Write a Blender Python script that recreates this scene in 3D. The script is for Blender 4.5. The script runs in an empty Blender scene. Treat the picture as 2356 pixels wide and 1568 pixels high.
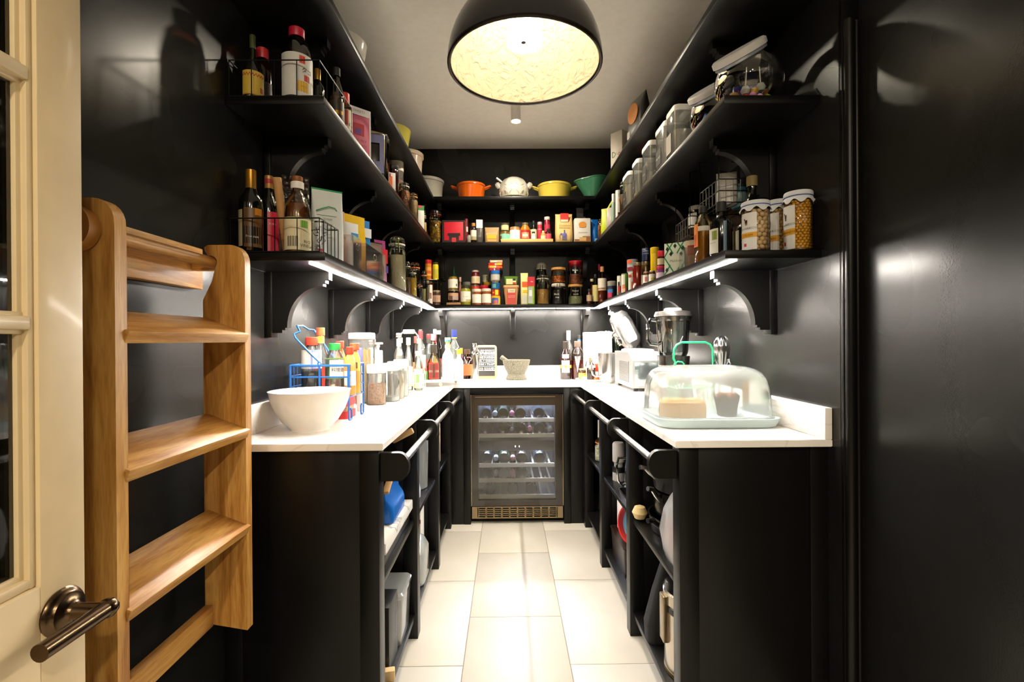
import bpy, bmesh, math, random
from mathutils import Vector, Matrix

random.seed(7)
PI = math.pi
scene = bpy.context.scene
COL = scene.collection

# ---------------------------------------------------------------- camera
FPX, YAW, PITCH, ROLL, EYE = 1093.4, 0.0092, -0.0014, 0.0067, 1.1816
cF = Vector((math.sin(YAW) * math.cos(PITCH), math.cos(YAW) * math.cos(PITCH), math.sin(PITCH)))
cR0 = Vector((math.cos(YAW), -math.sin(YAW), 0))
cU0 = cR0.cross(cF)
cR = math.cos(ROLL) * cR0 - math.sin(ROLL) * cU0
cU = math.sin(ROLL) * cR0 + math.cos(ROLL) * cU0
cam_data = bpy.data.cameras.new('camera')
cam = bpy.data.objects.new('camera', cam_data)
COL.objects.link(cam)
cam.matrix_world = Matrix(((cR.x, cU.x, -cF.x, 0), (cR.y, cU.y, -cF.y, 0), (cR.z, cU.z, -cF.z, EYE), (0, 0, 0, 1)))
cam_data.sensor_fit = 'HORIZONTAL'
cam_data.sensor_width = 36
cam_data.lens = FPX / 2356 * 36
cam_data.clip_start = 0.02
scene.camera = cam

# ---------------------------------------------------------------- light and exposure
world = bpy.data.worlds.new('world')
scene.world = world
world.use_nodes = True
world.node_tree.nodes['Background'].inputs[0].default_value = (1, .86, .66, 1)
world.node_tree.nodes['Background'].inputs[1].default_value = 0.015
vs = scene.view_settings
vs.view_transform = 'Standard'
vs.look = 'None'
vs.exposure = 0.58
vs.gamma = 1.0
vs.use_curve_mapping = False
LED_POWER = 380.0        # radiance of the strips under the lowest shelves
PENDANT = 6.6          # radiance of the diffuser in the pendant
SPOT_W = 58.0            # each ceiling spot: the real one and the added unseen one
KITCHEN_W = 31.0         # each of the kitchen downlights behind the camera


def ray(u, v):
    return cF + cR * ((u - 1178) / FPX) + cU * ((784 - v) / FPX)


def at(u, v, x=None, y=None, z=None):
    """point of the place seen at photo position (u, v) on the plane x, y or z"""
    d = ray(u, v)
    o = Vector((0, 0, EYE))
    k = x / d.x if x is not None else y / d.y if y is not None else (z - EYE) / d.z
    return o + d * k


# ---------------------------------------------------------------- materials
def lin(h):
    h = h.lstrip('#')
    c = [int(h[i:i + 2], 16) / 255 for i in (0, 2, 4)]
    return tuple(x / 12.92 if x <= .04045 else ((x + .055) / 1.055) ** 2.4 for x in c) + (1,)


_M = {}


def new_mat(name):
    m = bpy.data.materials.new(name)
    m.use_nodes = True
    return m, m.node_tree.nodes, m.node_tree.links, m.node_tree.nodes['Principled BSDF']


def mt(col, rough=.45, metal=0, coat=0, var=.06, emit=0, trans=0):
    """plain procedural paint / plastic / paper / metal with a faint tonal noise"""
    key = (col, rough, metal, coat, var, emit, trans)
    if key in _M:
        return _M[key]
    m, N, L, b = new_mat('mat_' + col.lstrip('#'))
    c = lin(col)
    if var:
        no = N.new('ShaderNodeTexNoise'); no.inputs['Scale'].default_value = 30
        tc = N.new('ShaderNodeTexCoord'); L.new(tc.outputs['Object'], no.inputs['Vector'])
        mx = N.new('ShaderNodeMix'); mx.data_type = 'RGBA'
        mx.inputs[6].default_value = tuple(x * (1 - var) for x in c[:3]) + (1,)
        mx.inputs[7].default_value = tuple(min(1, x * (1 + var)) for x in c[:3]) + (1,)
        L.new(no.outputs[0], mx.inputs[0]); L.new(mx.outputs[2], b.inputs['Base Color'])
    else:
        b.inputs['Base Color'].default_value = c
    b.inputs['Roughness'].default_value = rough
    b.inputs['Metallic'].default_value = metal
    b.inputs['Coat Weight'].default_value = coat
    b.inputs['Coat Roughness'].default_value = .1
    if trans:
        b.inputs['Subsurface Weight'].default_value = 0
        b.inputs['Transmission Weight'].default_value = trans
    if emit:
        b.inputs['Emission Color'].default_value = c
        b.inputs['Emission Strength'].default_value = emit
    _M[key] = m
    return m


def glass(col='#f4fbf8', tint=.12, rough=.03, ior=1.45, milk=0.0):
    """thin clear or coloured glass / clear plastic: transparent body with fresnel gloss; milk adds a cloudy diffuse share"""
    key = ('g', col, tint, rough, ior, milk)
    if key in _M:
        return _M[key]
    m, N, L, b = new_mat('glass_' + col.lstrip('#'))
    N.remove(b)
    out = N['Material Output']
    tr = N.new('ShaderNodeBsdfTransparent'); tr.inputs[0].default_value = lin(col)
    gl = N.new('ShaderNodeBsdfGlossy'); gl.inputs['Roughness'].default_value = rough
    fr = N.new('ShaderNodeFresnel'); fr.inputs[0].default_value = ior
    ad = N.new('ShaderNodeMath'); ad.operation = 'ADD'; ad.inputs[1].default_value = tint * .25; ad.use_clamp = True
    L.new(fr.outputs[0], ad.inputs[0])
    mx = N.new('ShaderNodeMixShader')
    L.new(ad.outputs[0], mx.inputs[0])
    if milk:
        di = N.new('ShaderNodeBsdfDiffuse'); di.inputs[0].default_value = lin('#eef1ef')
        tl = N.new('ShaderNodeBsdfTranslucent'); tl.inputs[0].default_value = lin('#eef1ef')
        m0 = N.new('ShaderNodeMixShader'); L.new(di.outputs[0], m0.inputs[1]); L.new(tl.outputs[0], m0.inputs[2])
        m2 = N.new('ShaderNodeMixShader'); m2.inputs[0].default_value = milk
        L.new(tr.outputs[0], m2.inputs[1]); L.new(m0.outputs[0], m2.inputs[2])
        L.new(m2.outputs[0], mx.inputs[1])
    else:
        L.new(tr.outputs[0], mx.inputs[1])
    L.new(gl.outputs[0], mx.inputs[2])
    L.new(mx.outputs[0], out.inputs[0])
    _M[key] = m
    return m


def grain(c1, c2, scale=120, rough=.6, bump=.6, key2=''):
    """loose dry food: voronoi cells in two tones with relief"""
    key = ('gr', c1, c2, scale, rough, bump, key2)
    if key in _M:
        return _M[key]
    m, N, L, b = new_mat('grain_' + c1.lstrip('#'))
    tc = N.new('ShaderNodeTexCoord')
    vo = N.new('ShaderNodeTexVoronoi'); vo.inputs['Scale'].default_value = scale
    L.new(tc.outputs['Object'], vo.inputs['Vector'])
    sp = N.new('ShaderNodeSeparateColor'); L.new(vo.outputs['Color'], sp.inputs[0])
    mx = N.new('ShaderNodeMix'); mx.data_type = 'RGBA'
    mx.inputs[6].default_value = lin(c1); mx.inputs[7].default_value = lin(c2)
    L.new(sp.outputs[0], mx.inputs[0]); L.new(mx.outputs[2], b.inputs['Base Color'])
    bp = N.new('ShaderNodeBump'); bp.inputs['Strength'].default_value = bump; bp.inputs['Distance'].default_value = .6 / scale; bp.invert = True
    L.new(vo.outputs['Distance'], bp.inputs['Height']); L.new(bp.outputs[0], b.inputs['Normal'])
    b.inputs['Roughness'].default_value = rough
    _M[key] = m
    return m


def emitter(name, col, strength):
    m, N, L, b = new_mat(name)
    b.inputs['Base Color'].default_value = (.9, .9, .9, 1)
    b.inputs['Emission Color'].default_value = lin(col)
    b.inputs['Emission Strength'].default_value = strength
    return m


def mat_black(name, col, rough, bump):
    m, N, L, b = new_mat(name)
    tc = N.new('ShaderNodeTexCoord')
    n1 = N.new('ShaderNodeTexNoise'); n1.inputs['Scale'].default_value = 260; n1.inputs['Detail'].default_value = 2
    L.new(tc.outputs['Object'], n1.inputs['Vector'])
    bp = N.new('ShaderNodeBump'); bp.inputs['Strength'].default_value = bump; bp.inputs['Distance'].default_value = .002
    L.new(n1.outputs[0], bp.inputs['Height']); L.new(bp.outputs[0], b.inputs['Normal'])
    n2 = N.new('ShaderNodeTexNoise'); n2.inputs['Scale'].default_value = 3
    L.new(tc.outputs['Object'], n2.inputs['Vector'])
    mr = N.new('ShaderNodeMapRange'); mr.inputs[3].default_value = rough - .03; mr.inputs[4].default_value = rough + .03
    L.new(n2.outputs[0], mr.inputs[0]); L.new(mr.outputs[0], b.inputs['Roughness'])
    b.inputs['Base Color'].default_value = col
    b.inputs['Specular IOR Level'].default_value = .25
    return m


def mat_oak(axis, tone=1.0):
    """pale oiled oak, grain along the given local axis"""
    m, N, L, b = new_mat('oak_' + axis)
    tc = N.new('ShaderNodeTexCoord')
    mp = N.new('ShaderNodeMapping')
    s = {'x': (1.2, 14, 14), 'y': (14, 1.2, 14), 'z': (14, 14, 1.2)}[axis]
    mp.inputs['Scale'].default_value = s
    L.new(tc.outputs['Object'], mp.inputs[0])
    n1 = N.new('ShaderNodeTexNoise'); n1.inputs['Scale'].default_value = 3.2; n1.inputs['Detail'].default_value = 6; n1.inputs['Distortion'].default_value = .8
    L.new(mp.outputs[0], n1.inputs['Vector'])
    n2 = N.new('ShaderNodeTexNoise'); n2.inputs['Scale'].default_value = 22; n2.inputs['Detail'].default_value = 3
    L.new(mp.outputs[0], n2.inputs['Vector'])
    cr = N.new('ShaderNodeValToRGB')
    e = cr.color_ramp.elements
    e[0].position = .3; e[0].color = tuple(x * tone for x in lin('#9a6428')[:3]) + (1,)
    e[1].position = .7; e[1].color = tuple(x * tone for x in lin('#d2a35c')[:3]) + (1,)
    k = e.new(.5); k.color = tuple(x * tone for x in lin('#c08c44')[:3]) + (1,)
    L.new(n1.outputs[0], cr.inputs[0])
    mx = N.new('ShaderNodeMix'); mx.data_type = 'RGBA'; mx.blend_type = 'MULTIPLY'; mx.inputs[0].default_value = .35
    L.new(cr.outputs[0], mx.inputs[6])
    c2 = N.new('ShaderNodeValToRGB'); c2.color_ramp.elements[0].position = .35; c2.color_ramp.elements[0].color = (.45, .36, .28, 1); c2.color_ramp.elements[1].position = .55
    L.new(n2.outputs[0], c2.inputs[0]); L.new(c2.outputs[0], mx.inputs[7])
    L.new(mx.outputs[2], b.inputs['Base Color'])
    bp = N.new('ShaderNodeBump'); bp.inputs['Strength'].default_value = .15; bp.inputs['Distance'].default_value = .001
    L.new(n2.outputs[0], bp.inputs['Height']); L.new(bp.outputs[0], b.inputs['Normal'])
    b.inputs['Roughness'].default_value = .42
    return m


def mat_stone(name, base, vein, vs_, rough, lo=.49, hi=.505):
    m, N, L, b = new_mat(name)
    tc = N.new('ShaderNodeTexCoord')
    n1 = N.new('ShaderNodeTexNoise'); n1.inputs['Scale'].default_value = vs_; n1.inputs['Detail'].default_value = 5; n1.inputs['Distortion'].default_value = 1.2
    L.new(tc.outputs['Object'], n1.inputs['Vector'])
    cr = N.new('ShaderNodeValToRGB')
    e = cr.color_ramp.elements
    e[0].position = lo; e[0].color = lin(base)
    e[1].position = hi + (hi - lo); e[1].color = lin(base)
    k = e.new(hi); k.color = lin(vein)
    L.new(n1.outputs[0], cr.inputs[0]); L.new(cr.outputs[0], b.inputs['Base Color'])
    b.inputs['Roughness'].default_value = rough
    return m


BLACK = mat_black('black_paint', (.0105, .0105, .010, 1), .27, .05)
BLACKJ = mat_black('black_joinery', (.0042, .004, .0038, 1), .33, .015)
OAKX, OAKY, OAKZ = mat_oak('x'), mat_oak('y'), mat_oak('z')
QUARTZ = mat_stone('white_quartz', '#efece8', '#dedad4', 3.0, .22)
WHITE = mt('#f2f0ec', .4)
PAPER = mt('#efece2', .6)
STEEL = mt('#c9c9c8', .22, 1)
CHROME = mt('#dcdcdc', .1, 1)
WIREB = mt('#060606', .35)
CLEAR = glass()
INK = mt('#1a1a1c', .6)


# ---------------------------------------------------------------- mesh helpers
def jn(*gs):
    V, Fc = [], []
    for v, f in gs:
        o = len(V)
        V += [tuple(p) for p in v]
        Fc += [tuple(i + o for i in q) for q in f]
    return V, Fc


def mv(g, d=(0, 0, 0), rz=0, rx=0, ry=0, s=1):
    M = Matrix.Translation(d) @ Matrix.Rotation(rz, 4, 'Z') @ Matrix.Rotation(ry, 4, 'Y') @ Matrix.Rotation(rx, 4, 'X')
    if not isinstance(s, (int, float)):
        M = M @ Matrix.Diagonal((s[0], s[1], s[2], 1))
    elif s != 1:
        M = M @ Matrix.Scale(s, 4)
    return [tuple(M @ Vector(p)) for p in g[0]], g[1]


def box(x0, x1, y0, y1, z0, z1, bev=0.0):
    if bev <= 0:
        V = [(x, y, z) for z in (z0, z1) for y in (y0, y1) for x in (x0, x1)]
        return V, [(0, 2, 3, 1), (4, 5, 7, 6), (0, 1, 5, 4), (2, 6, 7, 3), (0, 4, 6, 2), (1, 3, 7, 5)]
    b = min(bev, (x1 - x0) * .49, (y1 - y0) * .49, (z1 - z0) * .49)
    bm = bmesh.new()
    bmesh.ops.create_cube(bm, size=1)
    for v in bm.verts:
        v.co = Vector(((x0 + x1) / 2 + v.co.x * (x1 - x0), (y0 + y1) / 2 + v.co.y * (y1 - y0), (z0 + z1) / 2 + v.co.z * (z1 - z0)))
    bmesh.ops.bevel(bm, geom=list(bm.edges), offset=b, segments=2, profile=.5, affect='EDGES')
    bm.verts.index_update()
    V = [tuple(v.co) for v in bm.verts]
    Fc = [tuple(v.index for v in f.verts) for f in bm.faces]
    bm.free()
    return V, Fc


def lathe(prof, n=20, sx=1.0, sy=1.0):
    """surface of revolution about z; points with r = 0 become poles"""
    V, Fc, rings = [], [], []
    for r, z in prof:
        if r <= 1e-6:
            V.append((0, 0, z)); rings.append([len(V) - 1])
        else:
            o = len(V)
            V += [(r * sx * math.cos(2 * PI * i / n), r * sy * math.sin(2 * PI * i / n), z) for i in range(n)]
            rings.append(list(range(o, o + n)))
    for a, b in zip(rings, rings[1:]):
        for i in range(n):
            j = (i + 1) % n
            if len(a) == 1 and len(b) == 1:
                continue
            if len(a) == 1:
                Fc.append((a[0], b[j], b[i]))
            elif len(b) == 1:
                Fc.append((a[i], a[j], b[0]))
            else:
                Fc.append((a[i], a[j], b[j], b[i]))
    return V, Fc


def cyl(r, z0, z1, n=20, x=0, y=0, r2=None):
    r2 = r if r2 is None else r2
    return mv(lathe([(0, z0), (r, z0), (r2, z1), (0, z1)], n), (x, y, 0))


def rr(hx, hy, r, k=4):
    r = min(r, hx * .999, hy * .999)
    P = []
    for cx, cy, a0 in ((hx - r, hy - r, 0), (-hx + r, hy - r, PI / 2), (-hx + r, -hy + r, PI), (hx - r, -hy + r, 1.5 * PI)):
        P += [(cx + r * math.cos(a0 + PI / 2 * i / k), cy + r * math.sin(a0 + PI / 2 * i / k)) for i in range(k + 1)]
    return P


def loft(secs, k=4, caps=(1, 1)):
    """stack of rounded rectangles (z, hx, hy, r[, dx, dy])"""
    V, Fc, n = [], [], 4 * (k + 1)
    for s in secs:
        z, hx, hy, r = s[:4]
        dx, dy = (s[4], s[5]) if len(s) > 4 else (0, 0)
        V += [(x + dx, y + dy, z) for x, y in rr(hx, hy, r, k)]
    for a in range(len(secs) - 1):
        for i in range(n):
            j = (i + 1) % n
            Fc.append((a * n + i, a * n + j, a * n + n + j, a * n + n + i))
    if caps[0]:
        Fc.append(tuple(reversed(range(n))))
    if caps[1]:
        Fc.append(tuple(range(len(V) - n, len(V))))
    return V, Fc


def tube(path, r, n=6, closed=False):
    P = [Vector(p) for p in path]
    V, Fc, m = [], [], len(P)
    up = None
    for i, p in enumerate(P):
        if closed:
            t = (P[(i + 1) % m] - P[i - 1])
        else:
            t = P[min(i + 1, m - 1)] - P[max(i - 1, 0)]
        t = t.normalized() if t.length > 1e-9 else Vector((0, 0, 1))
        if up is None:
            up = Vector((0, 0, 1)) if abs(t.z) < .9 else Vector((1, 0, 0))
        a = up - t * up.dot(t)
        if a.length < 1e-6:
            a = t.orthogonal()
        a.normalize(); up = a
        b = t.cross(a)
        V += [tuple(p + (a * math.cos(2 * PI * k / n) + b * math.sin(2 * PI * k / n)) * r) for k in range(n)]
    for i in range(m if closed else m - 1):
        i2 = (i + 1) % m
        for k in range(n):
            k2 = (k + 1) % n
            Fc.append((i * n + k, i * n + k2, i2 * n + k2, i2 * n + k))
    if not closed:
        Fc += [tuple(reversed(range(n))), tuple(range((m - 1) * n, m * n))]
    return V, Fc


def prism(poly, t0, t1, axis='y'):
    """polygon (a, b) extruded along an axis: y -> (a, t, b), x -> (t, a, b), z -> (a, b, t)"""
    f = {'y': lambda a, b, t: (a, t, b), 'x': lambda a, b, t: (t, a, b), 'z': lambda a, b, t: (a, b, t)}[axis]
    n = len(poly)
    V = [f(a, b, t0) for a, b in poly] + [f(a, b, t1) for a, b in poly]
    Fc = [tuple(range(n)), tuple(reversed(range(n, 2 * n)))]
    Fc += [(i, n + i, n + (i + 1) % n, (i + 1) % n) for i in range(n)]
    return V, Fc


def wrap(r, z0, z1, a0, a1, n=10, th=.0004):
    """paper label round a cylinder, angles in degrees with 0 facing the front (-y)"""
    V, Fc = [], []
    for i in range(n + 1):
        a = math.radians(a0 + (a1 - a0) * i / n) - PI / 2
        for rad in (r + th, r):
            for z in (z0, z1):
                V.append((rad * math.cos(a), rad * math.sin(a), z))
    for i in range(n):
        o = i * 4
        Fc += [(o, o + 4, o + 5, o + 1), (o + 2, o + 3, o + 7, o + 6), (o + 1, o + 5, o + 7, o + 3), (o, o + 2, o + 6, o + 4)]
    Fc += [(0, 1, 3, 2), (4 * n, 4 * n + 2, 4 * n + 3, 4 * n + 1)]
    return V, Fc


_T = {}


def text(s, size, al='CENTER'):
    """flat lettering in the xz plane facing -y, baseline at z = 0"""
    key = (s, al)
    if key not in _T:
        cu = bpy.data.curves.new('lettering', 'FONT')
        cu.body = s; cu.size = 1; cu.align_x = al; cu.resolution_u = 1
        o = bpy.data.objects.new('lettering', cu)
        COL.objects.link(o)
        bpy.context.view_layer.update()
        me = o.to_mesh()
        _T[key] = ([(v.co.x, v.co.y) for v in me.vertices], [tuple(p.vertices) for p in me.polygons])
        o.to_mesh_clear()
        bpy.data.objects.remove(o)
        bpy.data.curves.remove(cu)
    V, Fc = _T[key]
    return [(x * size, 0, y * size) for x, y in V], Fc


def bend(g, r, ang=0, z=0):
    """lettering bent round a cylinder of radius r"""
    V = []
    for x, y, zz in g[0]:
        a = x / r + math.radians(ang) - PI / 2
        V.append((r * math.cos(a), r * math.sin(a), zz + z))
    return V, g[1]


def obj(name, g, mat, parent=None, loc=None, rz=0, sharp=35, kind=None, label=None, rot=None):
    me = bpy.data.meshes.new(name)
    me.from_pydata(g[0], [], g[1])
    me.polygons.foreach_set('use_smooth', [True] * len(me.polygons))
    me.update()
    me.set_sharp_from_angle(angle=math.radians(sharp))
    me.materials.append(mat)
    o = bpy.data.objects.new(name, me)
    COL.objects.link(o)
    if parent is not None:
        o.parent = parent
    if loc is not None:
        o.location = loc
    if rz:
        o.rotation_euler = (0, 0, rz)
    if rot:
        o.rotation_euler = rot
    if kind:
        o['kind'] = kind
    if label:
        o['label'] = label
    return o


def tag(o, label, cat, group=None):
    o['label'] = label
    o['category'] = cat
    if group:
        o['group'] = group
    return o


def thing(name, label, cat, loc=(0, 0, 0), rz=0, group=None, rot=None):
    o = bpy.data.objects.new(name, None)
    o.empty_display_size = .02
    COL.objects.link(o)
    o.location = loc
    o.rotation_euler = rot if rot else (0, 0, rz)
    return tag(o, label, cat, group)


def struct(name, g, mat, **k):
    return obj(name, g, mat, kind='structure', **k)


def dup(root, loc, rz, label=None, group=None):
    def cp(o, par):
        c = o.copy(); COL.objects.link(c); c.parent = par
        for ch in KIDS.get(o.name, []):
            cp(ch, c)
        return c
    KIDS = {}
    for o in COL.objects:
        if o.parent:
            KIDS.setdefault(o.parent.name, []).append(o)
    r = cp(root, None)
    r.location = loc; r.rotation_euler = (0, 0, rz)
    if label:
        r['label'] = label
    if group:
        r['group'] = group
    return r

# ================================================================ the room
XL, XR = -.796, .9015          # side walls
YB, ZC = 3.652, 2.652          # back wall, ceiling
CX0, CX1 = -.3456, .4631       # worktop front edges
YN, YF = 1.312, 3.032          # near end of the worktop, front of the back run
SX0, SX1, SYN, SYF = -.517, .624, 1.355, 3.372   # shelf fronts
SZ = [(1.412, 1.436), (1.855, 1.879), (2.180, 2.204)]  # underside and top of the three tiers
WT = .9

struct('wall_left', box(XL - .1, XL, -.7, YB + .1, 0, ZC + .1), BLACK)
struct('wall_back', box(XL - .1, XR + .2, YB, YB + .1, 0, ZC + .1), BLACK)
struct('wall_right', box(XR, XR + .2, 1.28, YB, 0, ZC), BLACK)
struct('wall_right_entrance', box(.947, 1.1, -.7, 1.28, 0, ZC), BLACK)
struct('ceiling', box(-2.6, 2.6, -4.6, YB + .1, ZC, ZC + .1), mt('#fbf7ef', .8))
# casing where the side wall steps out to the entrance
cas = struct('trim_1', box(XR + .0005, .9465, 1.268, 1.2795, 0, 2.6, .001), BLACKJ)
obj('bead', jn(mv(cyl(.0125, 0, 2.03, 20), (.916, 1.262, 0)), mv(cyl(.006, 0, 2.03, 12), (.938, 1.264, 0))), BLACKJ, cas)

# floor: pale limestone tiles in running bond on a grout bed
fl = struct('floor', box(-2.6, 2.6, -4.6, YB + .1, -.05, -.004), mt('#8f887a', .8))
TILE = []
for i_, (a, b_) in enumerate((('#bfbab1', '#b7b2a7'), ('#bcb7ad', '#b5b0a5'), ('#c1bdb4', '#bab5ab'))):
    m_, N_, L_, p_ = new_mat('limestone_%d' % i_)
    tc_ = N_.new('ShaderNodeTexCoord'); n_ = N_.new('ShaderNodeTexNoise'); n_.inputs['Scale'].default_value = 4; n_.inputs['Detail'].default_value = 6
    L_.new(tc_.outputs['Object'], n_.inputs['Vector'])
    c_ = N_.new('ShaderNodeValToRGB'); c_.color_ramp.elements[0].position = .35; c_.color_ramp.elements[0].color = lin(b_)
    c_.color_ramp.elements[1].position = .65; c_.color_ramp.elements[1].color = lin(a)
    L_.new(n_.outputs[0], c_.inputs[0]); L_.new(c_.outputs[0], p_.inputs['Base Color'])
    p_.inputs['Roughness'].default_value = .42
    TILE.append(m_)
jx0 = at(1081, 1418, z=0).x
jx1 = at(1291, 1417, z=0).x
tw, tl = jx1 - jx0, .612
jm = at(1186, 1417.5, z=0).y          # a cross joint of the middle column
js = at(1000, 1336, z=0).y            # a cross joint of its neighbours
tmesh = {}
for c in range(-2, 4):
    x0, x1 = jx0 + c * tw + .0015, jx0 + (c + 1) * tw - .0015
    x0, x1 = max(x0, XL + .001), min(x1, XR + .07)
    if x1 - x0 < .02:
        continue
    for r in range(-6, 5):
        y0 = (jm if c % 2 == 0 else js) + r * tl + .0015
        y1 = min(y0 + tl - .003, YB - .001)
        if y1 - y0 < .02 or y1 < -.6:
            continue
        obj('tile', mv(box(x0, x1, y0, y1, -.012, 0, .0012), (-x0, -y0, 0)), TILE[(c * 5 + r * 3) % 3], fl, loc=(x0, y0, random.uniform(-.0004, 0)))

# ---------------------------------------------------------------- worktop
wb = []
def slab(x0, x1, y0, y1):
    return box(x0, x1, y0, y1, WT - .02, WT, .0012)
U = [(XL + .001, YN), (CX0, YN), (CX0, YF), (CX1, YF), (CX1, YN), (XR - .001, YN), (XR - .001, YB - .001), (XL + .001, YB - .001)]
bm = bmesh.new()
vs0 = [bm.verts.new((x, y, WT - .02)) for x, y in U]
f0 = bm.faces.new(vs0)
ex = bmesh.ops.extrude_face_region(bm, geom=[f0])
bmesh.ops.translate(bm, vec=(0, 0, .02), verts=[v for v in ex['geom'] if isinstance(v, bmesh.types.BMVert)])
bmesh.ops.recalc_face_normals(bm, faces=bm.faces)
bmesh.ops.bevel(bm, geom=[e for e in bm.edges if abs(e.verts[0].co.z - e.verts[1].co.z) < 1e-6], offset=.0015, segments=2, affect='EDGES')
bm.verts.index_update()
g = ([tuple(v.co) for v in bm.verts], [tuple(v.index for v in f.verts) for f in bm.faces])
bm.free()
wt = tag(obj('worktop', g, QUARTZ), 'white quartz worktop running round three sides of the pantry', 'worktop')
UH = .088
for n_, gb in (('left wall', box(XL + .001, XL + .021, YN, YB - .001, WT + .0005, WT + UH, .001)), ('right wall', box(XR - .021, XR - .001, YN, YB - .001, WT + .0005, WT + UH, .001)), ('back wall', box(XL + .0215, XR - .0215, YB - .021, YB - .001, WT + .0005, WT + UH, .001))):
    tag(obj('upstand', gb, QUARTZ), 'white quartz upstand along the %s above the worktop' % n_, 'upstand')

# ---------------------------------------------------------------- open base units
PY = [1.334, 1.887, 2.459, 2.985]
PW = .055
def base_unit(side):
    s = -1 if side == 'left' else 1
    xf = CX0 - .018 if s < 0 else CX1 + .018      # aisle face of the posts
    xw = XL + .002 if s < 0 else XR - .002
    L = 'black open-fronted base unit under the %s worktop' % side
    t = thing('open_base_unit', L + (', beside the oak ladder' if s < 0 else ', with the cake box above it'), 'cabinet', ((xf + xw) / 2, YN, 0))
    ox = (xf + xw) / 2
    def P(x0, x1, y0, y1, z0, z1, bev=.0015):
        a, b = sorted((x0 - ox, x1 - ox))
        return box(a, b, y0 - YN, y1 - YN, z0, z1, bev)
    for k, y in enumerate(PY):
        obj('post', P(xf, xf - s * -PW, y, y + PW, 0, WT - .021), BLACKJ, t)
    obj('post', P(xw, xw - s * PW * .85, PY[0], PY[0] + PW, 0, WT - .021), BLACKJ, t)
    obj('end_panel', P(xf + s * PW, xw - s * PW * .85, PY[0] + .006, PY[0] + .024, 0, WT - .021, .001), BLACKJ, t)
    obj('back_panel', P(xw, xw - s * .012, PY[0] + PW, YF, .06, WT - .021, .0005), BLACKJ, t)
    for k in range(3):
        y0, y1 = PY[k] + PW * .4, (PY[k + 1] + PW * .4 if k < 2 else PY[3] + .05)
        for z in (.098, .474):
            obj('shelf', P(xf + s * .012, xw - s * .013, y0, y1, z - .02, z), BLACKJ, t)
    obj('plinth', P(xf + s * .05, xf + s * .065, PY[0] + PW, YF, 0, .078, .0005), BLACKJ, t)
    for k in range(2):
        obj('divider', P(xf + s * PW, xw - s * .013, PY[k + 1] + .015, PY[k + 1] + .033, 0, WT - .021, .0005), BLACKJ, t)
    # rail for hooking on the ladder
    r = thing('ladder_rail', 'steel rail on rounded black brackets along the %s base unit' % side, 'rail', (xf, YN, .825), group='ladder rails along the base units')
    for k, y in enumerate(PY):
        pl = [(.002, -.04), (.002, .04), (.052, .04)]
        pl += [(.052 + .03 * math.sin(a), .04 * math.cos(a)) for a in [PI * i / 12 for i in range(1, 12)]]
        pl += [(.052, -.04)]
        pl = [(-s * a, b) for a, b in pl]
        g = prism(pl, y + .014 - YN, y + .034 - YN, 'y')
        obj('bracket', g, BLACKJ, r, sharp=30)
    obj('rod', tube([(-s * .052, PY[0] + .03 - YN, 0), (-s * .052, PY[3] + .02 - YN, 0)], .0115, 14), STEEL, r)
    return t
base_unit('left')
base_unit('right')

# ---------------------------------------------------------------- back run: housing round the wine cooler
FX0, FX1 = at(1083, 1000, y=YF + .03).x, at(1296, 1000, y=YF + .03).x
hs = thing('cooler_housing', 'black painted frame of posts and rail round the wine cooler', 'cabinet', ((FX0 + FX1) / 2, YF, 0))
ox = (FX0 + FX1) / 2
def HP(n, x0, x1, y0, y1, z0, z1):
    obj(n, box(x0 - ox, x1 - ox, y0 - YF, y1 - YF, z0, z1, .0015), BLACKJ, hs)
HP('post', FX0 - .045, FX0 - .002, YF + .022, YF + .3, 0, WT - .021)
HP('post', FX1 + .002, FX1 + .045, YF + .022, YF + .3, 0, WT - .021)
HP('side_panel', CX0 - .055, FX0 - .0465, YF + .026, YF + .046, 0, WT - .021)
HP('side_panel', FX1 + .0465, CX1 + .055, YF + .026, YF + .046, 0, WT - .021)
HP('top_rail', FX0 - .002, FX1 + .002, YF + .022, YF + .3, WT - .061, WT - .021)
HP('plinth', FX0 - .002, FX1 + .002, YF + .08, YF + .095, 0, .04)

# ---------------------------------------------------------------- wall shelves, corbels and LED strips
LEDM = emitter('led_strip_light', '#fff6ea', LED_POWER)
CB = [(0, 0), (.188, 0), (.188, -.026), (.176, -.026), (.176, -.037), (.168, -.037), (.168, -.047)]
CB += [(.165 - .115 * math.cos(a), -.183 + .136 * math.sin(a)) for a in [PI / 2 * (1 - i / 12) for i in range(13)]]
CB += [(.044, -.183), (.044, -.19), (.034, -.19), (.034, -.2), (0, -.2)]
cor_me = prism([(a + .02, b) for a, b in CB], -.015, .015, 'y')
cor_bk = box(0, .022, -.022, .022, -.215, 0, .002)
corbel_mesh = None
def corbels(t, pts):
    global corbel_mesh
    for x, y, z, rz in pts:
        if corbel_mesh is None:
            c = obj('corbel', cor_me, BLACKJ, t, sharp=25)
            b = obj('back_plate', cor_bk, BLACKJ, c)
            corbel_mesh = (c.data, b.data)
        else:
            c = bpy.data.objects.new('corbel', corbel_mesh[0]); COL.objects.link(c); c.parent = t
            b = bpy.data.objects.new('back_plate', corbel_mesh[1]); COL.objects.link(b); b.parent = c
        c.location = (x, y, z); c.rotation_euler = (0, 0, rz)
TN = ('lowest', 'middle', 'top')
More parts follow.
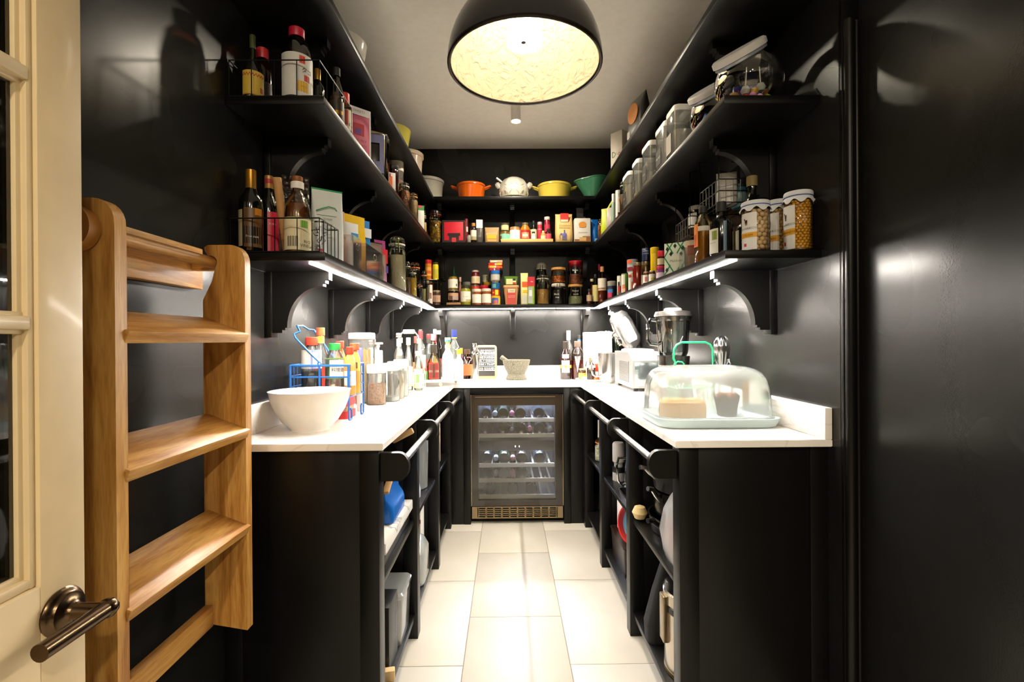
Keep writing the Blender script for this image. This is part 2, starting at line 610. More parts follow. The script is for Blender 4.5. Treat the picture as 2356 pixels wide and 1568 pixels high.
for k, (z0, z1) in enumerate(SZ):
    low = ' with an LED strip underneath' if k == 0 else ''
    t = thing('wall_shelf', '%s black wall shelf on the left wall%s' % (TN[k], low), 'shelf', (XL, SYN, z0))
    obj('board', box(.001, SX0 - XL, 0, YB - SYN - .001, 0, z1 - z0, .0015), BLACKJ, t)
    corbels(t, [(0.001, y - SYN, -.001, 0) for y in (1.585, 2.14, 2.70, 3.25)])
    if k == 0:
        obj('led_strip', box(-.577 - XL, -.565 - XL, .035, SYF - SYN + .06, -.004, -.001), LEDM, t)
    t = thing('wall_shelf', '%s black wall shelf on the right wall%s' % (TN[k], low), 'shelf', (XR, SYN, z0))
    obj('board', box(SX1 - XR, -.001, 0, YB - SYN - .001, 0, z1 - z0, .0015), BLACKJ, t)
    corbels(t, [(-0.001, y - SYN, -.001, PI) for y in (1.60, 2.20, 2.78, 3.25)])
    if k == 0:
        obj('led_strip', box(.656 - XR, .668 - XR, .02, SYF - SYN + .06, -.004, -.001), LEDM, t)
    t = thing('wall_shelf', '%s black wall shelf across the back wall%s' % (TN[k], low), 'shelf', (0, YB, z0))
    obj('board', box(SX0 + .0005, SX1 - .0005, SYF - YB, -.001, 0, z1 - z0, .0015), BLACKJ, t)
    corbels(t, [(x, -.001, -.001, -PI / 2) for x in (-.486, .04, .585)])
    if k == 0:
        xm = at(1279, 706, y=SYF + .07).x
        obj('led_strip', box(-.562, xm - .006, SYF - YB + .06, SYF - YB + .072, -.004, -.001), LEDM, t)
        obj('led_strip', box(xm + .006, .654, SYF - YB + .06, SYF - YB + .072, -.004, -.001), LEDM, t)

# ---------------------------------------------------------------- pendant lamp
PX, PYY, PZ, PR = .0715, 1.8007, 2.2157, .29
pl = thing('pendant_lamp', 'large black dome pendant with a rough cream plaster inside', 'lamp', (PX, PYY, PZ))
dome = [(PR * math.cos(a) ** .8 if a < PI / 2 - .01 else 0, .265 * math.sin(a)) for a in [PI / 2 * i / 18 for i in range(19)]]
outer = [(PR, 0)] + [(r, z) for r, z in dome[1:-1]] + [(.03, .268), (0, .27)]
obj('outer_shade', lathe([(PR - .006, 0)] + outer, 64), mt('#0a0806', .22, 0, .3), pl)
m, N, L, b = new_mat('plaster_inside')
tc = N.new('ShaderNodeTexCoord'); n1 = N.new('ShaderNodeTexNoise'); n1.inputs['Scale'].default_value = 22; n1.inputs['Detail'].default_value = 5; n1.inputs['Distortion'].default_value = 1.5
L.new(tc.outputs['Object'], n1.inputs['Vector'])
bp = N.new('ShaderNodeBump'); bp.inputs['Strength'].default_value = 1.0; bp.inputs['Distance'].default_value = .02
L.new(n1.outputs[0], bp.inputs['Height']); L.new(bp.outputs[0], b.inputs['Normal'])
b.inputs['Base Color'].default_value = lin('#f0e4c6'); b.inputs['Roughness'].default_value = .8
obj('inner_lining', lathe([((r * .975 if i else PR - .008), z * .97 + .001) for i, (r, z) in enumerate(outer)], 64), m, pl)
obj('rim', lathe([(PR - .013, .001), (PR - .009, -.003), (PR - .003, -.004), (PR + .001, -.001), (PR + .001, .006), (PR - .013, .005), (PR - .013, .001)], 64), mt('#1c120a', .25, .6), pl)
obj('diffuser', lathe([(0, .088), (.064, .088), (.068, .092), (.062, .235), (0, .235)], 40), emitter('diffuser_light', '#fff4e0', PENDANT), pl)
obj('diffuser_hole', mv(cyl(.009, .0865, .0875, 12), (-.004, -.008, 0)), INK, pl)
obj('cord', cyl(.004, .27, ZC - PZ - .001, 8), INK, pl)
obj('ceiling_rose', cyl(.05, ZC - PZ - .026, ZC - PZ - .001, 24), INK, pl)

# ---------------------------------------------------------------- ceiling spot above the cooler, plus an added unseen one brightening the shelves
sp = at(1187, 280, z=2.545)
for k, (sx_, sy_, lb) in enumerate(((sp.x, sp.y, 'on the ceiling just behind the pendant'), (sp.x, 2.3, 'added unseen above the pendant to brighten the shelves'))):
    cs = thing('ceiling_spotlight', 'small white cylinder spotlight ' + lb, 'spotlight', (sx_, sy_, ZC), group='ceiling spotlights')
    obj('housing', lathe([(.026, -.1), (.03, -.105), (.03, -.001), (0, -.001)], 28), mt('#e9e4dc', .5), cs)
    obj('lens', cyl(.026, -.1035, -.1015, 24), emitter('spot_lens_light', '#fff4dc', 30), cs)
    ld = bpy.data.lights.new('spot_beam', 'SPOT'); ld.energy = SPOT_W; ld.color = (1, .88, .68); ld.spot_size = math.radians(165); ld.spot_blend = 1; ld.shadow_soft_size = .025
    lo = bpy.data.objects.new('spot_beam', ld); COL.objects.link(lo); lo.parent = cs; lo.location = (0, 0, -.108)

# ---------------------------------------------------------------- kitchen downlights, behind the camera
k = 0
for dy in (-1.5, -3.2):
    for dx in (-1.1, 0, 1.1):
        dl = thing('kitchen_downlight', 'recessed downlight in the kitchen ceiling, %s of the %s row' % (('left one', 'middle one', 'right one')[[-1.1, 0, 1.1].index(dx)], 'nearer' if dy > -2 else 'farther'), 'spotlight', (dx, dy, ZC), group='kitchen downlights')
        obj('bezel', lathe([(.05, -.002), (.065, -.006), (.07, -.001), (.05, -.001)], 28), WHITE, dl)
        ld = bpy.data.lights.new('downlight_beam', 'AREA'); ld.shape = 'DISK'; ld.size = .095; ld.energy = KITCHEN_W; ld.color = (1, .85, .64)
        lo = bpy.data.objects.new('downlight_beam', ld); COL.objects.link(lo); lo.parent = dl; lo.location = (0, 0, -.008)

# ================================================================ oak ladder on its wall rail
LX0, LX1 = -.726, -.626
ly0, ly1, st = .764, 1.140, .024
def lz(v, y=ly1, u=500):
    return at(u, v, y=y).z
zt, zb = lz(563), lz(1444)
def stile_prof():
    P = [(0, zb + .012), (.1, zb - .006)]
    P += [(.1, zt - .045)]
    P += [(.1 - .035 + .035 * math.cos(a), zt - .04 + .04 * math.sin(a)) for a in [PI / 2 * i / 6 for i in range(1, 7)]]
    P += [(.012, zt), (.004, zt - .006), (.005, zt - .014)]
    cx, cz, r = .018, lz(603), .0165
    P += [(cx + r * math.cos(a), cz + r * math.sin(a)) for a in [math.radians(d) for d in (110, 80, 50, 20, -10, -40)]]
    P += [(.022, lz(646)), (0, lz(690))]
    return P
ld_ = thing('oak_ladder', 'pale oak step ladder hanging on the left wall behind the door', 'ladder', (LX0, ly0, zb))
prof = [(a, z - zb) for a, z in stile_prof()]
for y in (0, ly1 - ly0):
    obj('stile', prism(prof, y, y + st, 'y'), OAKZ, ld_, sharp=30)
tl_ = math.radians(22)
for v in (778, 998, 1219):
    zf = lz(v, u=562) - zb
    g = box(-.108, 0, st - .006, ly1 - ly0 + .006, -.011, .011, .002)
    obj('tread', mv(g, (.104, 0, zf), ry=tl_), OAKY, ld_)
zr = .556 - zb
obj('bottom_board', box(.0, .02, st + .0005, ly1 - ly0 - .0005, zr - .05, zr, .0015), OAKY, ld_)
zd = lz(603)
rl = thing('ladder_hanger', 'oak backboard with a dowel rail holding the ladder on the wall', 'rail', (XL, ly0 - .05, zd))
obj('backboard', box(.001, .024, 0, .5, 1.316 - zd, 1.418 - zd, .002), OAKY, rl)
dx_ = LX0 + .018 - XL
obj('dowel', tube([(dx_, .03, 0), (dx_, .5, 0)], .0135, 16), OAKY, rl)
ringp = [(.036 * math.cos(a), .036 * math.sin(a)) for a in [2 * PI * i / 32 for i in range(32)]]
g = lathe([(.025, -.011), (.036, -.011), (.036, .011), (.025, .011), (.025, -.011)], 36)
obj('ring', mv(g, (-.68 - XL, .036, at(175, 522, y=.75).z - zd), rx=PI / 2), mt('#a8702f', .5), rl)
for y in (.455,):
    obj('arm', box(.024, dx_ - .004, y, y + .022, -.014, .014, .002), OAKX, rl)

# ================================================================ glazed door standing open on the left
CREAM = mt('#d8c39a', .42, 0, .1)
dX, dY, dW, dH, dT = -.549, .62, .80, 2.04, .04
dr = thing('glazed_door', 'cream painted glazed door with a bronze lever standing open on the left', 'door', (dX, dY, 0))
def db(n, y0, y1, z0, z1, x0=-dT, x1=0, bev=.0015, m=CREAM, par=None):
    return obj(n, box(x0, x1, -y1, -y0, z0, z1, bev), m, par or dr)
SW = .0585
db('stile', 0, SW, 0.008, dH)
db('stile', dW - SW, dW, 0.008, dH)
zs = [.917 + .2885 * i for i in range(5)]
db('bottom_rail', SW, dW - SW, .008, .917 - .02)
db('top_rail', SW, dW - SW, zs[3] + .24, dH)
# moulded glazing bars and beads, stepping back towards the glass
def bead(y0, y1, z, h):
    return jn(box(-.030, -.003, -y1 + .005, -y0 - .005, z - h / 2, z + h / 2, .003), box(-.031, -.010, -y1 + .004, -y0 - .004, z - h / 2 - .005, z + h / 2 + .005, .002))
ybar = (SW + (dW - 2 * SW) / 2)
for z in zs[1:4]:
    obj('glazing_bar', bead(SW, dW - SW, z, .016), CREAM, dr)
obj('glazing_bar', jn(box(-.030, -.004, -ybar - .008, -ybar + .008, .9, zs[3] + .24, .003), box(-.034, -.012, -ybar - .015, -ybar + .015, .9, zs[3] + .24, .002)), CREAM, dr)
for y in (SW, dW - SW):
    s = 1 if y == SW else -1
    ya = sorted((y, y + s * .008)); yb = sorted((y, y + s * .0135))
    obj('bead', jn(box(-.034, -.0045, -ya[1], -ya[0], .897, zs[3] + .24, .003), box(-.033, -.0115, -yb[1], -yb[0], .898, zs[3] + .239, .003)), CREAM, dr)
obj('bead', jn(box(-.0335, -.0055, -dW + SW + .004, -SW - .004, .8975, .909, .003), box(-.0325, -.0125, -dW + SW + .005, -SW - .005, .8985, .915, .003)), CREAM, dr)
GL = glass('#e6ece8', .2, .02, 1.5)
for i in range(4):
    for (y0, y1) in ((SW + .009, ybar - .004), (ybar + .004, dW - SW - .012)):
        obj('pane', box(-.022, -.017, -y1, -y0, zs[i] - .004, min(zs[i] + .284, zs[3] + .245)), GL, dr)
BRONZE = mt('#5b4a38', .24, 1)
hp = at(140, 1405, x=dX)
hd = obj('door_handle', mv(lathe([(0, .0), (.0275, 0), (.0285, .003), (.026, .007), (.0235, .008), (.022, .012), (.013, .014), (.0105, .018), (.0095, .02), (.0095, .052), (0, .052)], 32), (0, hp.y - dY, hp.z), ry=PI / 2), BRONZE, dr, sharp=50)
obj('lever', jn(tube([(.052, hp.y - dY + .012, hp.z), (.052, hp.y - dY - .08, hp.z)], .0098, 18), mv(lathe([(0, -.0115), (.007, -.0095), (.0115, -.003), (.0115, .003), (.007, .0095), (0, .0115)], 18), (.052, hp.y - dY + .006, hp.z))), BRONZE, hd, sharp=50)

# ================================================================ wine cooler
CYF = YF + .03
cw0, cw1 = FX0, FX1
wc = thing('wine_cooler', 'built-in wine cooler with dark glass door under the back worktop', 'wine cooler', ((cw0 + cw1) / 2, CYF, .04))
hw = (cw1 - cw0) / 2
def cz(v):
    return at(1190, v, y=CYF).z - .04
ztop = cz(903)
DK = mt('#0b0a0a', .35)
gx0, gx1 = at(1099.5, 1000, y=CYF).x - (cw0 + cw1) / 2, at(1277.5, 1000, y=CYF).x - (cw0 + cw1) / 2
gz0, gz1 = cz(1149), cz(932)
zdoor0 = cz(1163)
sh = [box(-hw + .003, -hw + .02, .03, .55, 0.0, ztop), box(hw - .02, hw - .003, .03, .55, 0.0, ztop), box(-hw + .003, hw - .003, .54, .555, 0.0, ztop),
      box(-hw + .003, hw - .003, .03, .55, ztop - .02, ztop), box(-hw + .003, hw - .003, .03, .55, 0, zdoor0 - .002)]
obj('cabinet', jn(*sh), mt('#6c6e72', .5), wc)
TI = mt('#241b12', .12, .0, .6)
fr = [box(-hw + .003, gx0, 0, .028, zdoor0, ztop - .012), box(gx1, hw - .003, 0, .028, zdoor0, ztop - .012),
      box(gx0, gx1, 0, .028, zdoor0, gz0), box(gx0, gx1, 0, .028, gz1, ztop - .012)]
dd = obj('door', jn(*fr), TI, wc)
obj('glass', box(gx0, gx1, .004, .010, gz0, gz1), glass('#e4e6e8', .15, .015, 1.5), dd)
obj('edge_trim', jn(box(-hw + .001, -hw + .004, -.002, .026, zdoor0, ztop - .012), box(hw - .004, hw - .001, -.002, .026, zdoor0, ztop - .012),
                     box(-hw + .03, hw - .05, -.004, 0, ztop - .028, ztop - .024)), mt('#c9b79a', .25, 1), dd)
OAKB = mt('#e0d2bc', .5)
for v in (968, 1004, 1073, 1108, 1146):
    z = cz(v)
    r = obj('rack', box(gx0 + .004, gx1 - .003, .035, .05, z - .0125, z + .0125, .001), OAKB, wc)
    obj('slats', jn(*[box(x - .006, x + .006, .05, .5, z - .006, z + .002) for x in [gx0 + .03 + i * (gx1 - gx0 - .06) / 8 for i in range(9)]]), mt('#8f8577', .5), r)
cp = obj('control_panel', box(gx0 + .003, gx1 - .003, .034, .5, cz(1039), cz(1016), .002), mt('#4a4238', .3), wc)
for i, s in enumerate(('8', '6')):
    obj('digit', mv(text(s, .018), (at(1186 + 9 * i, 1028, y=CYF).x - wc.location.x, .0335, cz(1031))), mt('#ffffff', .5, emit=6), cp)
COOL = emitter('cooler_led', '#cfe2ff', 260)
obj('led_bar', box(gx0 + .02, gx1 - .02, .1, .12, gz1 + .012, gz1 + .02), COOL, wc)
obj('led_bar', box(gx0 + .02, gx1 - .02, .1, .12, cz(1040) - .006, cz(1040) - .001), COOL, wc)
gr0, gr1 = cz(1192), cz(1165)
BZ = mt('#9a8768', .35, .9)
gp = [box(-hw + .005, -hw + .045, .004, .02, gr0, gr1), box(hw - .045, hw - .005, .004, .02, gr0, gr1), box(-hw + .045, hw - .045, .004, .02, gr1 - .006, gr1), box(-hw + .045, hw - .045, .004, .02, gr0, gr0 + .007)]
nx = 10
for i in range(nx + 1):
    x = -hw + .045 + i * (2 * hw - .09) / nx
    gp.append(box(x - .005, x + .005, .004, .02, gr0 + .006, gr1 - .005))
for j in range(1, 5):
    z = gr0 + .007 + j * (gr1 - gr0 - .013) / 5
    gp.append(box(-hw + .045, hw - .045, .004, .02, z - .0022, z + .0022))
obj('vent_grille', jn(*gp), BZ, wc)
# bottles lying in the cooler, bases and capsules to the front
WB = [(0, .012), (.02, .004), (.033, 0), (.037, .004), (.0375, .19), (.033, .215), (.0155, .245), (.0145, .30), (0, .30)]
BOTG = [mt('#0b1420', .1, 0, .5), mt('#101a12', .1, 0, .5), mt('#1a120c', .1, 0, .5)]
rows = [('top', 968, (1119, 1158, 1197, 1240), (1139, 1178)), ('second', 1004, (1119, 1159, 1200, 1241), (1178, 1219, 1265)),
        ('third', 1073, (1120, 1160, 1200, 1241), (1141, 1180)), ('fourth', 1108, (1120, 1160, 1201), (1141, 1180))]
ordn = ('first', 'second', 'third', 'fourth')
for rn, v, big, small in rows:
    zc = cz(v) + .04 + .0025
    for i, u in enumerate(big):
        x = at(u, v, y=CYF + .06).x
        t = thing('wine_bottle', 'dark wine bottle lying base outwards, %s from the left on the %s cooler rack' % (ordn[i], rn), 'bottle', (x, CYF + .052, zc + .0385), group='wine bottles in the cooler')
        obj('body', mv(lathe(WB, 22), rx=-PI / 2), BOTG[i % 3], t)
        obj('label', mv(wrap(.0378, .07, .15, -70, 70), (0, 0, 0), rx=-PI / 2, ry=0), PAPER, t, rot=(0, PI, 0))
    for i, u in enumerate(small):
        x = at(u, v, y=CYF + .06).x
        t = thing('wine_bottle', 'wine bottle lying capsule outwards, %s of those on the %s cooler rack' % (ordn[i], rn), 'bottle', (x, CYF + .055, zc + .036), group='wine bottles in the cooler')
        # its body lies deeper, between the bodies of the others
        obj('body', mv(lathe([(0, 0), (.0143, 0), (.0143, .2), (.018, .215), (.034, .25), (.035, .42), (0, .42)], 20), rx=-PI / 2), BOTG[(i + 1) % 3], t)
        obj('capsule', mv(lathe([(0, -.001), (.0125, -.001), (.0155, .001), (.0155, .05), (.0148, .05)], 20), rx=-PI / 2), mt(('#8d93a0', '#a06070', '#9a9a98')[i % 3], .35, .7), t)
for i, (u, cc) in enumerate(((1125, '#e8e6df'), (1180, '#d9cfa0'), (1222, '#23221f'))):
    x = at(u, 1146, y=CYF + .1).x
    t = thing('wine_bottle', 'bottle with a %s label lying on the bottom cooler rack' % ('white', 'yellow', 'black')[i], 'bottle', (x, CYF + .06, cz(1146) + .04 + .0415), group='wine bottles in the cooler')
    obj('body', mv(lathe(WB, 22), rx=-PI / 2), BOTG[i % 3], t)
    obj('label', mv(wrap(.0378, .03, .12, -80, 80), rx=-PI / 2), mt(cc, .6), t, rot=(0, PI, 0))

# ================================================================ builders for bottles, jars, boxes and bags
WINE = [(0, 0), (.9, 0), (1, .02), (1, .58), (.93, .65), (.5, .75), (.38, .80), (.36, .97), (.38, .975), (.38, 1), (0, 1)]
SQUAT = [(0, 0), (.92, 0), (1, .03), (1, .5), (.92, .6), (.55, .72), (.38, .78), (.36, 1), (0, 1)]
SAUCE = [(0, 0), (.93, 0), (1, .02), (1, .62), (.9, .72), (.5, .84), (.42, .87), (.42, 1), (0, 1)]
SLIM = [(0, 0), (.93, 0), (1, .02), (1, .5), (.9, .6), (.42, .8), (.36, .85), (.36, 1), (0, 1)]
JAR = [(0, 0), (.93, 0), (1, .03), (1, .8), (.9, .88), (.84, .9), (.84, 1), (0, 1)]
CYLP = [(0, 0), (.96, 0), (1, .015), (1, .985), (.96, 1), (0, 1)]
TUBP = [(0, 0), (.8, 0), (.84, .02), (1, 1), (0, 1)]


def rad(prof, r, h, z):
    for (a, za), (b, zb_) in zip(prof, prof[1:]):
        if za * h <= z <= zb_ * h and zb_ > za:
            return r * (a + (b - a) * (z / h - za) / (zb_ - za))
    return r


def bottle(name, label, cat, p, r, h, prof, body, cap=(), lab=(), liq=None, rot=0, group=None, txt=(), n=20, sy=1.0, rim=None):
    """cap / lab / txt items: (z0, z1, r, mat) / (z0, z1, a0, a1, mat) / (string, z, size, mat, angle); heights as fractions of h"""
    t = thing(name, label, cat, p, rot, group)
    obj('body', lathe([(a * r, z * h) for a, z in prof], n, 1, sy), body, t)
    if liq:
        z1, m = liq
        ins = [(a * .93, max(z, .015)) for a, z in prof if z <= z1]
        ins.append((rad(prof, 1, 1, z1) * .93, z1)); ins.append((0, z1))
        ins[0] = (0, .015)
        obj('contents', lathe([(a * r, z * h) for a, z in ins], n, 1, sy), m, t)
    for c in cap:
        z0, z1, rf, m = c
        obj('cap', lathe([(rf * r * .98, z0 * h), (rf * r, z0 * h + .001), (rf * r, z1 * h - .0015), (rf * r * .9, z1 * h), (0, z1 * h)], n), m, t)
    for l in lab:
        z0, z1, a0, a1, m = l
        rl_ = max(rad(prof, r, h, z0 * h), rad(prof, r, h, z1 * h))
        g = wrap(rl_ + .0005, z0 * h, z1 * h, a0, a1, 16 if abs(a1 - a0) > 90 else 8)
        if sy != 1:
            g = ([(x, y * sy, z) for x, y, z in g[0]], g[1])
        obj('label', g, m, t)
    for s, zf, size, m, ang in txt:
        rl_ = rad(prof, r, h, zf * h) + .0014
        g = bend(text(s, size), rl_, ang, zf * h)
        if sy != 1:
            g = ([(x, y * sy, z) for x, y, z in g[0]], g[1])
        obj('lettering', g, m, t)
    return t


def carton(name, label, cat, p, w, d, h, mat, rot=0, prints=(), txt=(), group=None, sides=(), bev=.0012, tops=()):
    """box standing on p, front face towards -y; prints: (x0, x1, z0, z1, mat) as fractions of the front; sides: the same on +x face, or -x with a leading minus flag"""
    t = thing(name, label, cat, p, rot, group)
    obj('body', box(-w / 2, w / 2, -d / 2, d / 2, 0, h, bev), mat, t)
    for i, q in enumerate(prints):
        x0, x1, z0, z1, m = q
        obj('print', box(-w / 2 + x0 * w, -w / 2 + x1 * w, -d / 2 - .0004 - .0002 * i, -d / 2 + .0002, z0 * h, z1 * h), m, t)
    for i, q in enumerate(sides):
        sg, y0, y1, z0, z1, m = q
        e = sg * w / 2
        a = sorted((e - sg * .0002, e + sg * (.0004 + .0002 * i)))
        obj('print', box(a[0], a[1], -d / 2 + y0 * d, -d / 2 + y1 * d, z0 * h, z1 * h), m, t)
    for s, xf, zf, size, m in txt:
        obj('lettering', mv(text(s, size), (-w / 2 + xf * w, -d / 2 - .0016, zf * h)), m, t)
    return t


def pouch(name, label, cat, p, w, d, h, mat, rot=0, prints=(), txt=(), top=.14, group=None, topm=None, lean=0):
    """filled bag pinched to a flat seam at the top"""
    t = thing(name, label, cat, p, rot, group)
    hx, hy = w / 2, d / 2
    zs_ = 1 - top
    g = loft([(0, hx * .9, hy * .8, hy * .5), (.03 * h, hx * .97, hy, hy * .6), (.35 * h, hx, hy * 1.02, hy * .7), (.62 * h * zs_ / .86, hx * .98, hy * .85, hy * .6),
              (zs_ * h, hx * .97, hy * .22, hy * .2), (h, hx * .98, .0012, .001)])
    if lean:
        g = ([(x, y + lean * (z / h) ** 2, z) for x, y, z in g[0]], g[1])
    obj('body', g, mat, t, sharp=50)
    if topm:
        obj('seam', loft([(zs_ * h, hx * .98, .002, .001), (h + .001, hx * .99, .0018, .001)]), topm, t)
    for i, q in enumerate(prints):
        x0, x1, z0, z1, m = q
        yf = -hy * (1.03 if z1 < .6 else .9) - .0006 - .0003 * i
        obj('print', box(-hx + x0 * w, -hx + x1 * w, yf, yf + .002, z0 * h, z1 * h), m, t)
    for s, xf, zf, size, m in txt:
        yf = -hy * (1.03 if zf < .6 else .92) - .0026
        obj('lettering', mv(text(s, size), (-hx + xf * w, yf, zf * h)), m, t)
    return t


def tin(name, label, cat, p, r, h, mat, rot=0, lab=(), txt=(), group=None, lid=None):
    t = thing(name, label, cat, p, rot, group)
    obj('body', lathe([(0, .001), (r * .95, .001), (r, 0), (r, .003), (r * .98, .004), (r * .98, h - .004), (r, h - .003), (r, h), (r * .95, h), (r * .94, h - .003), (0, h - .003)], 24), lid or STEEL, t)
    obj('label', wrap(r * .982, .005, h - .005, -180, 180, 28), mat, t)
    for z0, z1, a0, a1, m in lab:
        obj('print', wrap(r * .982 + .0006, z0 * h, z1 * h, a0, a1, 10), m, t)
    for s, zf, size, m, ang in txt:
        obj('lettering', bend(text(s, size), r * .982 + .0016, ang, zf * h), m, t)
    return t


def clipjar(name, label, p, r, h, contents, level, seal='#d9702a', rot=0, group=None, lab=(), txt=(), cat='jar', lidm=None):
    """clip-top preserving jar: glass body, glass lid, rubber seal, wire bail"""
    t = thing(name, label, cat, p, rot, group)
    zn = h * .80
    obj('body', lathe([(0, 0), (r * .9, 0), (r, h * .03), (r, h * .68), (r * .93, h * .74), (r * .8, zn), (r * .8, h * .84), (0, h * .84)], 22), CLEAR, t)
    if contents:
        zl = h * level
        obj('contents', lathe([(0, .004), (r * .86, .004), (r * .93, h * .035), (r * .93, min(zl, h * .68)), (r * .8 if zl > h * .7 else r * .9, zl), (0, zl * 1.01)], 22), contents, t)
    obj('seal', lathe([(r * .84, h * .84), (r * .92, h * .845), (r * .92, h * .865), (r * .84, h * .87)], 22), mt(seal, .5), t)
    obj('lid', lathe([(r * .9, h * .868), (r * .92, h * .9), (r * .84, h * .96), (r * .5, h), (0, h * .985)], 22), lidm or glass('#f0f6f4', .5), t)
    w = r * .05
    obj('wire_bail', jn(tube([(r * .86 * math.cos(a), r * .86 * math.sin(a), zn + .002) for a in [2 * PI * i / 20 for i in range(20)]], w, 5, True),
                         tube([(r * .1 * k, -r * 1.02 - abs(k) * 0, z) for k, z in ((-2, h * .7), (-2, h * .8), (-1.6, h * .93), (1.6, h * .93), (2, h * .8), (2, h * .7))], w, 5),
                         tube([(r * .3, r * .9, h * .75), (r * .3, r * 1.0, h * .9), (-r * .3, r * 1.0, h * .9), (-r * .3, r * .9, h * .75)], w, 5)), CHROME, t)
    for z0, z1, a0, a1, m in lab:
        obj('label', wrap(r + .0006, z0 * h, z1 * h, a0, a1, 10), m, t)
    for s, zf, size, m, ang in txt:
        obj('lettering', bend(text(s, size), r + .0018, ang, zf * h), m, t)
    return t


def canister(name, label, p, w, d, h, contents, level, rot=0, group=None, plate=None, txt=(), cr=.35, lidh=.1, cat='canister', lid='#f0eee9', body=None):
    """clear plastic canister with rounded corners and a white press lid; plate = (x0, x1, z0, z1, mat)"""
    t = thing(name, label, cat, p, rot, group)
    hx, hy = w / 2, d / 2
    c = min(hx, hy) * cr
    zl = h * (1 - lidh)
    obj('body', loft([(0, hx * .92, hy * .92, c), (h * .02, hx * .97, hy * .97, c), (zl, hx * .97, hy * .97, c)]), body or glass('#eef2f1', .35, .08, 1.45, .16), t)
    if contents:
        obj('contents', loft([(.003, hx * .88, hy * .88, c), (level * h, hx * .9, hy * .9, c)]), contents, t)
    obj('lid', loft([(zl - .004, hx * .9, hy * .9, c), (zl, hx, hy, c), (h - .006, hx, hy, c), (h, hx * .96, hy * .96, c)]), mt(lid, .4), t)
    if plate:
        x0, x1, z0, z1, m = plate
        pp = obj('plate', box(-hx + x0 * w, -hx + x1 * w, -hy * .97 - .001, -hy * .97 + .0004, z0 * h, z1 * h), m, t)
        for s, xf, zf, size, mm in txt:
            obj('lettering', mv(text(s, size), (-hx + xf * w, -hy * .97 - .0022, zf * h)), mm, t)
    return t


def spot(u, vt, w, z, X=None, Y=None):
    """base point, radius and height of a thing on a surface at height z seen at column u with its top at row vt and w columns wide"""
    if Y is None:
        Y = at(u, 700, x=X).y
    x = at(u, 700, y=Y).x
    r = w * Y * Y / (2 * FPX * math.hypot(x, Y))
    yt = Y - .7 * r if at(u, vt, y=Y).z > EYE else Y + .5 * r
    return Vector((x, Y, z)), r, at(u, vt, y=yt).z - z


def front(u, vb, vt, w, z=WT):
    """the same for a thing whose foot shows at row vb on the worktop"""
    q = at(u, vb, z=z)
    k = math.hypot(q.x, q.y)
    r = w * q.y * q.y / (2 * FPX * k)
    r = w * (q.y + r) * (q.y + r) / (2 * FPX * (k + r))
    c = Vector((q.x * (1 + r / k), q.y * (1 + r / k), z))
    return c, r, at(u, vt, y=c.y).z - z


def face(p):
    """z rotation that turns a thing's front towards the camera"""
    return math.atan2(p.x, p.y) * -1

# ================================================================ left worktop
# mixing bowl with a pouring lip
bp_, br, bh = Vector((-.640, 1.545, WT)), .124, .123
bw = thing('mixing_bowl', 'large glossy white mixing bowl at the near end of the left worktop', 'bowl', bp_)
prof = [(0, .004), (.055, .004), (.06, 0), (.062, .006), (.085, .028), (.108, .066), (.12, .1), (br, bh), (br + .0015, bh + .002), (br - .003, bh + .002), (.115, .1), (.1, .062), (.07, .022), (.03, .012), (0, .011)]
V, Fc = lathe(prof, 64)
V2 = []
for x, y, z in V:
    a = math.atan2(y, x)
    k = max(0, 1 - abs(a + .15) / .22) * max(0, (z - .085) / (bh - .085))
    V2.append((x * (1 + .09 * k), y * (1 + .09 * k), z + .006 * k * k))
obj('bowl', (V2, Fc), mt('#efece4', .12, 0, .4), bw)

# blue wire basket on legs with a swing handle
BLUE = mt('#2468b8', .35, 0, .2)
bx0, bx1, by0, by1 = -.768, -.563, 1.685, 1.855
zr_, zm, zf_ = 1.097, 1.056, .985
bs = thing('wire_basket', 'blue wire basket of sauce bottles on bent wire legs behind the white bowl', 'basket', ((bx0 + bx1) / 2, (by0 + by1) / 2, WT))
ox, oy = bs.location.x, bs.location.y
def W(pts, r=.0032, closed=False):
    return tube([(x - ox, y - oy, z - WT) for x, y, z in pts], r, 8, closed)
fr_ = [W([(bx0, by0, zr_), (bx1, by0, zr_), (bx1, by1, zr_), (bx0, by1, zr_)], .004, True), W([(bx0, by0, zm), (bx1, by0, zm)], .003), W([(bx0, by1, zm), (bx1, by1, zm)], .003),
       W([(bx0, by0, zf_), (bx1, by0, zf_), (bx1, by1, zf_), (bx0, by1, zf_)], .0035, True)]
obj('rims', jn(*fr_), BLUE, bs)
up = []
for k in range(7):
    y = by0 + (by1 - by0) * k / 6
    for x in (bx0, bx1):
        up.append(W([(x, y, zr_), (x, y, zf_)], .0022))
for z in (1.06, 1.022):
    for x in (bx0, bx1):
        up.append(W([(x, by0, z), (x, by1, z)], .0022))
xm_ = (bx0 + bx1) / 2
for x in (bx0, xm_, bx1):
    up.append(W([(x, by0, zr_), (x, by0, zf_)], .0045 if x != xm_ else .004)); up.append(W([(x, by1, zr_), (x, by1, zf_)], .004))
for k in range(1, 8):
    x = bx0 + (bx1 - bx0) * k / 8
    up.append(W([(x, by0, zf_), (x, by1, zf_)], .002))
obj('bars', jn(*up), BLUE, bs)
for x, s in ((bx0, 1), (bx1, -1)):
    for y, q in ((by0, 1), (by1, -1)):
        obj('leg', W([(x, y, zf_), (x, y, .906), (x, y + q * .008, .9035), (x, y + q * .028, .9045), (x, y + q * .031, .912), (x, y + q * .031, .935), (x, y + q * .025, .941), (x, y + q * .014, .941)], .0035), BLUE, bs)
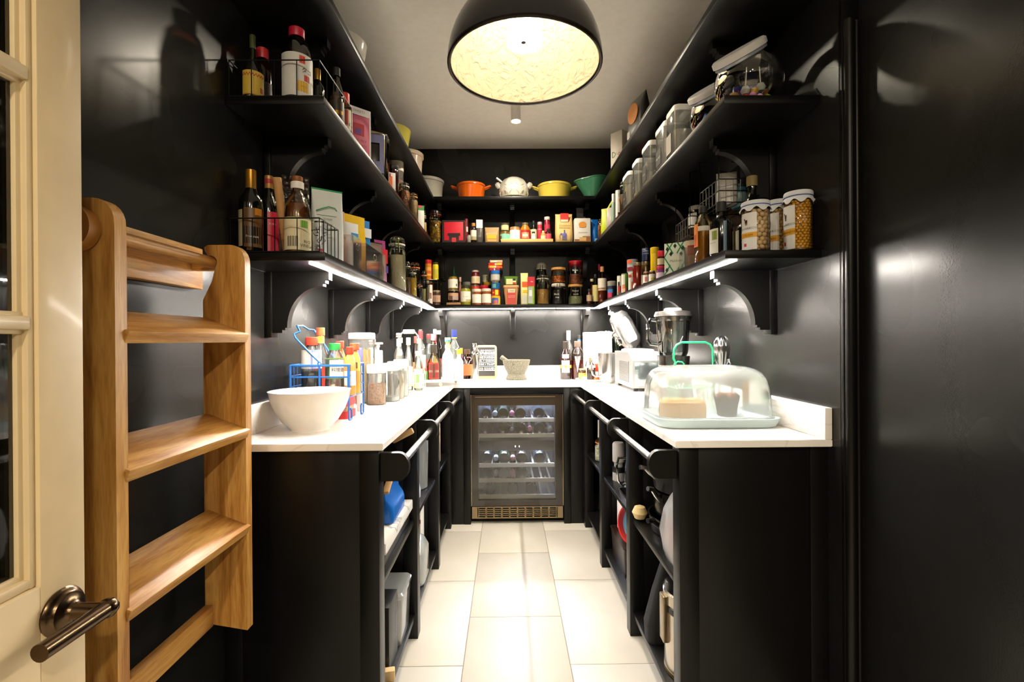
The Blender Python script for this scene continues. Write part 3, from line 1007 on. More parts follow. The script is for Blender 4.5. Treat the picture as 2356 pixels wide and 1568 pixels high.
hl = [(xm_, by0, zr_ + .012), (xm_ - .03, by0 + .004, zr_ + .04), (xm_ - .093, by0 + .02, zr_ + .098), (xm_ - .1, by0 + .026, zr_ + .112), (xm_ - .085, by0 + .04, zr_ + .122), (xm_ - .1, by0 + .05, zr_ + .142),
      (xm_ - .1, by0 + .1, zr_ + .144), (xm_ - .085, by0 + .115, zr_ + .13), (xm_ - .08, by1 - .02, zr_ + .13), (xm_ - .03, by1 - .004, zr_ + .05), (xm_, by1, zr_ + .012)]
obj('handle', jn(W(hl, .0035), W([(xm_ + .006 * math.cos(a), by0, zr_ + .006 + .006 * math.sin(a)) for a in [2 * PI * i / 10 for i in range(10)]], .0025, True)), BLUE, bs)
bz = zf_ + .004
CLR = glass('#f2f4f0', .3, .04, 1.45, .1)
DARKL = mt('#120a06', .2)
RED = mt('#d8422a', .4)
def inb(u, vt, w, y):
    p, r, h = spot(u, vt, w, bz, Y=y)
    return p, r, h
p, r, h = inb(716, 775, 50, 1.728)
bottle('sauce_bottle', 'clear plastic bottle of dark vinegar with red cap and blue label in the wire basket', 'bottle', p, .0345, h, SAUCE, CLR, [(.86, 1, .62, RED)], [(.46, .78, -75, 75, mt('#d9d8d0', .5)), (.46, .78, -5, 45, mt('#6f7fb5', .5)), (.5, .74, 5, 36, mt('#ece8d4', .5))], (.42, DARKL), face(p))
p, r, h = inb(737, 753, 44, 1.812)
bottle('sauce_bottle', 'tall clear bottle with orange cap and yellow neck label in the wire basket', 'bottle', p, .031, h, [(0, 0), (.95, 0), (1, .02), (1, .5), (.9, .58), (.45, .72), (.4, .74), (.4, 1), (0, 1)], CLR, [(.88, 1, .5, mt('#e8663c', .4))], [(.76, .87, -180, 180, mt('#d9b24a', .5)), (.79, .86, -30, 30, mt('#f2cf2a', .5)), (.1, .42, -80, 80, mt('#c23a2a', .5))], (.45, mt('#3a1a0a', .3)), face(p))
p, r, h = inb(769, 789, 44, 1.72)
bottle('cooking_wine_bottle', 'clear bottle with green cap and white oval label at the front of the basket', 'bottle', p, .0325, h, [(0, 0), (.98, 0), (1, .02), (1, .3), (.95, .32), (1, .34), (1, .68), (.9, .76), (.6, .84), (.56, .86), (.56, 1), (0, 1)], CLR, [(.87, 1, .62, mt('#2f9e4c', .4))], [(.32, .72, -80, 80, mt('#7fa35f', .5)), (.36, .68, -30, 70, mt('#f2efe6', .5))], (.7, glass('#efe9da', .3)), face(p),
       txt=[('料理酒', .46, .0155, INK, 20), ('MICHIU', .4, .006, mt('#c07050', .5), 20)], n=28)
p, r, h = inb(804, 797, 27, 1.72)
bottle('sauce_bottle', 'orange sauce bottle with red flip cap in the right corner of the basket', 'bottle', p, .0205, h, SAUCE, mt('#d79a52', .3), [(.84, 1, .6, RED)], [(.2, .5, -70, 70, PAPER)], None, face(p))
p, r, h = inb(815, 789, 24, 1.775)
bottle('sauce_bottle', 'mustard yellow sauce bottle with wide orange cap at the back right of the basket', 'bottle', p, .021, h, SAUCE, mt('#d9a24a', .35), [(.86, 1, .8, mt('#e0603a', .4))], [(.45, .7, -70, 70, mt('#e8c060', .5)), (.5, .62, -10, 30, mt('#5a4a30', .5))], None, face(p))
p, r, h = inb(782, 784, 22, 1.81)
bottle('sauce_bottle', 'small chilli sauce bottle with twin red caps behind the green capped bottle', 'bottle', p, .0195, h, SAUCE, mt('#c85a22', .3), [(.86, 1, .7, RED)], [(.4, .7, -70, 70, mt('#e0a030', .5))], None, face(p))
pp = Vector((-.596, 1.808, bz))
pouch('seasoning_packet', 'red and white seasoning packet behind the bars on the right of the basket', 'packet', pp, .045, .022, .1, mt('#e8e2dc', .4), PI / 2, [(.05, .95, .45, .62, mt('#d03a3a', .4)), (.1, .8, .2, .34, mt('#d85a4a', .4)), (.1, .9, .8, .92, mt('#c83a4a', .4))])
bx_ = thing('lidded_box', 'red plastic box with beige band pushed under the wire basket', 'box', (-.663, 1.775, WT))
obj('body', loft([(0, .083, .05, .012), (.028, .083, .05, .012)]), mt('#cf3330', .35), bx_)
obj('contents', loft([(.028, .078, .045, .012), (.046, .078, .045, .012)]), grain('#cdb48c', '#a98a60', 200), bx_)
obj('lid', loft([(.046, .084, .051, .012), (.078, .08, .047, .014), (.08, .076, .043, .014)]), mt('#d4262c', .3), bx_)

# tall canister of spaghetti by the wall
p, r, h = spot(832, 765, 62, WT, Y=2.2)
t = canister('spaghetti_canister', 'tall clear canister of yellow spaghetti with a white lid by the left wall', p, .108, .108, h, None, 0, 0, cr=.55, lidh=.085)
sg = []
random.seed(3)
for i in range(46):
    a, q = random.uniform(0, 2 * PI), .041 * math.sqrt(random.random())
    sg.append(mv(cyl(.0024, .004, h * random.uniform(.74, .78), 5), (q * math.cos(a), q * math.sin(a), 0)))
obj('spaghetti', jn(*sg), mt('#e8bf2c', .5), t, kind='stuff')
p, r, h = spot(826.5, 800, 10, WT, Y=1.925)
bottle('spray_bottle', 'slim purple topped bottle between basket and spaghetti canister', 'bottle', p + Vector((-.0, 0, 0)), .0125, h, SAUCE, mt('#e8e0d8', .4), [(.55, 1, .9, mt('#6a6cc0', .4))], (), None)

# row of clear canisters with white lids along the front of the left worktop
p, r, h = front(867, 932, 838, 44)
OAT = grain('#d9a35c', '#b8793a', 150, .6, .9)
canister('cereal_canister', 'clear octagonal canister a third full of cereal loops, white lid, nearest of the row', p, .082, .082, h, OAT, .52, face(p) * .6, cr=.6, lidh=.2)
random.seed(5)
p2, r2, h2 = front(896, 917, 836, 27)
canister('empty_canister', 'clear canister with white lid, second in the row behind the cereal', Vector((-.552, 2.245, WT)), .075, .075, h, mt('#cfd2d0', .5), .12, -.15, cr=.6, lidh=.18)
canister('sugar_canister', 'clear canister of beige sugar with white lid, third in the row', Vector((-.55, 2.34, WT)), .075, .075, h + .004, mt('#cdb79a', .7), .66, -.1, cr=.6, lidh=.18)
canister('flour_canister', 'clear canister of white flour with white lid, last in the row', Vector((-.545, 2.435, WT)), .07, .07, h + .01, mt('#e8e4dc', .7), .7, -.1, cr=.6, lidh=.18)
# glass mug and paper-labelled tub behind
p, r, h = spot(868, 800, 20, WT, Y=2.335)
mg = thing('glass_mug', 'clear glass mug with a round handle beside the spaghetti canister', 'mug', (-.672, 2.305, WT))
obj('body', lathe([(0, .006), (.036, .006), (.038, 0), (.04, .01), (.041, .17), (.0385, .17), (.037, .012), (0, .011)], 24), CLR, mg)
obj('handle', tube([(.04, -.0, .14), (.062, -.0, .145), (.072, -.0, .125), (.07, -.0, .09), (.055, -.0, .07), (.04, 0, .07)], .006, 8), CLR, mg)
obj('contents', cyl(.035, .012, .06, 20), mt('#e6d9c4', .6), mg)
t = bottle('paper_label_tub', 'white tub wrapped in a grey printed paper label behind the canisters', 'tub', (-.698, 2.43, WT), .058, .235, CYLP, mt('#e9e5dc', .5), lab=[(.1, .9, -100, 100, mt('#d9d4c8', .6))], rot=.3, n=28)
for k in range(9):
    obj('print_line', wrap(.0592, .06 + k * .016, .062 + k * .016, -70, 60, 8), mt('#b9b2a4', .6), t)

# white wire carrier with oil and drink bottles
wcx, wcy = -.55, 2.655
wc_ = thing('wire_carrier', 'white wire bottle carrier with a tall looped handle on the left worktop', 'rack', (wcx, wcy, WT), .1)
CW = mt('#f0e6d0', .4)
ws = []
for z in (.006, .05, .1):
    ws.append(tube([(-.085, -.06, z), (.085, -.06, z), (.085, .06, z), (-.085, .06, z)], .0024, 6, True))
for x in (-.085, -.028, .028, .085):
    for y in (-.06, .06):
        ws.append(tube([(x, y, .006), (x, y, .1)], .0022, 6))
    ws.append(tube([(x, -.06, .006), (x, .06, .006)], .002, 6))
obj('frame', jn(*ws), CW, wc_)
obj('handle', jn(tube([(-.085, 0, .1), (-.05, 0, .31), (-.03, 0, .335), (.03, 0, .335), (.05, 0, .31), (.085, 0, .1)], .0035, 6), box(-.032, .032, -.008, .008, .322, .345, .004)), CW, wc_)
GW = [glass('#f0f3ea', .35, .03, 1.45, .14), glass('#e4ecd8', .35, .03, 1.45, .14), glass('#d8e4e0', .35, .03, 1.45, .12)]
def wb(name, label, dx, dy, r, h, prof, m, cap, lab, liq=None, txt=()):
    c, s = math.cos(.1), math.sin(.1)
    bottle(name, label, 'bottle', (wcx + dx * c - dy * s, wcy + dx * s + dy * c, WT + .0105), r, h, prof, m, cap, lab, liq, .15, None, txt)
wb('water_bottle', 'clear bottle with red and white striped neck label in the white carrier', -.052, -.028, .0265, .315, WINE, GW[0], [(.93, 1, .55, mt('#e9e2dc', .4)), (.95, .975, .57, mt('#d8695c', .4))], [(.77, .9, -180, 180, mt('#efe6e0', .5)), (.1, .5, -80, 80, mt('#e9ead9', .5))], (.55, glass('#f2f3e6', .3)))
wb('syrup_bottle', 'clear bottle with cream screw cap in the middle of the white carrier', .0, -.03, .0235, .29, SLIM, GW[0], [(.86, 1, .5, mt('#e8dcc0', .5))], [(.08, .45, -80, 80, mt('#e4ddc8', .5))])
wb('lime_bottle', 'bottle with pale green label and white cap at the right of the carrier', .053, -.03, .0235, .215, SLIM, GW[1], [(.88, 1, .55, WHITE)], [(.06, .55, -85, 85, mt('#cfe0a4', .5)), (.2, .4, -30, 10, mt('#6fae5a', .5))])
wb('tonic_bottle', 'slim clear bottle with white swing top in the back left of the carrier', -.052, .03, .0225, .29, SLIM, GW[2], [(.9, 1, .6, WHITE)], [(.1, .4, -80, 80, PAPER)])
wb('gin_bottle', 'clear bottle with orange banded label in the back right of the carrier', .052, .03, .0235, .285, SLIM, GW[2], [(.9, 1, .5, mt('#d8c6a0', .5))], [(.3, .5, -90, 90, mt('#e0633a', .5)), (.12, .28, -90, 90, PAPER)])
bottle('ketchup_bottle', 'bottle with red and white chevron neck label against the left wall', 'bottle', (-.735, 2.585, WT), .03, .295, WINE, GW[0], [(.9, 1, .6, mt('#e5d5d4', .4)), (.92, .95, .62, mt('#cf4a50', .4))], [(.68, .78, -180, 180, mt('#e4572e', .5)), (.72, .84, -60, 60, mt('#efe9e2', .5))], None, .2)
bottle('soap_dispenser', 'white pump bottle beside the chevron label bottle by the left wall', 'bottle', (-.735, 2.69, WT), .027, .275, SLIM, mt('#f0ebe0', .35), [(.9, 1, .5, mt('#f4efe4', .4)), (.96, 1, 1.1, mt('#f4efe4', .4))], [(.1, .45, -80, 80, PAPER)], None)

# round white tray of spirits in the left corner
tx, ty = -.5, 3.085
tr = thing('round_tray', 'large round white tray on small ball feet holding spirits in the left corner', 'tray', (tx, ty, WT))
TRR = .205
obj('plate', lathe([(0, .028), (TRR - .004, .028), (TRR, .031), (TRR, .046), (TRR - .005, .046), (TRR - .006, .034), (0, .034)], 64), mt('#efe7d8', .35), tr)
for k in range(4):
    a = .5 + k * PI / 2
    obj('foot', mv(lathe([(0, 0), (.008, .002), (.012, .013), (.008, .025), (.006, .028), (0, .028)], 14), ((TRR - .03) * math.cos(a), (TRR - .03) * math.sin(a), 0)), mt('#e9dfcc', .4), tr)
tz = WT + .0345
def tb(name, label, u, vt, w, y, prof, m, cap=(), lab=(), liq=None, txt=(), sy=1.0, cat='bottle', rot=None):
    p, r, h = spot(u, vt, w, tz, Y=y)
    return bottle(name, label, cat, p, r, h, prof, m, cap, lab, liq, face(p) if rot is None else rot, 'spirits on the round tray', txt, 20, sy)
AMB = glass('#8a3c12', .3, .04)
tb('liqueur_bottle', 'amber rum bottle with a red rimmed oval label at the front of the tray', 997, 792, 34, 2.965, [(0, 0), (.95, 0), (1, .03), (1, .38), (.9, .52), (.5, .68), (.4, .74), (.4, 1), (0, 1)], glass('#e8d8c0', .3), [(.76, 1, .46, mt('#2c261c', .4))], [(.06, .5, -42, 42, mt('#a03028', .5)), (.09, .47, -36, 36, mt('#3a2016', .5)), (.24, .3, -38, 38, mt('#e8e0d0', .5))], (.42, mt('#4a1a08', .15)))
tb('coconut_bottle', 'white coconut liqueur bottle with teal and cork stopper at the tray front', 1029.5, 776, 27, 2.975, [(0, 0), (.95, 0), (1, .03), (1, .48), (.85, .6), (.45, .7), (.38, .75), (.38, .86), (0, .86)], mt('#eef2e2', .2), [(.75, .83, .48, mt('#d8bd84', .6)), (.83, .9, .38, mt('#d39a5e', .6)), (.9, .95, .5, mt('#4c9c8c', .5)), (.95, 1, .5, mt('#efece4', .5))], [(.3, .44, -40, 20, mt('#cfe0c0', .5))])
tb('bitters_bottle', 'small white wrapped bottle with yellow square cap on the tray', 1055, 803, 20, 3.0, [(0, 0), (.96, 0), (1, .02), (1, .6), (.5, .72), (.44, .76), (.44, 1), (0, 1)], mt('#efece6', .5), [(.84, 1, .52, mt('#e8ae24', .4))], ())
tb('bitters_bottle', 'small brown bottle with orange cap tucked behind the yellow capped one', 1060, 800, 12, 3.195, SAUCE, mt('#3a1408', .2), [(.8, 1, .6, mt('#e89018', .4))], [(.1, .5, -60, 60, mt('#d8a030', .5))])
tb('blue_cap_bottle', 'tall clear bottle with blue foil cap at the back right of the tray', 1044.5, 758, 26, 3.14, WINE, GW[2], [(.84, 1, .46, mt('#2a3a8c', .35)), (.82, .85, .47, mt('#d8c44a', .4))], [(.1, .4, -80, 80, PAPER)])
tb('whisky_flask', 'square shouldered brown whisky flask at the right of the tray', 1074, 803, 26, 3.09, [(0, 0), (.96, 0), (1, .02), (1, .62), (.8, .7), (.45, .76), (.42, 1), (0, 1)], glass('#b0643a', .3), [(.84, 1, .5, mt('#4a3020', .4))], [(.12, .5, -70, 70, mt('#b06a3a', .5))], (.55, mt('#5a1e0a', .2)))
tb('vermouth_bottle', 'clear bottle with red foil neck at the left of the tray', 967, 757, 24, 2.985, WINE, GW[0], [(.8, .97, .46, mt('#c43a40', .35)), (.97, 1, .3, INK)], [(.12, .5, -80, 80, mt('#e6e6dc', .5))])
tb('aperitif_bottle', 'bottle with bright red cap behind the red foil bottle', 955, 773, 15, 3.07, SLIM, glass('#e6b8a0', .3), [(.84, 1, .5, mt('#d23a30', .4))], [(.1, .4, -80, 80, mt('#d87a5a', .5))])
tb('gin_bottle', 'clear gin bottle with red cap and orange diagonal label on the tray', 986, 768, 18, 3.055, SLIM, GW[2], [(.9, 1, .6, mt('#c8383a', .4)), (.8, .9, .55, mt('#4a4a44', .4))], [(.2, .44, -80, 80, mt('#e2582e', .5))])
tb('gin_bottle', 'bottle with pale blue and white cap in the middle of the tray', 995, 768, 14, 3.12, SLIM, GW[1], [(.86, 1, .6, mt('#dfe8ee', .4))], [(.2, .5, -80, 80, mt('#c8d8a8', .5))])
tb('rose_bottle', 'bottle with pink foil neck and white stopper at the back of the tray', 1000, 757, 14, 3.17, WINE, glass('#e8c0b8', .3), [(.72, .92, .46, mt('#d25a60', .35)), (.92, 1, .5, WHITE)], [(.1, .4, -80, 80, PAPER)])
tb('port_bottle', 'black bottle with a white pourer at the back of the tray', 1009, 760, 18, 3.262, WINE, mt('#0c0a08', .1), [(.92, 1, .55, mt('#efe6d6', .4))], [(.1, .4, -80, 80, mt('#7a2a20', .5))])
tb('chilli_bottle', 'tiny hot sauce bottle with red cap at the left edge of the tray', 978.5, 846, 9, 2.92, SAUCE, mt('#4a7a3a', .3), [(.74, 1, .7, mt('#d83a2a', .4))])

# shaker, letter board, mortar
p, r, h = spot(1091, 789, 24, WT, Y=3.36)
t = thing('cocktail_shaker', 'polished steel cocktail shaker beside the letter board', 'shaker', (p.x, p.y, WT))
SH = mt('#d8d4ce', .12, 1)
obj('cup', lathe([(0, 0), (r * .72, 0), (r * .74, .004), (r, h * .7), (0, h * .7)], 32), SH, t)
obj('shoulder', lathe([(r * 1.01, h * .69), (r * 1.01, h * .72), (r * .9, h * .76), (r * .55, h * .79), (0, h * .79)], 32), SH, t)
obj('cap', lathe([(r * .56, h * .785), (r * .5, h * .985), (r * .42, h), (0, h)], 32), SH, t)
q0, q1 = at(1094, 861, y=3.5), at(1143, 861, y=3.5)
lw = q1.x - q0.x
t = thing('letter_board', 'small pale wood framed board with rows of white capital lettering', 'sign', ((q0.x + q1.x) / 2, 3.505, WT + .0015), rot=(math.radians(-13), 0, 0))
lh = .25
fo = rr(lw / 2, lh / 2, .022, 5)
fi = rr(lw / 2 - .014, lh / 2 - .017, .004, 5)
n = len(fo)
V = [(x, y_, z + lh / 2) for y_ in (-.006, .006) for x, z in fo] + [(x, y_, z + lh / 2) for y_ in (-.006, .006) for x, z in fi]
Fc = []
for i in range(n):
    j = (i + 1) % n
    Fc += [(i, j, 2 * n + j, 2 * n + i), (n + j, n + i, 3 * n + i, 3 * n + j), (j, i, n + i, n + j), (2 * n + i, 2 * n + j, 3 * n + j, 3 * n + i)]
obj('frame', (V, Fc), mt('#b8955c', .5), t)
obj('panel', box(-lw / 2 + .013, lw / 2 - .013, -.001, .005, .016, lh - .016), mt('#1c1b1a', .6), t)
bd = [('2 COCONUT', 'GRAINS'), ('DRY NOODLES',), ('ONE PUMPKIN',), ('OIL + ONION',), ('BUNS + TOAST',), ('FOR DINNER', 'EASY CHICKEN')]
zz = lh - .044
for k, row in enumerate(bd):
    for s_ in row:
        sz = .013 if len(row) == 2 else .0185
        g = text(s_, 1)
        wmax = max(v[0] for v in g[0]) - min(v[0] for v in g[0])
        sc = (lw - .034) / wmax
        obj('lettering', mv((g[0], g[1]), (0, -.0022, zz), s=(sc, 1, sz)), mt('#f4f1e8', .6), t)
        zz -= sz * .95
    obj('ledge', box(-lw / 2 + .013, lw / 2 - .013, -.0035, 0, zz + .0085, zz + .0105), mt('#e8e2d4', .5), t)
    zz -= .0085 if len(row) == 1 else .004
p, r, h = spot(1187, 826, 62, WT, Y=3.42)
gm, N, L, b = new_mat('granite')
tc = N.new('ShaderNodeTexCoord'); vo = N.new('ShaderNodeTexNoise'); vo.inputs['Scale'].default_value = 320; vo.inputs['Detail'].default_value = 3
L.new(tc.outputs['Object'], vo.inputs['Vector'])
cr_ = N.new('ShaderNodeValToRGB'); cr_.color_ramp.elements[0].position = .38; cr_.color_ramp.elements[0].color = lin('#2e2b25'); cr_.color_ramp.elements[1].position = .62; cr_.color_ramp.elements[1].color = lin('#77725f')
L.new(vo.outputs[0], cr_.inputs[0]); L.new(cr_.outputs[0], b.inputs['Base Color']); b.inputs['Roughness'].default_value = .7
t = thing('mortar', 'grey granite mortar standing before the back wall', 'mortar', (p.x, p.y, WT))
r = .1; h = .142
obj('bowl', lathe([(0, .0), (r * .74, 0), (r * .76, .008), (r * .62, .04), (r * .64, .046), (r * .8, .075), (r * .95, .115), (r, h), (r * .84, h), (r * .7, .09), (r * .4, .06), (0, .055)], 40), gm, t)
obj('boss', mv(lathe([(0, .006), (.008, .006), (.012, 0)], 14), (-.035, -r * .93, .112), rx=PI / 2), gm, t)
t = thing('pestle', 'granite pestle leaning out of the mortar', 'pestle', (p.x + .02, p.y, WT + .075))
obj('body', mv(lathe([(0, -.01), (.018, -.004), (.021, .01), (.016, .05), (.013, .1), (.015, .135), (.017, .15), (.014, .158), (0, .16)], 20), (0, 0, 0), ry=math.radians(-56)), gm, t)

# ================================================================ right and back worktop
# cake box
ccx, ccy = .672, 1.622
MINT = mt('#cfe4ea', .3, 0, .2)
t = thing('cake_box', 'clear domed cake box on a pale blue tray on the right worktop', 'cake box', (ccx, ccy, WT))
hx, hy = .2, .152
obj('tray', loft([(0, hx - .018, hy - .018, .05), (.004, hx - .01, hy - .01, .055), (.026, hx, hy, .06), (.03, hx, hy, .06), (.03, hx - .008, hy - .008, .055), (.012, hx - .02, hy - .02, .05)], 6, (1, 1)), MINT, t)
dm = [(.028, .184, .136, .06), (.06, .183, .135, .06), (.12, .18, .132, .06), (.15, .174, .127, .06), (.17, .162, .115, .055), (.183, .143, .097, .05), (.19, .12, .074, .045), (.191, .1, .055, .035), (.186, .095, .05, .035)]
obj('dome', loft(dm, 6, (0, 1)), glass('#f8f9f9', .25, .12, 1.4, .3), t)
obj('dome_rim', loft([(.027, .189, .141, .06), (.033, .189, .141, .06), (.034, .184, .136, .06), (.027, .184, .136, .06)], 6, (0, 0)), glass('#f4f8f8', .5, .1, 1.45, .5), t)
ck = tag(obj('loaf_cake', loft([(0, .073, .034, .01), (.012, .075, .036, .012), (.05, .074, .036, .014), (.058, .066, .03, .016)], 4), grain('#c9a06a', '#b2854e', 260, .8, .4), loc=(ccx - .065, ccy + .03, WT + .0135), rz=-.12), 'half a loaf cake under the dome of the cake box', 'cake')
obj('crust', loft([(.0575, .067, .031, .016), (.0605, .06, .025, .016)], 4), mt('#a3763c', .8), ck)
mf = thing('muffin', 'chocolate muffin in a dark paper case under the dome of the cake box', 'muffin', (ccx + .098, ccy + .045, WT + .0135))
V, Fc = lathe([(0, 0), (.03, 0), (.034, .03), (.04, .058), (.042, .07)], 28)
V = [(x * (1 + .05 * math.sin(9 * math.atan2(y, x))), y * (1 + .05 * math.sin(9 * math.atan2(y, x))), z + (.008 * math.sin(5 * math.atan2(y, x)) if z > .06 else 0)) for x, y, z in V]
obj('paper_case', (V, Fc), mt('#2a2320', .7), mf)
obj('top', lathe([(.038, .055), (.041, .064), (.034, .073), (.018, .079), (0, .081)], 24), grain('#5b3a2a', '#77503a', 200, .9, .5), mf)

# ice cream maker with vent grid
SIL = mt('#c4c6c6', .32, .75)
im = thing('ice_cream_maker', 'long silver ice cream maker with a vent grid on its side', 'appliance', (.772, 2.765, WT))
iw, id_, ih = .1, .21, .212
poly = [(-id_, .018), (id_, .018), (id_, ih), (-id_ + .1, ih), (-id_, ih - .045)]
obj('body', prism(poly, -iw, iw, 'x'), SIL, im, sharp=20)
obj('front_panel', box(-iw + .012, iw - .004, -id_ - .002, -id_ + .004, .03, ih - .055, .002), mt('#b9c8cc', .12, .9), im)
obj('lettering', mv(text('cuisine', .022), (.045, -id_ - .0032, .105)), mt('#eef2f2', .3, .6), im)
vg = [box(-iw - .0015, -iw + .002, -id_ + .075, -id_ + .08, .045, ih - .05)]
for k in range(16):
    z = .045 + k * .0072
    vg.append(box(-iw - .0012, -iw + .002, -id_ + .085, -id_ + .3, z, z + .0034))
obj('vent_grid', jn(*vg), mt('#4a4a4a', .5), im)
obj('lid', loft([(ih, .075, .12, .03, 0, .06), (ih + .012, .072, .115, .03, 0, .06), (ih + .016, .06, .1, .03, 0, .06)]), mt('#d6d8da', .2, .4), im)
for x in (-.075, .075):
    for y in (-.18, .18):
        obj('foot', mv(cyl(.012, 0, .019, 12), (x, y, 0)), INK, im)

# stand mixer with raised head, steel bowl and whisk
mx_, my_ = .815, 3.215
mxr = thing('stand_mixer', 'silver stand mixer with its head tilted up in the right corner', 'mixer', (mx_, my_, WT))
MS = mt('#b9b9b8', .25, .85)
obj('foot', loft([(0, .08, .09, .04, -.03, 0), (.02, .08, .09, .04, -.03, 0), (.032, .07, .08, .035, -.03, 0)]), MS, mxr)
obj('column', loft([(.03, .045, .05, .035, .02, 0), (.14, .04, .045, .03, .025, 0), (.25, .042, .05, .03, .02, 0)]), MS, mxr)
hd_g = loft([(-.02, .03, .03, .028), (0, .052, .052, .04), (.04, .07, .06, .045), (.16, .07, .06, .045), (.22, .062, .055, .045), (.245, .04, .035, .03)], 6)
hd_ = obj('head', mv(hd_g, (.03, -.02, .245), ry=math.radians(-27)), MS, mxr, sharp=40)
obj('side_band', mv(loft([(.03, .028, .002, .0015, 0, -.0615), (.05, .036, .003, .002, 0, -.0615), (.17, .036, .003, .002, 0, -.0615), (.2, .026, .002, .0015, 0, -.0585)], 3), (.03, -.02, .245), ry=math.radians(-27)), mt('#e9e7e4', .2, .3), hd_)
obj('hub', mv(lathe([(.03, 0), (.032, .004), (.032, .022), (.026, .024), (.022, .02), (0, .02)], 24), (-.052, -.025, .275), ry=math.radians(-110)), CHROME, mxr)
obj('lock_knob', mv(cyl(.012, 0, .03, 14), (-.105, -.03, .455), ry=math.radians(-80)), mt('#dedddb', .3), mxr)
wk = []
for k in range(7):
    a = PI * k / 7
    wk.append(tube([(.022 * math.sin(q) * math.cos(a) * 1.6, .022 * math.sin(q) * math.sin(a) * 1.6, -.11 * (1 - math.cos(q)) / 2 - .02) for q in [PI * 2 * i / 18 for i in range(19)]], .0012, 5))
obj('whisk', mv(jn(*wk, cyl(.008, -.03, .01, 10)), (-.085, -.01, .335), ry=math.radians(63)), CHROME, mxr)
p, r, h = spot(1403, 803, 44, WT, Y=3.07)
mb = thing('mixer_bowl', 'brushed steel mixing bowl with a loop handle beside the ice cream maker', 'bowl', (p.x - .012, p.y, WT))
obj('bowl', lathe([(0, .004), (.035, .002), (.042, 0), (.042, .008), (.058, .03), (.066, .08), (.066, .195), (.069, .198), (.064, .198), (.062, .08), (.05, .03), (0, .02)], 36), STEEL, mb)
obj('handle', tube([(-.064, -.012, .165), (-.092, -.018, .168), (-.112, -.022, .15), (-.114, -.022, .09), (-.104, -.02, .058), (-.085, -.016, .045), (-.056, -.01, .05)], .0065, 10), STEEL, mb)

# blender
p, r, h = spot(1548, 712, 84, WT, Y=2.2)
bl = thing('blender', 'blender with ribbed glass jug, black lid and base beside the right wall', 'blender', p, face(p) * .6)
zj0, zj1 = .205, .385
obj('base', loft([(0, .08, .08, .03), (.02, .082, .082, .03), (.12, .07, .07, .03), (.16, .065, .065, .03), (zj0, .068, .068, .03)]), mt('#17120f', .2, 0, .4), bl)
obj('chrome_band', loft([(.158, .0665, .0665, .03), (.164, .0665, .0665, .03)]), CHROME, bl)
obj('dial', mv(lathe([(0, .026), (.018, .026), (.021, .02), (.022, 0), (0, 0)], 20), (-.055, -.075, .085), rx=PI / 2), mt('#e6e6e4', .3), bl)
V, Fc = lathe([(0, zj0 + .004), (.058, zj0), (.064, zj0 + .015), (.073, zj1 - .03), (.078, zj1), (.074, zj1), (.069, zj1 - .03), (.06, zj0 + .018), (0, zj0 + .014)], 48)
V = [(x * (1 + .03 * math.cos(8 * math.atan2(y, x))), y * (1 + .03 * math.cos(8 * math.atan2(y, x))), z) for x, y, z in V]
obj('jug', (V, Fc), glass('#eef2f0', .8, .03), bl, sharp=60)
obj('jug_handle', tube([(-.072, 0, zj1 - .015), (-.1, 0, zj1 - .012), (-.112, 0, zj1 - .035), (-.112, 0, zj0 + .075), (-.1, 0, zj0 + .055), (-.066, 0, zj0 + .05)], .0085, 10), glass('#e8eeec', 1.2, .03), bl)
obj('lid', lathe([(.066, zj1 - .02), (.074, zj1 - .02), (.074, zj1), (.084, zj1 + .002), (.084, zj1 + .008), (.078, zj1 + .024), (.05, zj1 + .028), (0, zj1 + .028)], 40), mt('#3c3a38', .3), bl)
obj('lid_cap', lathe([(.04, zj1 + .026), (.04, zj1 + .036), (.034, zj1 + .041), (0, zj1 + .041)], 28), mt('#d0cfcc', .3, .4), bl)

# green wire basket
GRN = mt('#1f9a68', .35)
gx, gy = .775, 2.005
gb = thing('green_wire_basket', 'green wire basket with an arched handle behind the cake box', 'basket', (gx, gy, WT))
ws = [tube([(x, y, z) for x, y in rr(.085, .055, .02, 3)], .0028, 6, True) for z in (.006, .08, .165)]
for k in range(8):
    x, y = rr(.085, .055, .02, 3)[k * 2]
    ws.append(tube([(x, y, .006), (x, y, .165)], .002, 6))
for k in (-.05, 0, .05):
    ws.append(tube([(k, -.055, .006), (k, .055, .006)], .002, 6))
obj('frame', jn(*ws), GRN, gb)
obj('handle', tube([(-.082, -.03, .168), (-.076, -.03, .185), (-.084, -.03, .2), (-.082, -.03, .238), (-.07, -.03, .258), (-.05, -.03, .268), (.05, -.03, .268), (.07, -.03, .258), (.08, -.03, .24), (.082, -.03, .168)], .0045, 10), GRN, gb)
obj('catch', tube([(-.084, -.056, .165), (-.084, -.056, .182), (-.076, -.056, .19), (-.058, -.056, .188), (-.05, -.056, .18), (-.05, -.056, .165)], .003, 8), GRN, gb)

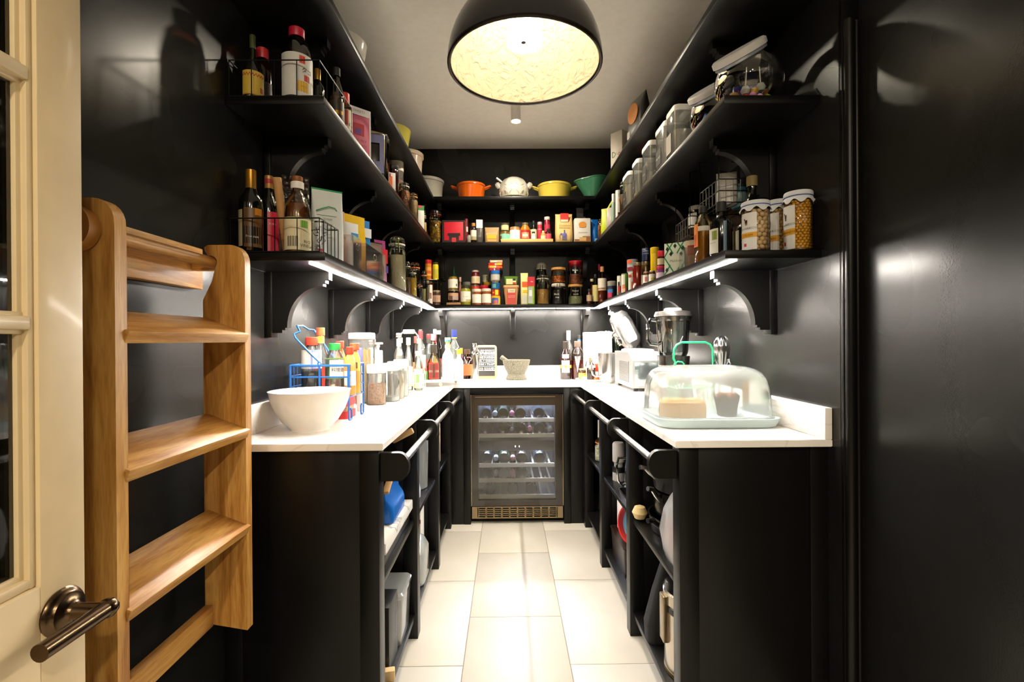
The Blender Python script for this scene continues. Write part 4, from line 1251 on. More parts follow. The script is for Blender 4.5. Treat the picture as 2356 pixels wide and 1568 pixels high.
# three legged juicer
p, r, h = spot(1664, 772, 30, WT, Y=1.862)
jc = thing('citrus_juicer', 'polished aluminium citrus squeezer on three long legs behind the cake box', 'juicer', (.842, 1.862, WT))
V, Fc = lathe([(0, .13), (.006, .14), (.018, .175), (.0285, .225), (.03, .25), (.026, .275), (.014, .292), (0, .298)], 48)
V = [(x * (1 + .07 * math.cos(10 * math.atan2(y, x))), y * (1 + .07 * math.cos(10 * math.atan2(y, x))), z) for x, y, z in V]
AL = mt('#d6d8da', .15, 1)
obj('head', (V, Fc), AL, jc, sharp=60)
for k in range(3):
    a = math.radians(200 + 120 * k)
    c, s = math.cos(a), math.sin(a)
    rr_ = .036 if k == 1 else .04
    obj('leg', tube([(c * .012, s * .012, .17), (c * rr_ * .75, s * rr_ * .75, .2), (c * rr_ * .9, s * rr_ * .9, .19), (c * rr_, s * rr_, .1), (c * rr_ * 1.02, s * rr_ * 1.02, .001)], .004, 8), AL, jc)

# bottles and boxes against the back wall, right of the mortar
def kb(name, label, u, vt, w, y, prof, m, cap=(), lab=(), liq=None, txt=(), cat='bottle'):
    p, r, h = spot(u, vt, w, WT, Y=y)
    return bottle(name, label, cat, p, r, h, prof, m, cap, lab, liq, face(p), None, txt)
kb('wine_bottle', 'dark bottle with a white shield label and yellow band right of the mortar', 1300.5, 785, 27, 3.42, [(0, 0), (.95, 0), (1, .02), (1, .55), (.85, .64), (.48, .76), (.42, .8), (.42, 1), (0, 1)], mt('#251512', .12, 0, .4), [(.8, 1, .46, mt('#2e2620', .4))], [(.18, .5, -42, 42, mt('#cfcac2', .5)), (.3, .38, -75, 75, mt('#e9b92e', .5)), (.56, .66, -35, 35, mt('#c9cbe0', .5))])
kb('dessert_wine_bottle', 'slender clear bottle with cream wax neck at the back wall', 1307.5, 760, 22, 3.555, WINE, GW[2], [(.8, 1, .42, mt('#dcc084', .6))], [(.1, .4, -70, 70, mt('#b83a30', .5))], (.5, mt('#7a2018', .2)))
kb('liqueur_bottle', 'clear bottle of red liqueur with a white V label right of the shield label', 1328, 784, 28, 3.415, [(0, 0), (.96, 0), (1, .02), (1, .66), (.92, .74), (.5, .82), (.46, .84), (.46, 1), (0, 1)], glass('#e8e0dc', .3), [(.84, 1, .52, mt('#6a584c', .5))], (), (.5, mt('#6a1c14', .2)))
t = COL.objects[-1]
while t.parent:
    t = t.parent
rv = .0455
V = []
for a_, z in ((-26, .165), (26, .165), (0, .05)):
    a = math.radians(a_) - PI / 2
    V.append((rv * math.cos(a), rv * math.sin(a), z))
V += [(x * .985, y * .985, z) for x, y, z in V]
obj('v_label', (V, [(0, 2, 1), (3, 4, 5), (0, 1, 4, 3), (1, 2, 5, 4), (2, 0, 3, 5)]), mt('#ece6de', .5), t, loc=(0, -.0005, 0))
kb('blue_top_bottle', 'bottle with black and blue foil top behind the V label bottle', 1332, 770, 16, 3.56, WINE, GW[0], [(.9, 1, .5, INK), (.74, .9, .46, mt('#4a78c8', .4))], [(.1, .4, -70, 70, mt('#a8302a', .5))])
p, r, h = spot(1358, 764, 32, WT, Y=3.5)
t = carton('bottle_box', 'white gift box with a small crest beside the bottles at the back wall', 'box', p, .098, .095, h, mt('#f1ece2', .4), 0, [(.46, .6, .66, .78, mt('#c9c2b2', .5)), (.2, .75, .12, .42, mt('#dfe4d6', .5))])
p, r, h = spot(1389, 762, 30, WT, Y=3.475)
carton('bottle_box', 'pale pink gift box right of the white one at the back wall', 'box', (p.x + .002, p.y, WT), .094, .095, h, mt('#f2ded4', .4), 0, [(.62, .98, .2, .9, mt('#eed0c4', .5))])
kb('champagne_bottle', 'champagne bottle with pale gold foil behind the mixer bowl', 1416, 744, 24, 3.555, WINE, mt('#20281c', .12), [(.66, 1, .46, mt('#dcc894', .35, .4))], [(.12, .42, -70, 70, mt('#c84a3a', .5))])
# small round tray with tonic and sweets
kx, ky = .575, 3.262
tr2 = thing('round_tray', 'small round pale tray of little bottles and sweets in the right corner', 'tray', (kx, ky, WT))
obj('plate', lathe([(0, .0), (.1, 0), (.108, .006), (.11, .016), (.106, .016), (.1, .009), (0, .008)], 48), mt('#e2dccc', .35), tr2)
k2 = WT + .0095
def kt(name, label, dx, dy, r, h, prof, m, cap=(), lab=(), liq=None):
    return bottle(name, label, 'bottle', (kx + dx, ky + dy, k2), r, h, prof, m, cap, lab, liq, -.15)
kt('honey_jar', 'small jar with a yellow label on the small round tray', -.062, .01, .025, .075, JAR, glass('#d8c8b0', .3), [(.86, 1, .88, mt('#c8b48a', .4, .5))], [(.1, .6, -90, 90, mt('#e8c860', .5)), (.45, .56, -90, 90, mt('#d8743a', .5))], (.75, mt('#8a5a2a', .3)))
kt('bitters_bottle', 'dark syrup bottle with orange top on the small round tray', -.005, -.02, .029, .15, SQUAT, glass('#e8d0c8', .3), [(.88, 1, .42, mt('#e0703a', .4))], [(.55, .66, -70, 70, mt('#e6dcd4', .5))], (.45, mt('#200a0a', .15)))
kt('jam_jar', 'red jam jar at the back of the small round tray', .052, .035, .028, .105, JAR, mt('#b8301e', .2), [(.86, 1, .9, mt('#d84a30', .4))], [(.3, .5, -70, 70, PAPER)])
kt('spice_bottle', 'clear little bottle with a cork at the back of the small round tray', -.012, .06, .022, .17, SLIM, GW[0], [(.88, 1, .5, mt('#d8b890', .6))], [(.1, .5, -80, 80, mt('#e8dcc8', .5))])
sw_c = ('#9ac0e0', '#e86a30', '#e8502a', '#d8a838', '#c89028', '#5a2018')
sw_l = ('blue and white', 'orange', 'red orange', 'yellow', 'gold', 'dark brown')
for k, (dx, dy) in enumerate(((-.058, -.052), (.018, -.07), (.04, -.052), (.055, -.03), (.072, -.012), (.085, .012))):
    o = tag(obj('wrapped_sweet', jn(mv(lathe([(0, -.012), (.009, -.007), (.012, 0), (.009, .007), (0, .012)], 12), ry=PI / 2), mv(lathe([(0, .01), (.009, .018), (0, .0181)], 8), ry=PI / 2), mv(lathe([(0, -.018), (.009, -.0179), (0, -.01)], 8), ry=PI / 2)), mt(sw_c[k], .3), loc=(kx + dx, ky + dy, k2 + .012), rz=k), '%s wrapped sweet on the rim of the small round tray' % sw_l[k], 'sweet', 'wrapped sweets on the tray')

# ================================================================ left wall shelves
Z1, Z2, Z3 = SZ[0][1] + .0005, SZ[1][1] + .0005, SZ[2][1] + .0005
CRM, GOLD, YEL, ORG, GRNP, BLU, PNK = mt('#e6dcb8', .5), mt('#b8862c', .3, .6), mt('#e8c226', .45), mt('#dc6a22', .45), mt('#3f8f45', .5), mt('#2a5fae', .45), mt('#d8657c', .5)
METL = mt('#b8ab90', .3, .8)
DKG = mt('#0a0d08', .08, 0, .5)


def hang(t_name, label, x0, x1, y0, y1, z, h, nx=4, ny=5):
    """black wire basket standing on a shelf"""
    t = thing(t_name, label, 'basket', ((x0 + x1) / 2, (y0 + y1) / 2, z))
    a, b = (x1 - x0) / 2, (y1 - y0) / 2
    R = [(-a, -b), (a, -b), (a, b), (-a, b)]
    ws = [tube([(x, y, zz) for x, y in R], .0021, 6, True) for zz in (.0025, h)]
    for k in range(nx + 1):
        x = -a + 2 * a * k / nx
        ws += [tube([(x, -b, .0025), (x, -b, h)], .0014, 5), tube([(x, b, .0025), (x, b, h)], .0014, 5)]
    for k in range(1, ny):
        y = -b + 2 * b * k / ny
        ws += [tube([(-a, y, .0025), (-a, y, h)], .0014, 5), tube([(a, y, .0025), (a, y, h)], .0014, 5)]
    obj('wires', jn(*ws), WIREB, t)
    return t


# ---------------- lowest shelf
hang('wire_basket', 'black wire basket round the bottles at the near end of the lowest left shelf', -.789, -.535, 1.362, 1.512, Z1, .098)
zb1 = Z1 + .005
p = Vector((-.7515, 1.405, zb1)); h = at(569, 387, y=1.39).z - zb1
bottle('soy_sauce_bottle', 'black soy sauce bottle with gold foil neck, nearest on the lowest left shelf', 'bottle', p, .0325, h, WINE, DKG, [(.72, 1, .44, GOLD)], [(.06, .52, -30, 60, mt('#6a4a22', .4)), (.07, .5, -80, -38, mt('#cfc9a8', .5)), (.1, .3, -28, 58, mt('#15100c', .3)), (.44, .52, 22, 60, mt('#c8861c', .4))], None, face(p) - .1,
       txt=[('Premium', .17, .0095, mt('#e8e2d4', .5), 10)], n=28)
p = Vector((-.729, 1.466, zb1)); h = at(607, 401, y=1.45).z - zb1
bottle('vinegar_bottle', 'dark bottle with gold and red cap and magenta label on the lowest left shelf', 'bottle', p, .0265, h, WINE, DKG, [(.84, 1, .48, mt('#b88a4c', .4, .4)), (.9, .96, .5, mt('#b03038', .4))], [(.03, .54, 0, 100, mt('#c82342', .4))], None, face(p) - .2, txt=[('SUSHI', .38, .008, mt('#efd8d8', .5), 30)], n=24)
p = Vector((-.632, 1.442, zb1)); h = at(682, 401, y=1.42).z - zb1
bottle('rice_vinegar_bottle', 'clear bottle of amber rice vinegar with a cream and green label in the basket', 'bottle', p, .0372, h, [(0, 0), (.95, 0), (1, .02), (1, .5), (.95, .6), (.62, .74), (.4, .8), (.36, .84), (.36, 1), (0, 1)], glass('#efe8d6', .35), [(.84, .93, .5, WHITE), (.93, 1, .42, mt('#8a5222', .5))],
       [(.05, .46, -75, 85, CRM), (.33, .42, 12, 48, mt('#6aa832', .5)), (.44, .46, -75, 85, mt('#a8c878', .5))], (.64, mt('#7a4a16', .2)), face(p), txt=[('RICE', .14, .013, mt('#3c3a30', .5), 45), ('VINEGAR', .09, .0125, mt('#3c3a30', .5), 48)], n=32)
t = COL.objects[-1]
while t.parent:
    t = t.parent
obj('barcode', jn(*[wrap(.0381, .022, .052, -45 + k * 4, -45 + k * 4 + (1.4 if k % 3 else 2.6), 1) for k in range(12)]), INK, t)
p = Vector((-.562, 1.436, zb1)); h = at(735, 508, y=1.42).z - zb1
t = tin('drink_can', 'slim silver can with black brush lettering at the front corner of the basket', 'can', p, .0205, h, mt('#c6ccd2', .35, .3), face(p), [(.08, .16, -20, 20, mt('#c83a50', .5))], [('さら', .55, .03, INK, 5), ('の', .3, .034, INK, 10), ('酒', .12, .02, INK, -20)])
pn = thing('wooden_rolling_pin', 'pale wooden rolling pin leaning out behind the rice vinegar', 'rolling pin', (-.69, 1.502, Z1 + .012))
a_ = at(637, 408, y=1.40)
v = Vector((a_.x + .69, a_.y - 1.502, a_.z - Z1 - .012))
q_ = v.to_track_quat('Z', 'Y').to_matrix().to_4x4()
g = lathe([(0, 0), (.011, 0), (.012, .004), (.012, v.length - .002), (.011, v.length), (0, v.length)], 18)
obj('body', ([tuple(q_ @ Vector(c)) for c in g[0]], g[1]), mt('#c89a62', .6), pn)
p = Vector((-.592, 1.572, Z1)); h = at(742, 434, y=1.56).z - Z1
pouch('zip_pouch', 'tall white resealable pouch with a green zip top on the lowest left shelf', 'pouch', p, .1, .042, h, mt('#dde3e2', .35), .62, [(.12, .75, .63, .635, GRNP), (.2, .6, .5, .52, mt('#9aa09c', .5)), (.2, .7, .46, .47, mt('#b0b6b2', .5)), (.15, .55, .38, .384, mt('#b0b6b2', .5)), (.15, .6, .34, .344, mt('#b0b6b2', .5)), (.15, .5, .3, .304, mt('#b0b6b2', .5))],
      [('LEVNAI', .45, .57, .009, mt('#5a625e', .5))], topm=mt('#1f9a58', .4), top=.1)
t = COL.objects[-1]
while t.parent:
    t = t.parent
obj('leaf_swoosh', tube([(-.04, -.0225, h * .68), (-.02, -.021, h * .72), (.0, -.02, h * .755), (.02, -.0195, h * .745), (.026, -.02, h * .71)], .0018, 5), mt('#2f9a5a', .5), t)
p = Vector((-.7, 1.585, Z1)); h = at(725, 402, y=1.57).z - Z1
pouch('herb_bag', 'dark cellophane bag of dried twigs behind the white pouch', 'bag', p, .085, .04, h, grain('#3a2a20', '#14100c', 60, .3), .5)


def bin_(label, x, y, w, d, h, rz):
    t = thing('clear_bin', label, 'bin', (x, y, Z1), rz)
    m = glass('#f0e6e2', .6, .08, 1.45, .08)
    a, b = w / 2, d / 2
    obj('body', jn(box(-a, a, -b, -b + .003, 0, h), box(-a, a, b - .003, b, 0, h), box(-a, -a + .003, -b + .003, b - .003, 0, h), box(a - .003, a, -b + .003, b - .003, 0, h), box(-a, a, -b, b, 0, .003)), m, t)
    obj('grip', jn(tube([(x_, -b - .001, z) for x_, z in [(q[0] * .9, h * .7 + q[1] * .9) for q in rr(.02, .012, .01, 3)]], .0018, 5, True)), glass('#ffffff', 1.2, .1), t)
    return t
bin_('clear plastic bin of pinkish packets, nearer of two on the lowest left shelf', -.6, 1.70, .095, .135, .115, PI / 2)
bin_('clear plastic bin of noodle packets, farther of two on the lowest left shelf', -.6, 1.915, .235, .14, .115, PI / 2)
BZ1 = Z1 + .0035
p = Vector((-.612, 1.70, BZ1))
pouch('lentil_bag', 'pinkish see-through bag with a white label in the nearer clear bin', 'bag', p, .075, .05, .21, mt('#c8a088', .35), .9, [(.1, .9, .55, .8, mt('#e8e2da', .5))])
p = Vector((-.6, 1.822, BZ1))
pouch('rice_paper_bag', 'white and light blue packet with a ragged top in the farther clear bin', 'packet', p, .08, .02, .195, mt('#e4e6e8', .4), 1.0, [(.5, .9, .5, .8, mt('#4a9ad8', .4))])
p = Vector((-.6, 1.872, BZ1))
pouch('noodle_packet', 'tall bright yellow noodle packet in the farther clear bin', 'packet', p, .105, .022, .235, mt('#dcb41e', .35), 1.0, [(.15, .4, .3, .82, mt('#c89a18', .5))])
p = Vector((-.595, 1.93, BZ1))
pouch('noodle_packet', 'blue noodle packet with a white top and orange picture in the farther clear bin', 'packet', p, .1, .022, .235, mt('#2a78b8', .35), 1.0, [(.0, 1, .7, .86, mt('#dfe4ea', .4)), (.3, .7, .42, .66, mt('#e0b060', .5)), (.0, 1, .05, .35, mt('#d8b878', .5))])
p = Vector((-.605, 1.987, BZ1))
pouch('pasta_bag', 'crumpled yellow foil bag at the far end of the clear bin', 'bag', p, .08, .03, .19, mt('#d8b818', .3, .3), 1.0)
p = Vector((-.6, 2.115, Z1))
pouch('coffee_bag', 'brown and red printed bag with a black clip beside the tall rice jar', 'bag', p, .11, .07, .185, mt('#5a4238', .3), .9, [(.1, .3, .1, .75, mt('#a02a24', .4)), (.35, .95, .25, .7, mt('#8a7868', .4))], topm=mt('#080808', .3))
p = Vector((-.6, 2.245, Z1))
pouch('sweets_bag', 'small red and purple packet between the brown bag and rice jar', 'packet', p, .06, .045, .22, mt('#8a2a6a', .35), .8, [(0, 1, .5, .8, mt('#c82a3a', .4)), (.0, 1, .3, .45, mt('#5a3a9a', .4))])
p, r, h = spot(914, 542, 42, Z1, X=-.575)
clipjar('clip_top_jar', 'tall clip top glass jar full of white rice on the lowest left shelf', p, r, h, grain('#ddd0b4', '#c8b898', 420, .7, .5), .66, '#c8c4b8', face(p))
p, r, h = spot(938, 601, 15, Z1, X=-.575)
clipjar('clip_top_jar', 'narrow clip top jar of mixed seeds just past the rice jar', p, r, h, grain('#a07a52', '#5a3028', 260), .55, '#c8c4b8', face(p))
p, r, h = spot(950, 618, 18, Z1, X=-.552)
clipjar('clip_top_jar', 'clip top jar of bright yellow lentils on the lowest left shelf', p, r, h, grain('#e0b428', '#c8961c', 300), .68, '#c8c4b8', face(p))
p, r, h = spot(955, 602, 25, Z1, X=-.605)
clipjar('clip_top_jar', 'large clip top jar with orange seal behind the yellow lentils', p, r, h, grain('#8a6a42', '#5a4028', 200), .4, '#e0762a', face(p))
p, r, h = spot(966, 652, 14, Z1, X=-.545)
clipjar('clip_top_jar', 'squat clip top jar with orange seal at the shelf front past the lentils', p, r, h, grain('#3a3028', '#1c1612', 200), .7, '#e0762a', face(p))
p, r, h = spot(976, 622, 13, Z1, X=-.575)
clipjar('clip_top_jar', 'tall clip top jar of pale yellow flour before the corner rack', p, r, h, mt('#dcc890', .7), .45, '#d88a4a', face(p))
p, r, h = spot(984, 645, 9, Z1, X=-.55)
bottle('spice_jar', 'slim glass spice jar with a gold lid before the corner rack', 'jar', p, r, h, JAR, CLEAR, [(.88, 1, .9, METL)], (), (.7, grain('#a8987a', '#887858', 300)))
p, r, h = spot(990, 655, 9, Z1, X=-.545)
carton('sauce_carton', 'small white printed carton at the shelf corner', 'carton', p, .028, .03, h, mt('#dcd4c8', .5), .3, [(.3, .8, .3, .6, mt('#8a5a4a', .5))])
# chrome corner rack with jars above and below
rk = thing('corner_rack', 'small chrome wire rack in the left corner of the lowest shelf', 'rack', (-.605, 3.47, Z1))
rz_ = .18
rk_x = .115
ws = [tube([(x, y, rz_) for x, y in rr(rk_x, .09, .01, 2)], .0025, 6, True)]
for x in (-rk_x + .006, rk_x - .006):
    for y in (-.082, .082):
        ws.append(tube([(x, y, 0), (x, y, rz_)], .0028, 6))
for k in range(9):
    x = -rk_x + 2 * rk_x * (k + 1) / 10
    ws.append(tube([(x, -.09, rz_), (x, .09, rz_)], .0016, 5))
obj('frame', jn(*ws), CHROME, rk)
zq = Z1 + rz_ + .003
p, r, h = spot(986, 597, 15, zq, Y=3.43)
bottle('curry_jar', 'orange sauce jar with a red lid on top of the corner rack', 'jar', p, r, h, JAR, mt('#d07a1c', .3), [(.8, 1, 1.02, mt('#c8262a', .35))], [(.2, .62, -90, 90, mt('#e8a83c', .5)), (.3, .45, -60, 60, mt('#c8501e', .5))], None, face(p))
p, r, h = spot(1002.5, 603, 14, zq, Y=3.43)
bottle('mustard_jar', 'yellow jar with a dark lid on top of the corner rack', 'jar', p, r, h, JAR, mt('#d8c420', .35), [(.82, 1, .9, mt('#3a3014', .4))], [(.25, .6, -50, 50, mt('#b8b03a', .5))], None, face(p))
p, r, h = spot(1004.5, 667, 20, Z1, Y=3.4)
bottle('pate_jar', 'brown jar with a black and white label under the corner rack', 'jar', p, r, h, JAR, mt('#3a2418', .3), [(.86, 1, .9, METL)], [(.2, .65, -60, 60, mt('#a8846c', .5)), (.25, .5, -40, 40, mt('#3c302a', .5))], None, face(p))
p, r, h = spot(991, 648, 13, Z1, Y=3.47)
tin('food_tin', 'dark red tin under the left side of the corner rack', 'tin', p, r, h, mt('#8a2430', .4), face(p))

# ---------------- middle shelf
hang('wire_basket', 'black wire basket of sauce bottles at the near end of the middle left shelf', -.789, -.532, 1.362, 1.64, Z2, .105)
zb2 = Z2 + .005
p = Vector((-.745, 1.408, zb2)); h = at(578, 78, y=1.4).z - zb2
bottle('fish_sauce_bottle', 'dark bottle with a yellow label and red zigzag, nearest on the middle left shelf', 'bottle', p, .0285, h, [(0, 0), (.95, 0), (1, .02), (1, .42), (.85, .52), (.4, .64), (.3, .7), (.26, 1), (0, 1)], DKG, [(.8, 1, .3, mt('#4a5228', .5))], [(.06, .42, -65, 75, mt('#d8b848', .5)), (.06, .075, -65, 75, mt('#c02a3a', .5)), (.12, .2, 40, 66, mt('#a8283c', .5))], None, face(p), n=24)
t = COL.objects[-1]
while t.parent:
    t = t.parent
obj('chevrons', jn(*[wrap(.0297, h * .34 + (k % 2) * h * .02, h * .36 + (k % 2) * h * .02, -60 + k * 8, -54 + k * 8, 1) for k in range(16)]), mt('#c02a3a', .5), t)
p = Vector((-.752, 1.478, zb2)); h = at(602, 110, y=1.47).z - zb2
bottle('oyster_sauce_bottle', 'dark sauce bottle with a round red cap behind the yellow label bottle', 'bottle', p, .028, h, SAUCE, mt('#160604', .1), [(.84, 1, .62, mt('#d02a38', .35))], [(.1, .45, -50, 60, mt('#2a1210', .5))], None, face(p))
p = Vector((-.62, 1.418, zb2)); h = at(668, 54, y=1.39).z - zb2
bottle('soy_sauce_bottle', 'large brown plastic bottle with red cap and white Japanese label on the middle shelf', 'bottle', p, .0425, h, [(0, 0), (.95, 0), (1, .02), (1, .58), (.96, .66), (.78, .8), (.5, .86), (.46, .88), (.46, 1), (0, 1)], glass('#a07048', .35), [(.88, 1, .52, mt('#c41a3c', .35))], [(.04, .6, -70, 90, mt('#e0dfdc', .5)), (.47, .57, 8, 30, mt('#d84a3a', .5)), (.1, .24, 0, 45, mt('#e0b21e', .5)), (.25, .33, 26, 50, mt('#c83a3a', .5))], (.72, mt('#1a0a06', .15)), face(p),
       txt=[('タコ', .36, .017, INK, 38), ('100%', .16, .008, mt('#b8781c', .5), 22)], n=32)
p = Vector((-.598, 1.515, zb2)); h = at(742, 168, y=1.5).z - zb2
bottle('sesame_oil_bottle', 'small black bottle with gold neck behind the big soy sauce bottle', 'bottle', p, .022, .16, WINE, DKG, [(.78, 1, .46, GOLD)], [(.1, .4, -60, 60, mt('#2a2018', .4))], None, face(p))
p = Vector((-.56, 1.578, zb2))
bottle('mirin_bottle', 'small clear bottle with gold shoulder and dark label in the middle basket', 'bottle', p, .024, at(760, 152, y=1.565).z - zb2, SLIM, glass('#c8b890', .35), [(.86, 1, .5, INK)], [(.06, .42, -70, 70, mt('#3a3020', .4)), (.2, .26, -50, 50, GOLD)], (.5, mt('#6a4a1c', .2)), face(p))
p, r, h = spot(797, 210, 32, Z2, X=-.562)
bottle('ponzu_bottle', 'clear bottle with a round red cap and orange white label on the middle left shelf', 'bottle', p, r, h, [(0, 0), (.95, 0), (1, .03), (1, .6), (.9, .7), (.6, .78), (.56, .8), (.56, 1), (0, 1)], glass('#e8d2a8', .35), [(.76, 1, .66, mt('#d43a2a', .35))], [(.05, .62, -70, 80, mt('#e6dcc8', .5)), (.05, .2, -70, 80, mt('#d8602a', .5)), (.3, .6, 0, 25, mt('#d84030', .5))], (.66, mt('#a8781e', .2)), face(p), txt=[('ぽん', .28, .014, INK, 48)], n=28)
p, r, h = spot(826, 243, 38, Z2, X=-.575)
pouch('sweets_pouch', 'flat pink sweets pouch with white edges on the middle left shelf', 'pouch', p, .1, .018, h, mt('#c8607c', .45), .75, [(0, 1, .86, 1.0, mt('#dcdadc', .5)), (.94, 1, 0, .9, mt('#dcdadc', .5)), (.3, .72, .48, .7, mt('#b01e34', .5)), (.35, .6, .5, .6, mt('#6a3a8a', .5)), (.1, .6, .1, .2, mt('#d8705a', .5))],
      [('SWEETS', .5, .905, .014, mt('#7a6a72', .5)), ('CURLY', .6, .36, .013, mt('#5a2a4a', .5)), ('FRUITS', .6, .26, .013, mt('#5a2a4a', .5))], top=.06)
# clear tub of foil packs with a lilac box leaning in front
p = Vector((-.578, 2.105, Z2))
cb = thing('clear_tub', 'open clear plastic tub of foil packs on the middle left shelf', 'tub', p, .1)
obj('body', loft([(0, .05, .055, .015), (.003, .052, .057, .015), (.19, .056, .061, .018), (.192, .06, .065, .018), (.192, .054, .06, .016), (.006, .049, .054, .014)], 4, (1, 1)), glass('#f0f0ec', .7, .05), cb)
pouch('foil_pack', 'crumpled silver foil pack in the clear tub', 'packet', (p.x, p.y + .0, Z2 + .0075), .075, .045, .22, mt('#b8a888', .25, .8), .6)
lp = thing('lilac_box', 'lilac cardboard box with a cut out window at the shelf front', 'box', (-.552, 1.985, Z2), .35)
lz1 = at(870, 308, y=1.97).z - Z2
LIL = mt('#7c82b4', .55)
a, d = .04, .016
obj('body', jn(box(-a, a, -d, -d + .002, 0, lz1 * .3), box(-a, a, -d, -d + .002, lz1 * .78, lz1), box(-a, -a * .45, -d, -d + .002, lz1 * .3, lz1 * .78), box(a * .55, a, -d, -d + .002, lz1 * .3, lz1 * .78),
                 box(-a, -a + .002, -d, d, 0, lz1), box(a - .002, a, -d, d, 0, lz1), box(-a, a, d - .002, d, 0, lz1), box(-a, a, -d, d, lz1 - .002, lz1)), LIL, lp)
obj('contents', box(-a + .004, a - .004, -d + .006, d - .004, .002, lz1 - .01, .004), mt('#16100e', .25), lp)
p, r, h = spot(884, 381, 26, Z2, X=-.548)
carton('juice_carton', 'small white carton with an orange figure below the lilac box', 'carton', (-.547, 2.225, Z2), .05, .03, .085, mt('#c8c2c0', .5), .5, [(.2, .7, .1, .8, mt('#d8602a', .5)), (.3, .55, .75, .95, mt('#8a2a1e', .5))])
p, r, h = spot(905, 378, 28, Z2, X=-.562)
bottle('molasses_jar', 'tall dark jar with a black lid on the middle left shelf', 'jar', p, r, h, JAR, mt('#1c0606', .1, 0, .4), [(.84, 1, .92, mt('#0c0c0c', .3))], (), None, face(p))
p, r, h = spot(913, 357, 34, Z2, X=-.62)
canister('snack_tub', 'frosted plastic tub with a domed lid behind the dark jar', p, .085, .085, h, mt('#b07840', .6), .6, .2, cr=.8, lidh=.25, cat='tub', lid='#d8cdb8', body=glass('#efe9de', .6, .15, 1.45, .2))
p, r, h = spot(932, 417, 26, Z2, X=-.562)
clipjar('clip_top_jar', 'clip top jar of pinkish brown beans on the middle left shelf', p, r, h, grain('#b07850', '#8a5238', 140), .72, '#c8c0b0', face(p))
p, r, h = spot(953, 442, 21, Z2, X=-.552)
clipjar('clip_top_jar', 'clip top jar of pale grain with an orange seal on the middle left shelf', p, r, h, grain('#c8a880', '#a88458', 300), .75, '#d8903c', face(p))
p = Vector((-.705, 2.9, Z2))
carton('cereal_box', 'box in red, yellow and green stripes at the back of the middle left shelf', 'box', p, .11, .06, at(968, 437, y=2.85).z - Z2, mt('#3a8a3a', .5), .6, [(0, 1, .85, 1, mt('#8a1e4a', .5)), (0, 1, .72, .85, mt('#d86a1c', .5)), (0, 1, .6, .72, mt('#d8c02a', .5)), (0, .5, .45, .6, mt('#b01e28', .5))])
p, r, h = spot(967, 470, 13, Z2, X=-.545)
carton('stock_carton', 'white and green carton at the front of the middle left shelf', 'carton', (p.x, p.y + .03, Z2), .038, .04, h, mt('#d8d6d0', .5), .4, [(0, 1, .8, 1, mt('#2a7a2a', .5)), (0, .6, .9, 1, mt('#c02a34', .5))])
p, r, h = spot(979, 449, 11, Z2, X=-.6)
clipjar('clip_top_jar', 'tall dark clip top jar near the left corner of the middle shelf', p, r, h, mt('#0c0a08', .3), .78, '#3a3632', face(p), lidm=mt('#8a867c', .3, .5))
p, r, h = spot(977, 494, 12, Z2, Y=3.36)
bottle('almond_jar', 'small jar of cream powder with steel lid in the middle shelf left corner', 'jar', p, r, h, JAR, CLEAR, [(.86, 1, .92, METL)], (), (.72, mt('#dcb886', .7)))
p, r, h = spot(981, 497, 9, Z2, Y=3.58)
clipjar('clip_top_jar', 'little clip top jar of orange spice behind the pasta jar', p, r * 1.3, h, grain('#b06a2c', '#8a4a1c', 300), .6, '#b8b0a0', face(p))

# ---------------- top shelf: crockery
def crock(name, label, p, prof, m, cat='bowl', n=40):
    t = thing(name, label, cat, p)
    obj('body', lathe(prof, n), m, t)
    return t
CW_ = mt('#e2ded4', .15, 0, .3)
crock('serving_bowl', 'white serving bowl half hidden on the top left shelf, nearest of the crockery', (-.642, 1.85, Z3), [(0, .006), (.045, .006), (.05, 0), (.06, .012), (.09, .07), (.1, .128), (.102, .13), (.097, .13), (.086, .07), (.05, .018), (0, .012)], CW_)
crock('serving_bowl', 'pale yellow bowl half hidden on the top left shelf', (-.652, 2.68, Z3), [(0, .006), (.05, .006), (.055, 0), (.065, .012), (.1, .08), (.112, .155), (.114, .158), (.108, .158), (.095, .08), (.05, .018), (0, .012)], mt('#cfc45c', .2, 0, .3))
def pot(name, label, p, r, h, m, handles=None, lip=.006):
    t = thing(name, label, 'pot', p)
    obj('body', lathe([(0, .0), (r * .84, 0), (r * .88, .004), (r * .97, h * .75), (r * .985, h * .84), (r + lip, h * .86), (r + lip, h * .97), (r, h), (r - .004, h), (r * .95, h * .8), (r * .84, .01), (0, .008)], 40), m, t)
    if handles:
        for s in (-1, 1):
            obj('handle', tube([(s * r * .93, -.02, h * .76), (s * (r + .014), -.022, h * .84), (s * (r + .035), -.016, h * .92), (s * (r + .04), 0, h * .94), (s * (r + .035), .016, h * .92), (s * (r + .014), .022, h * .84), (s * r * .93, .02, h * .76)], .0065, 10), handles, t)
    return t
pot('baking_dish', 'cream ceramic pot with a rolled rim on the top left shelf', (-.642, 3.09, Z3), .098, .19, mt('#dcc8b0', .2, 0, .3))
pot('baking_dish', 'white ceramic pot in the left corner of the top shelf', (-.585, 3.515, Z3), .118, .158, mt('#d8d4c8', .2, 0, .3))

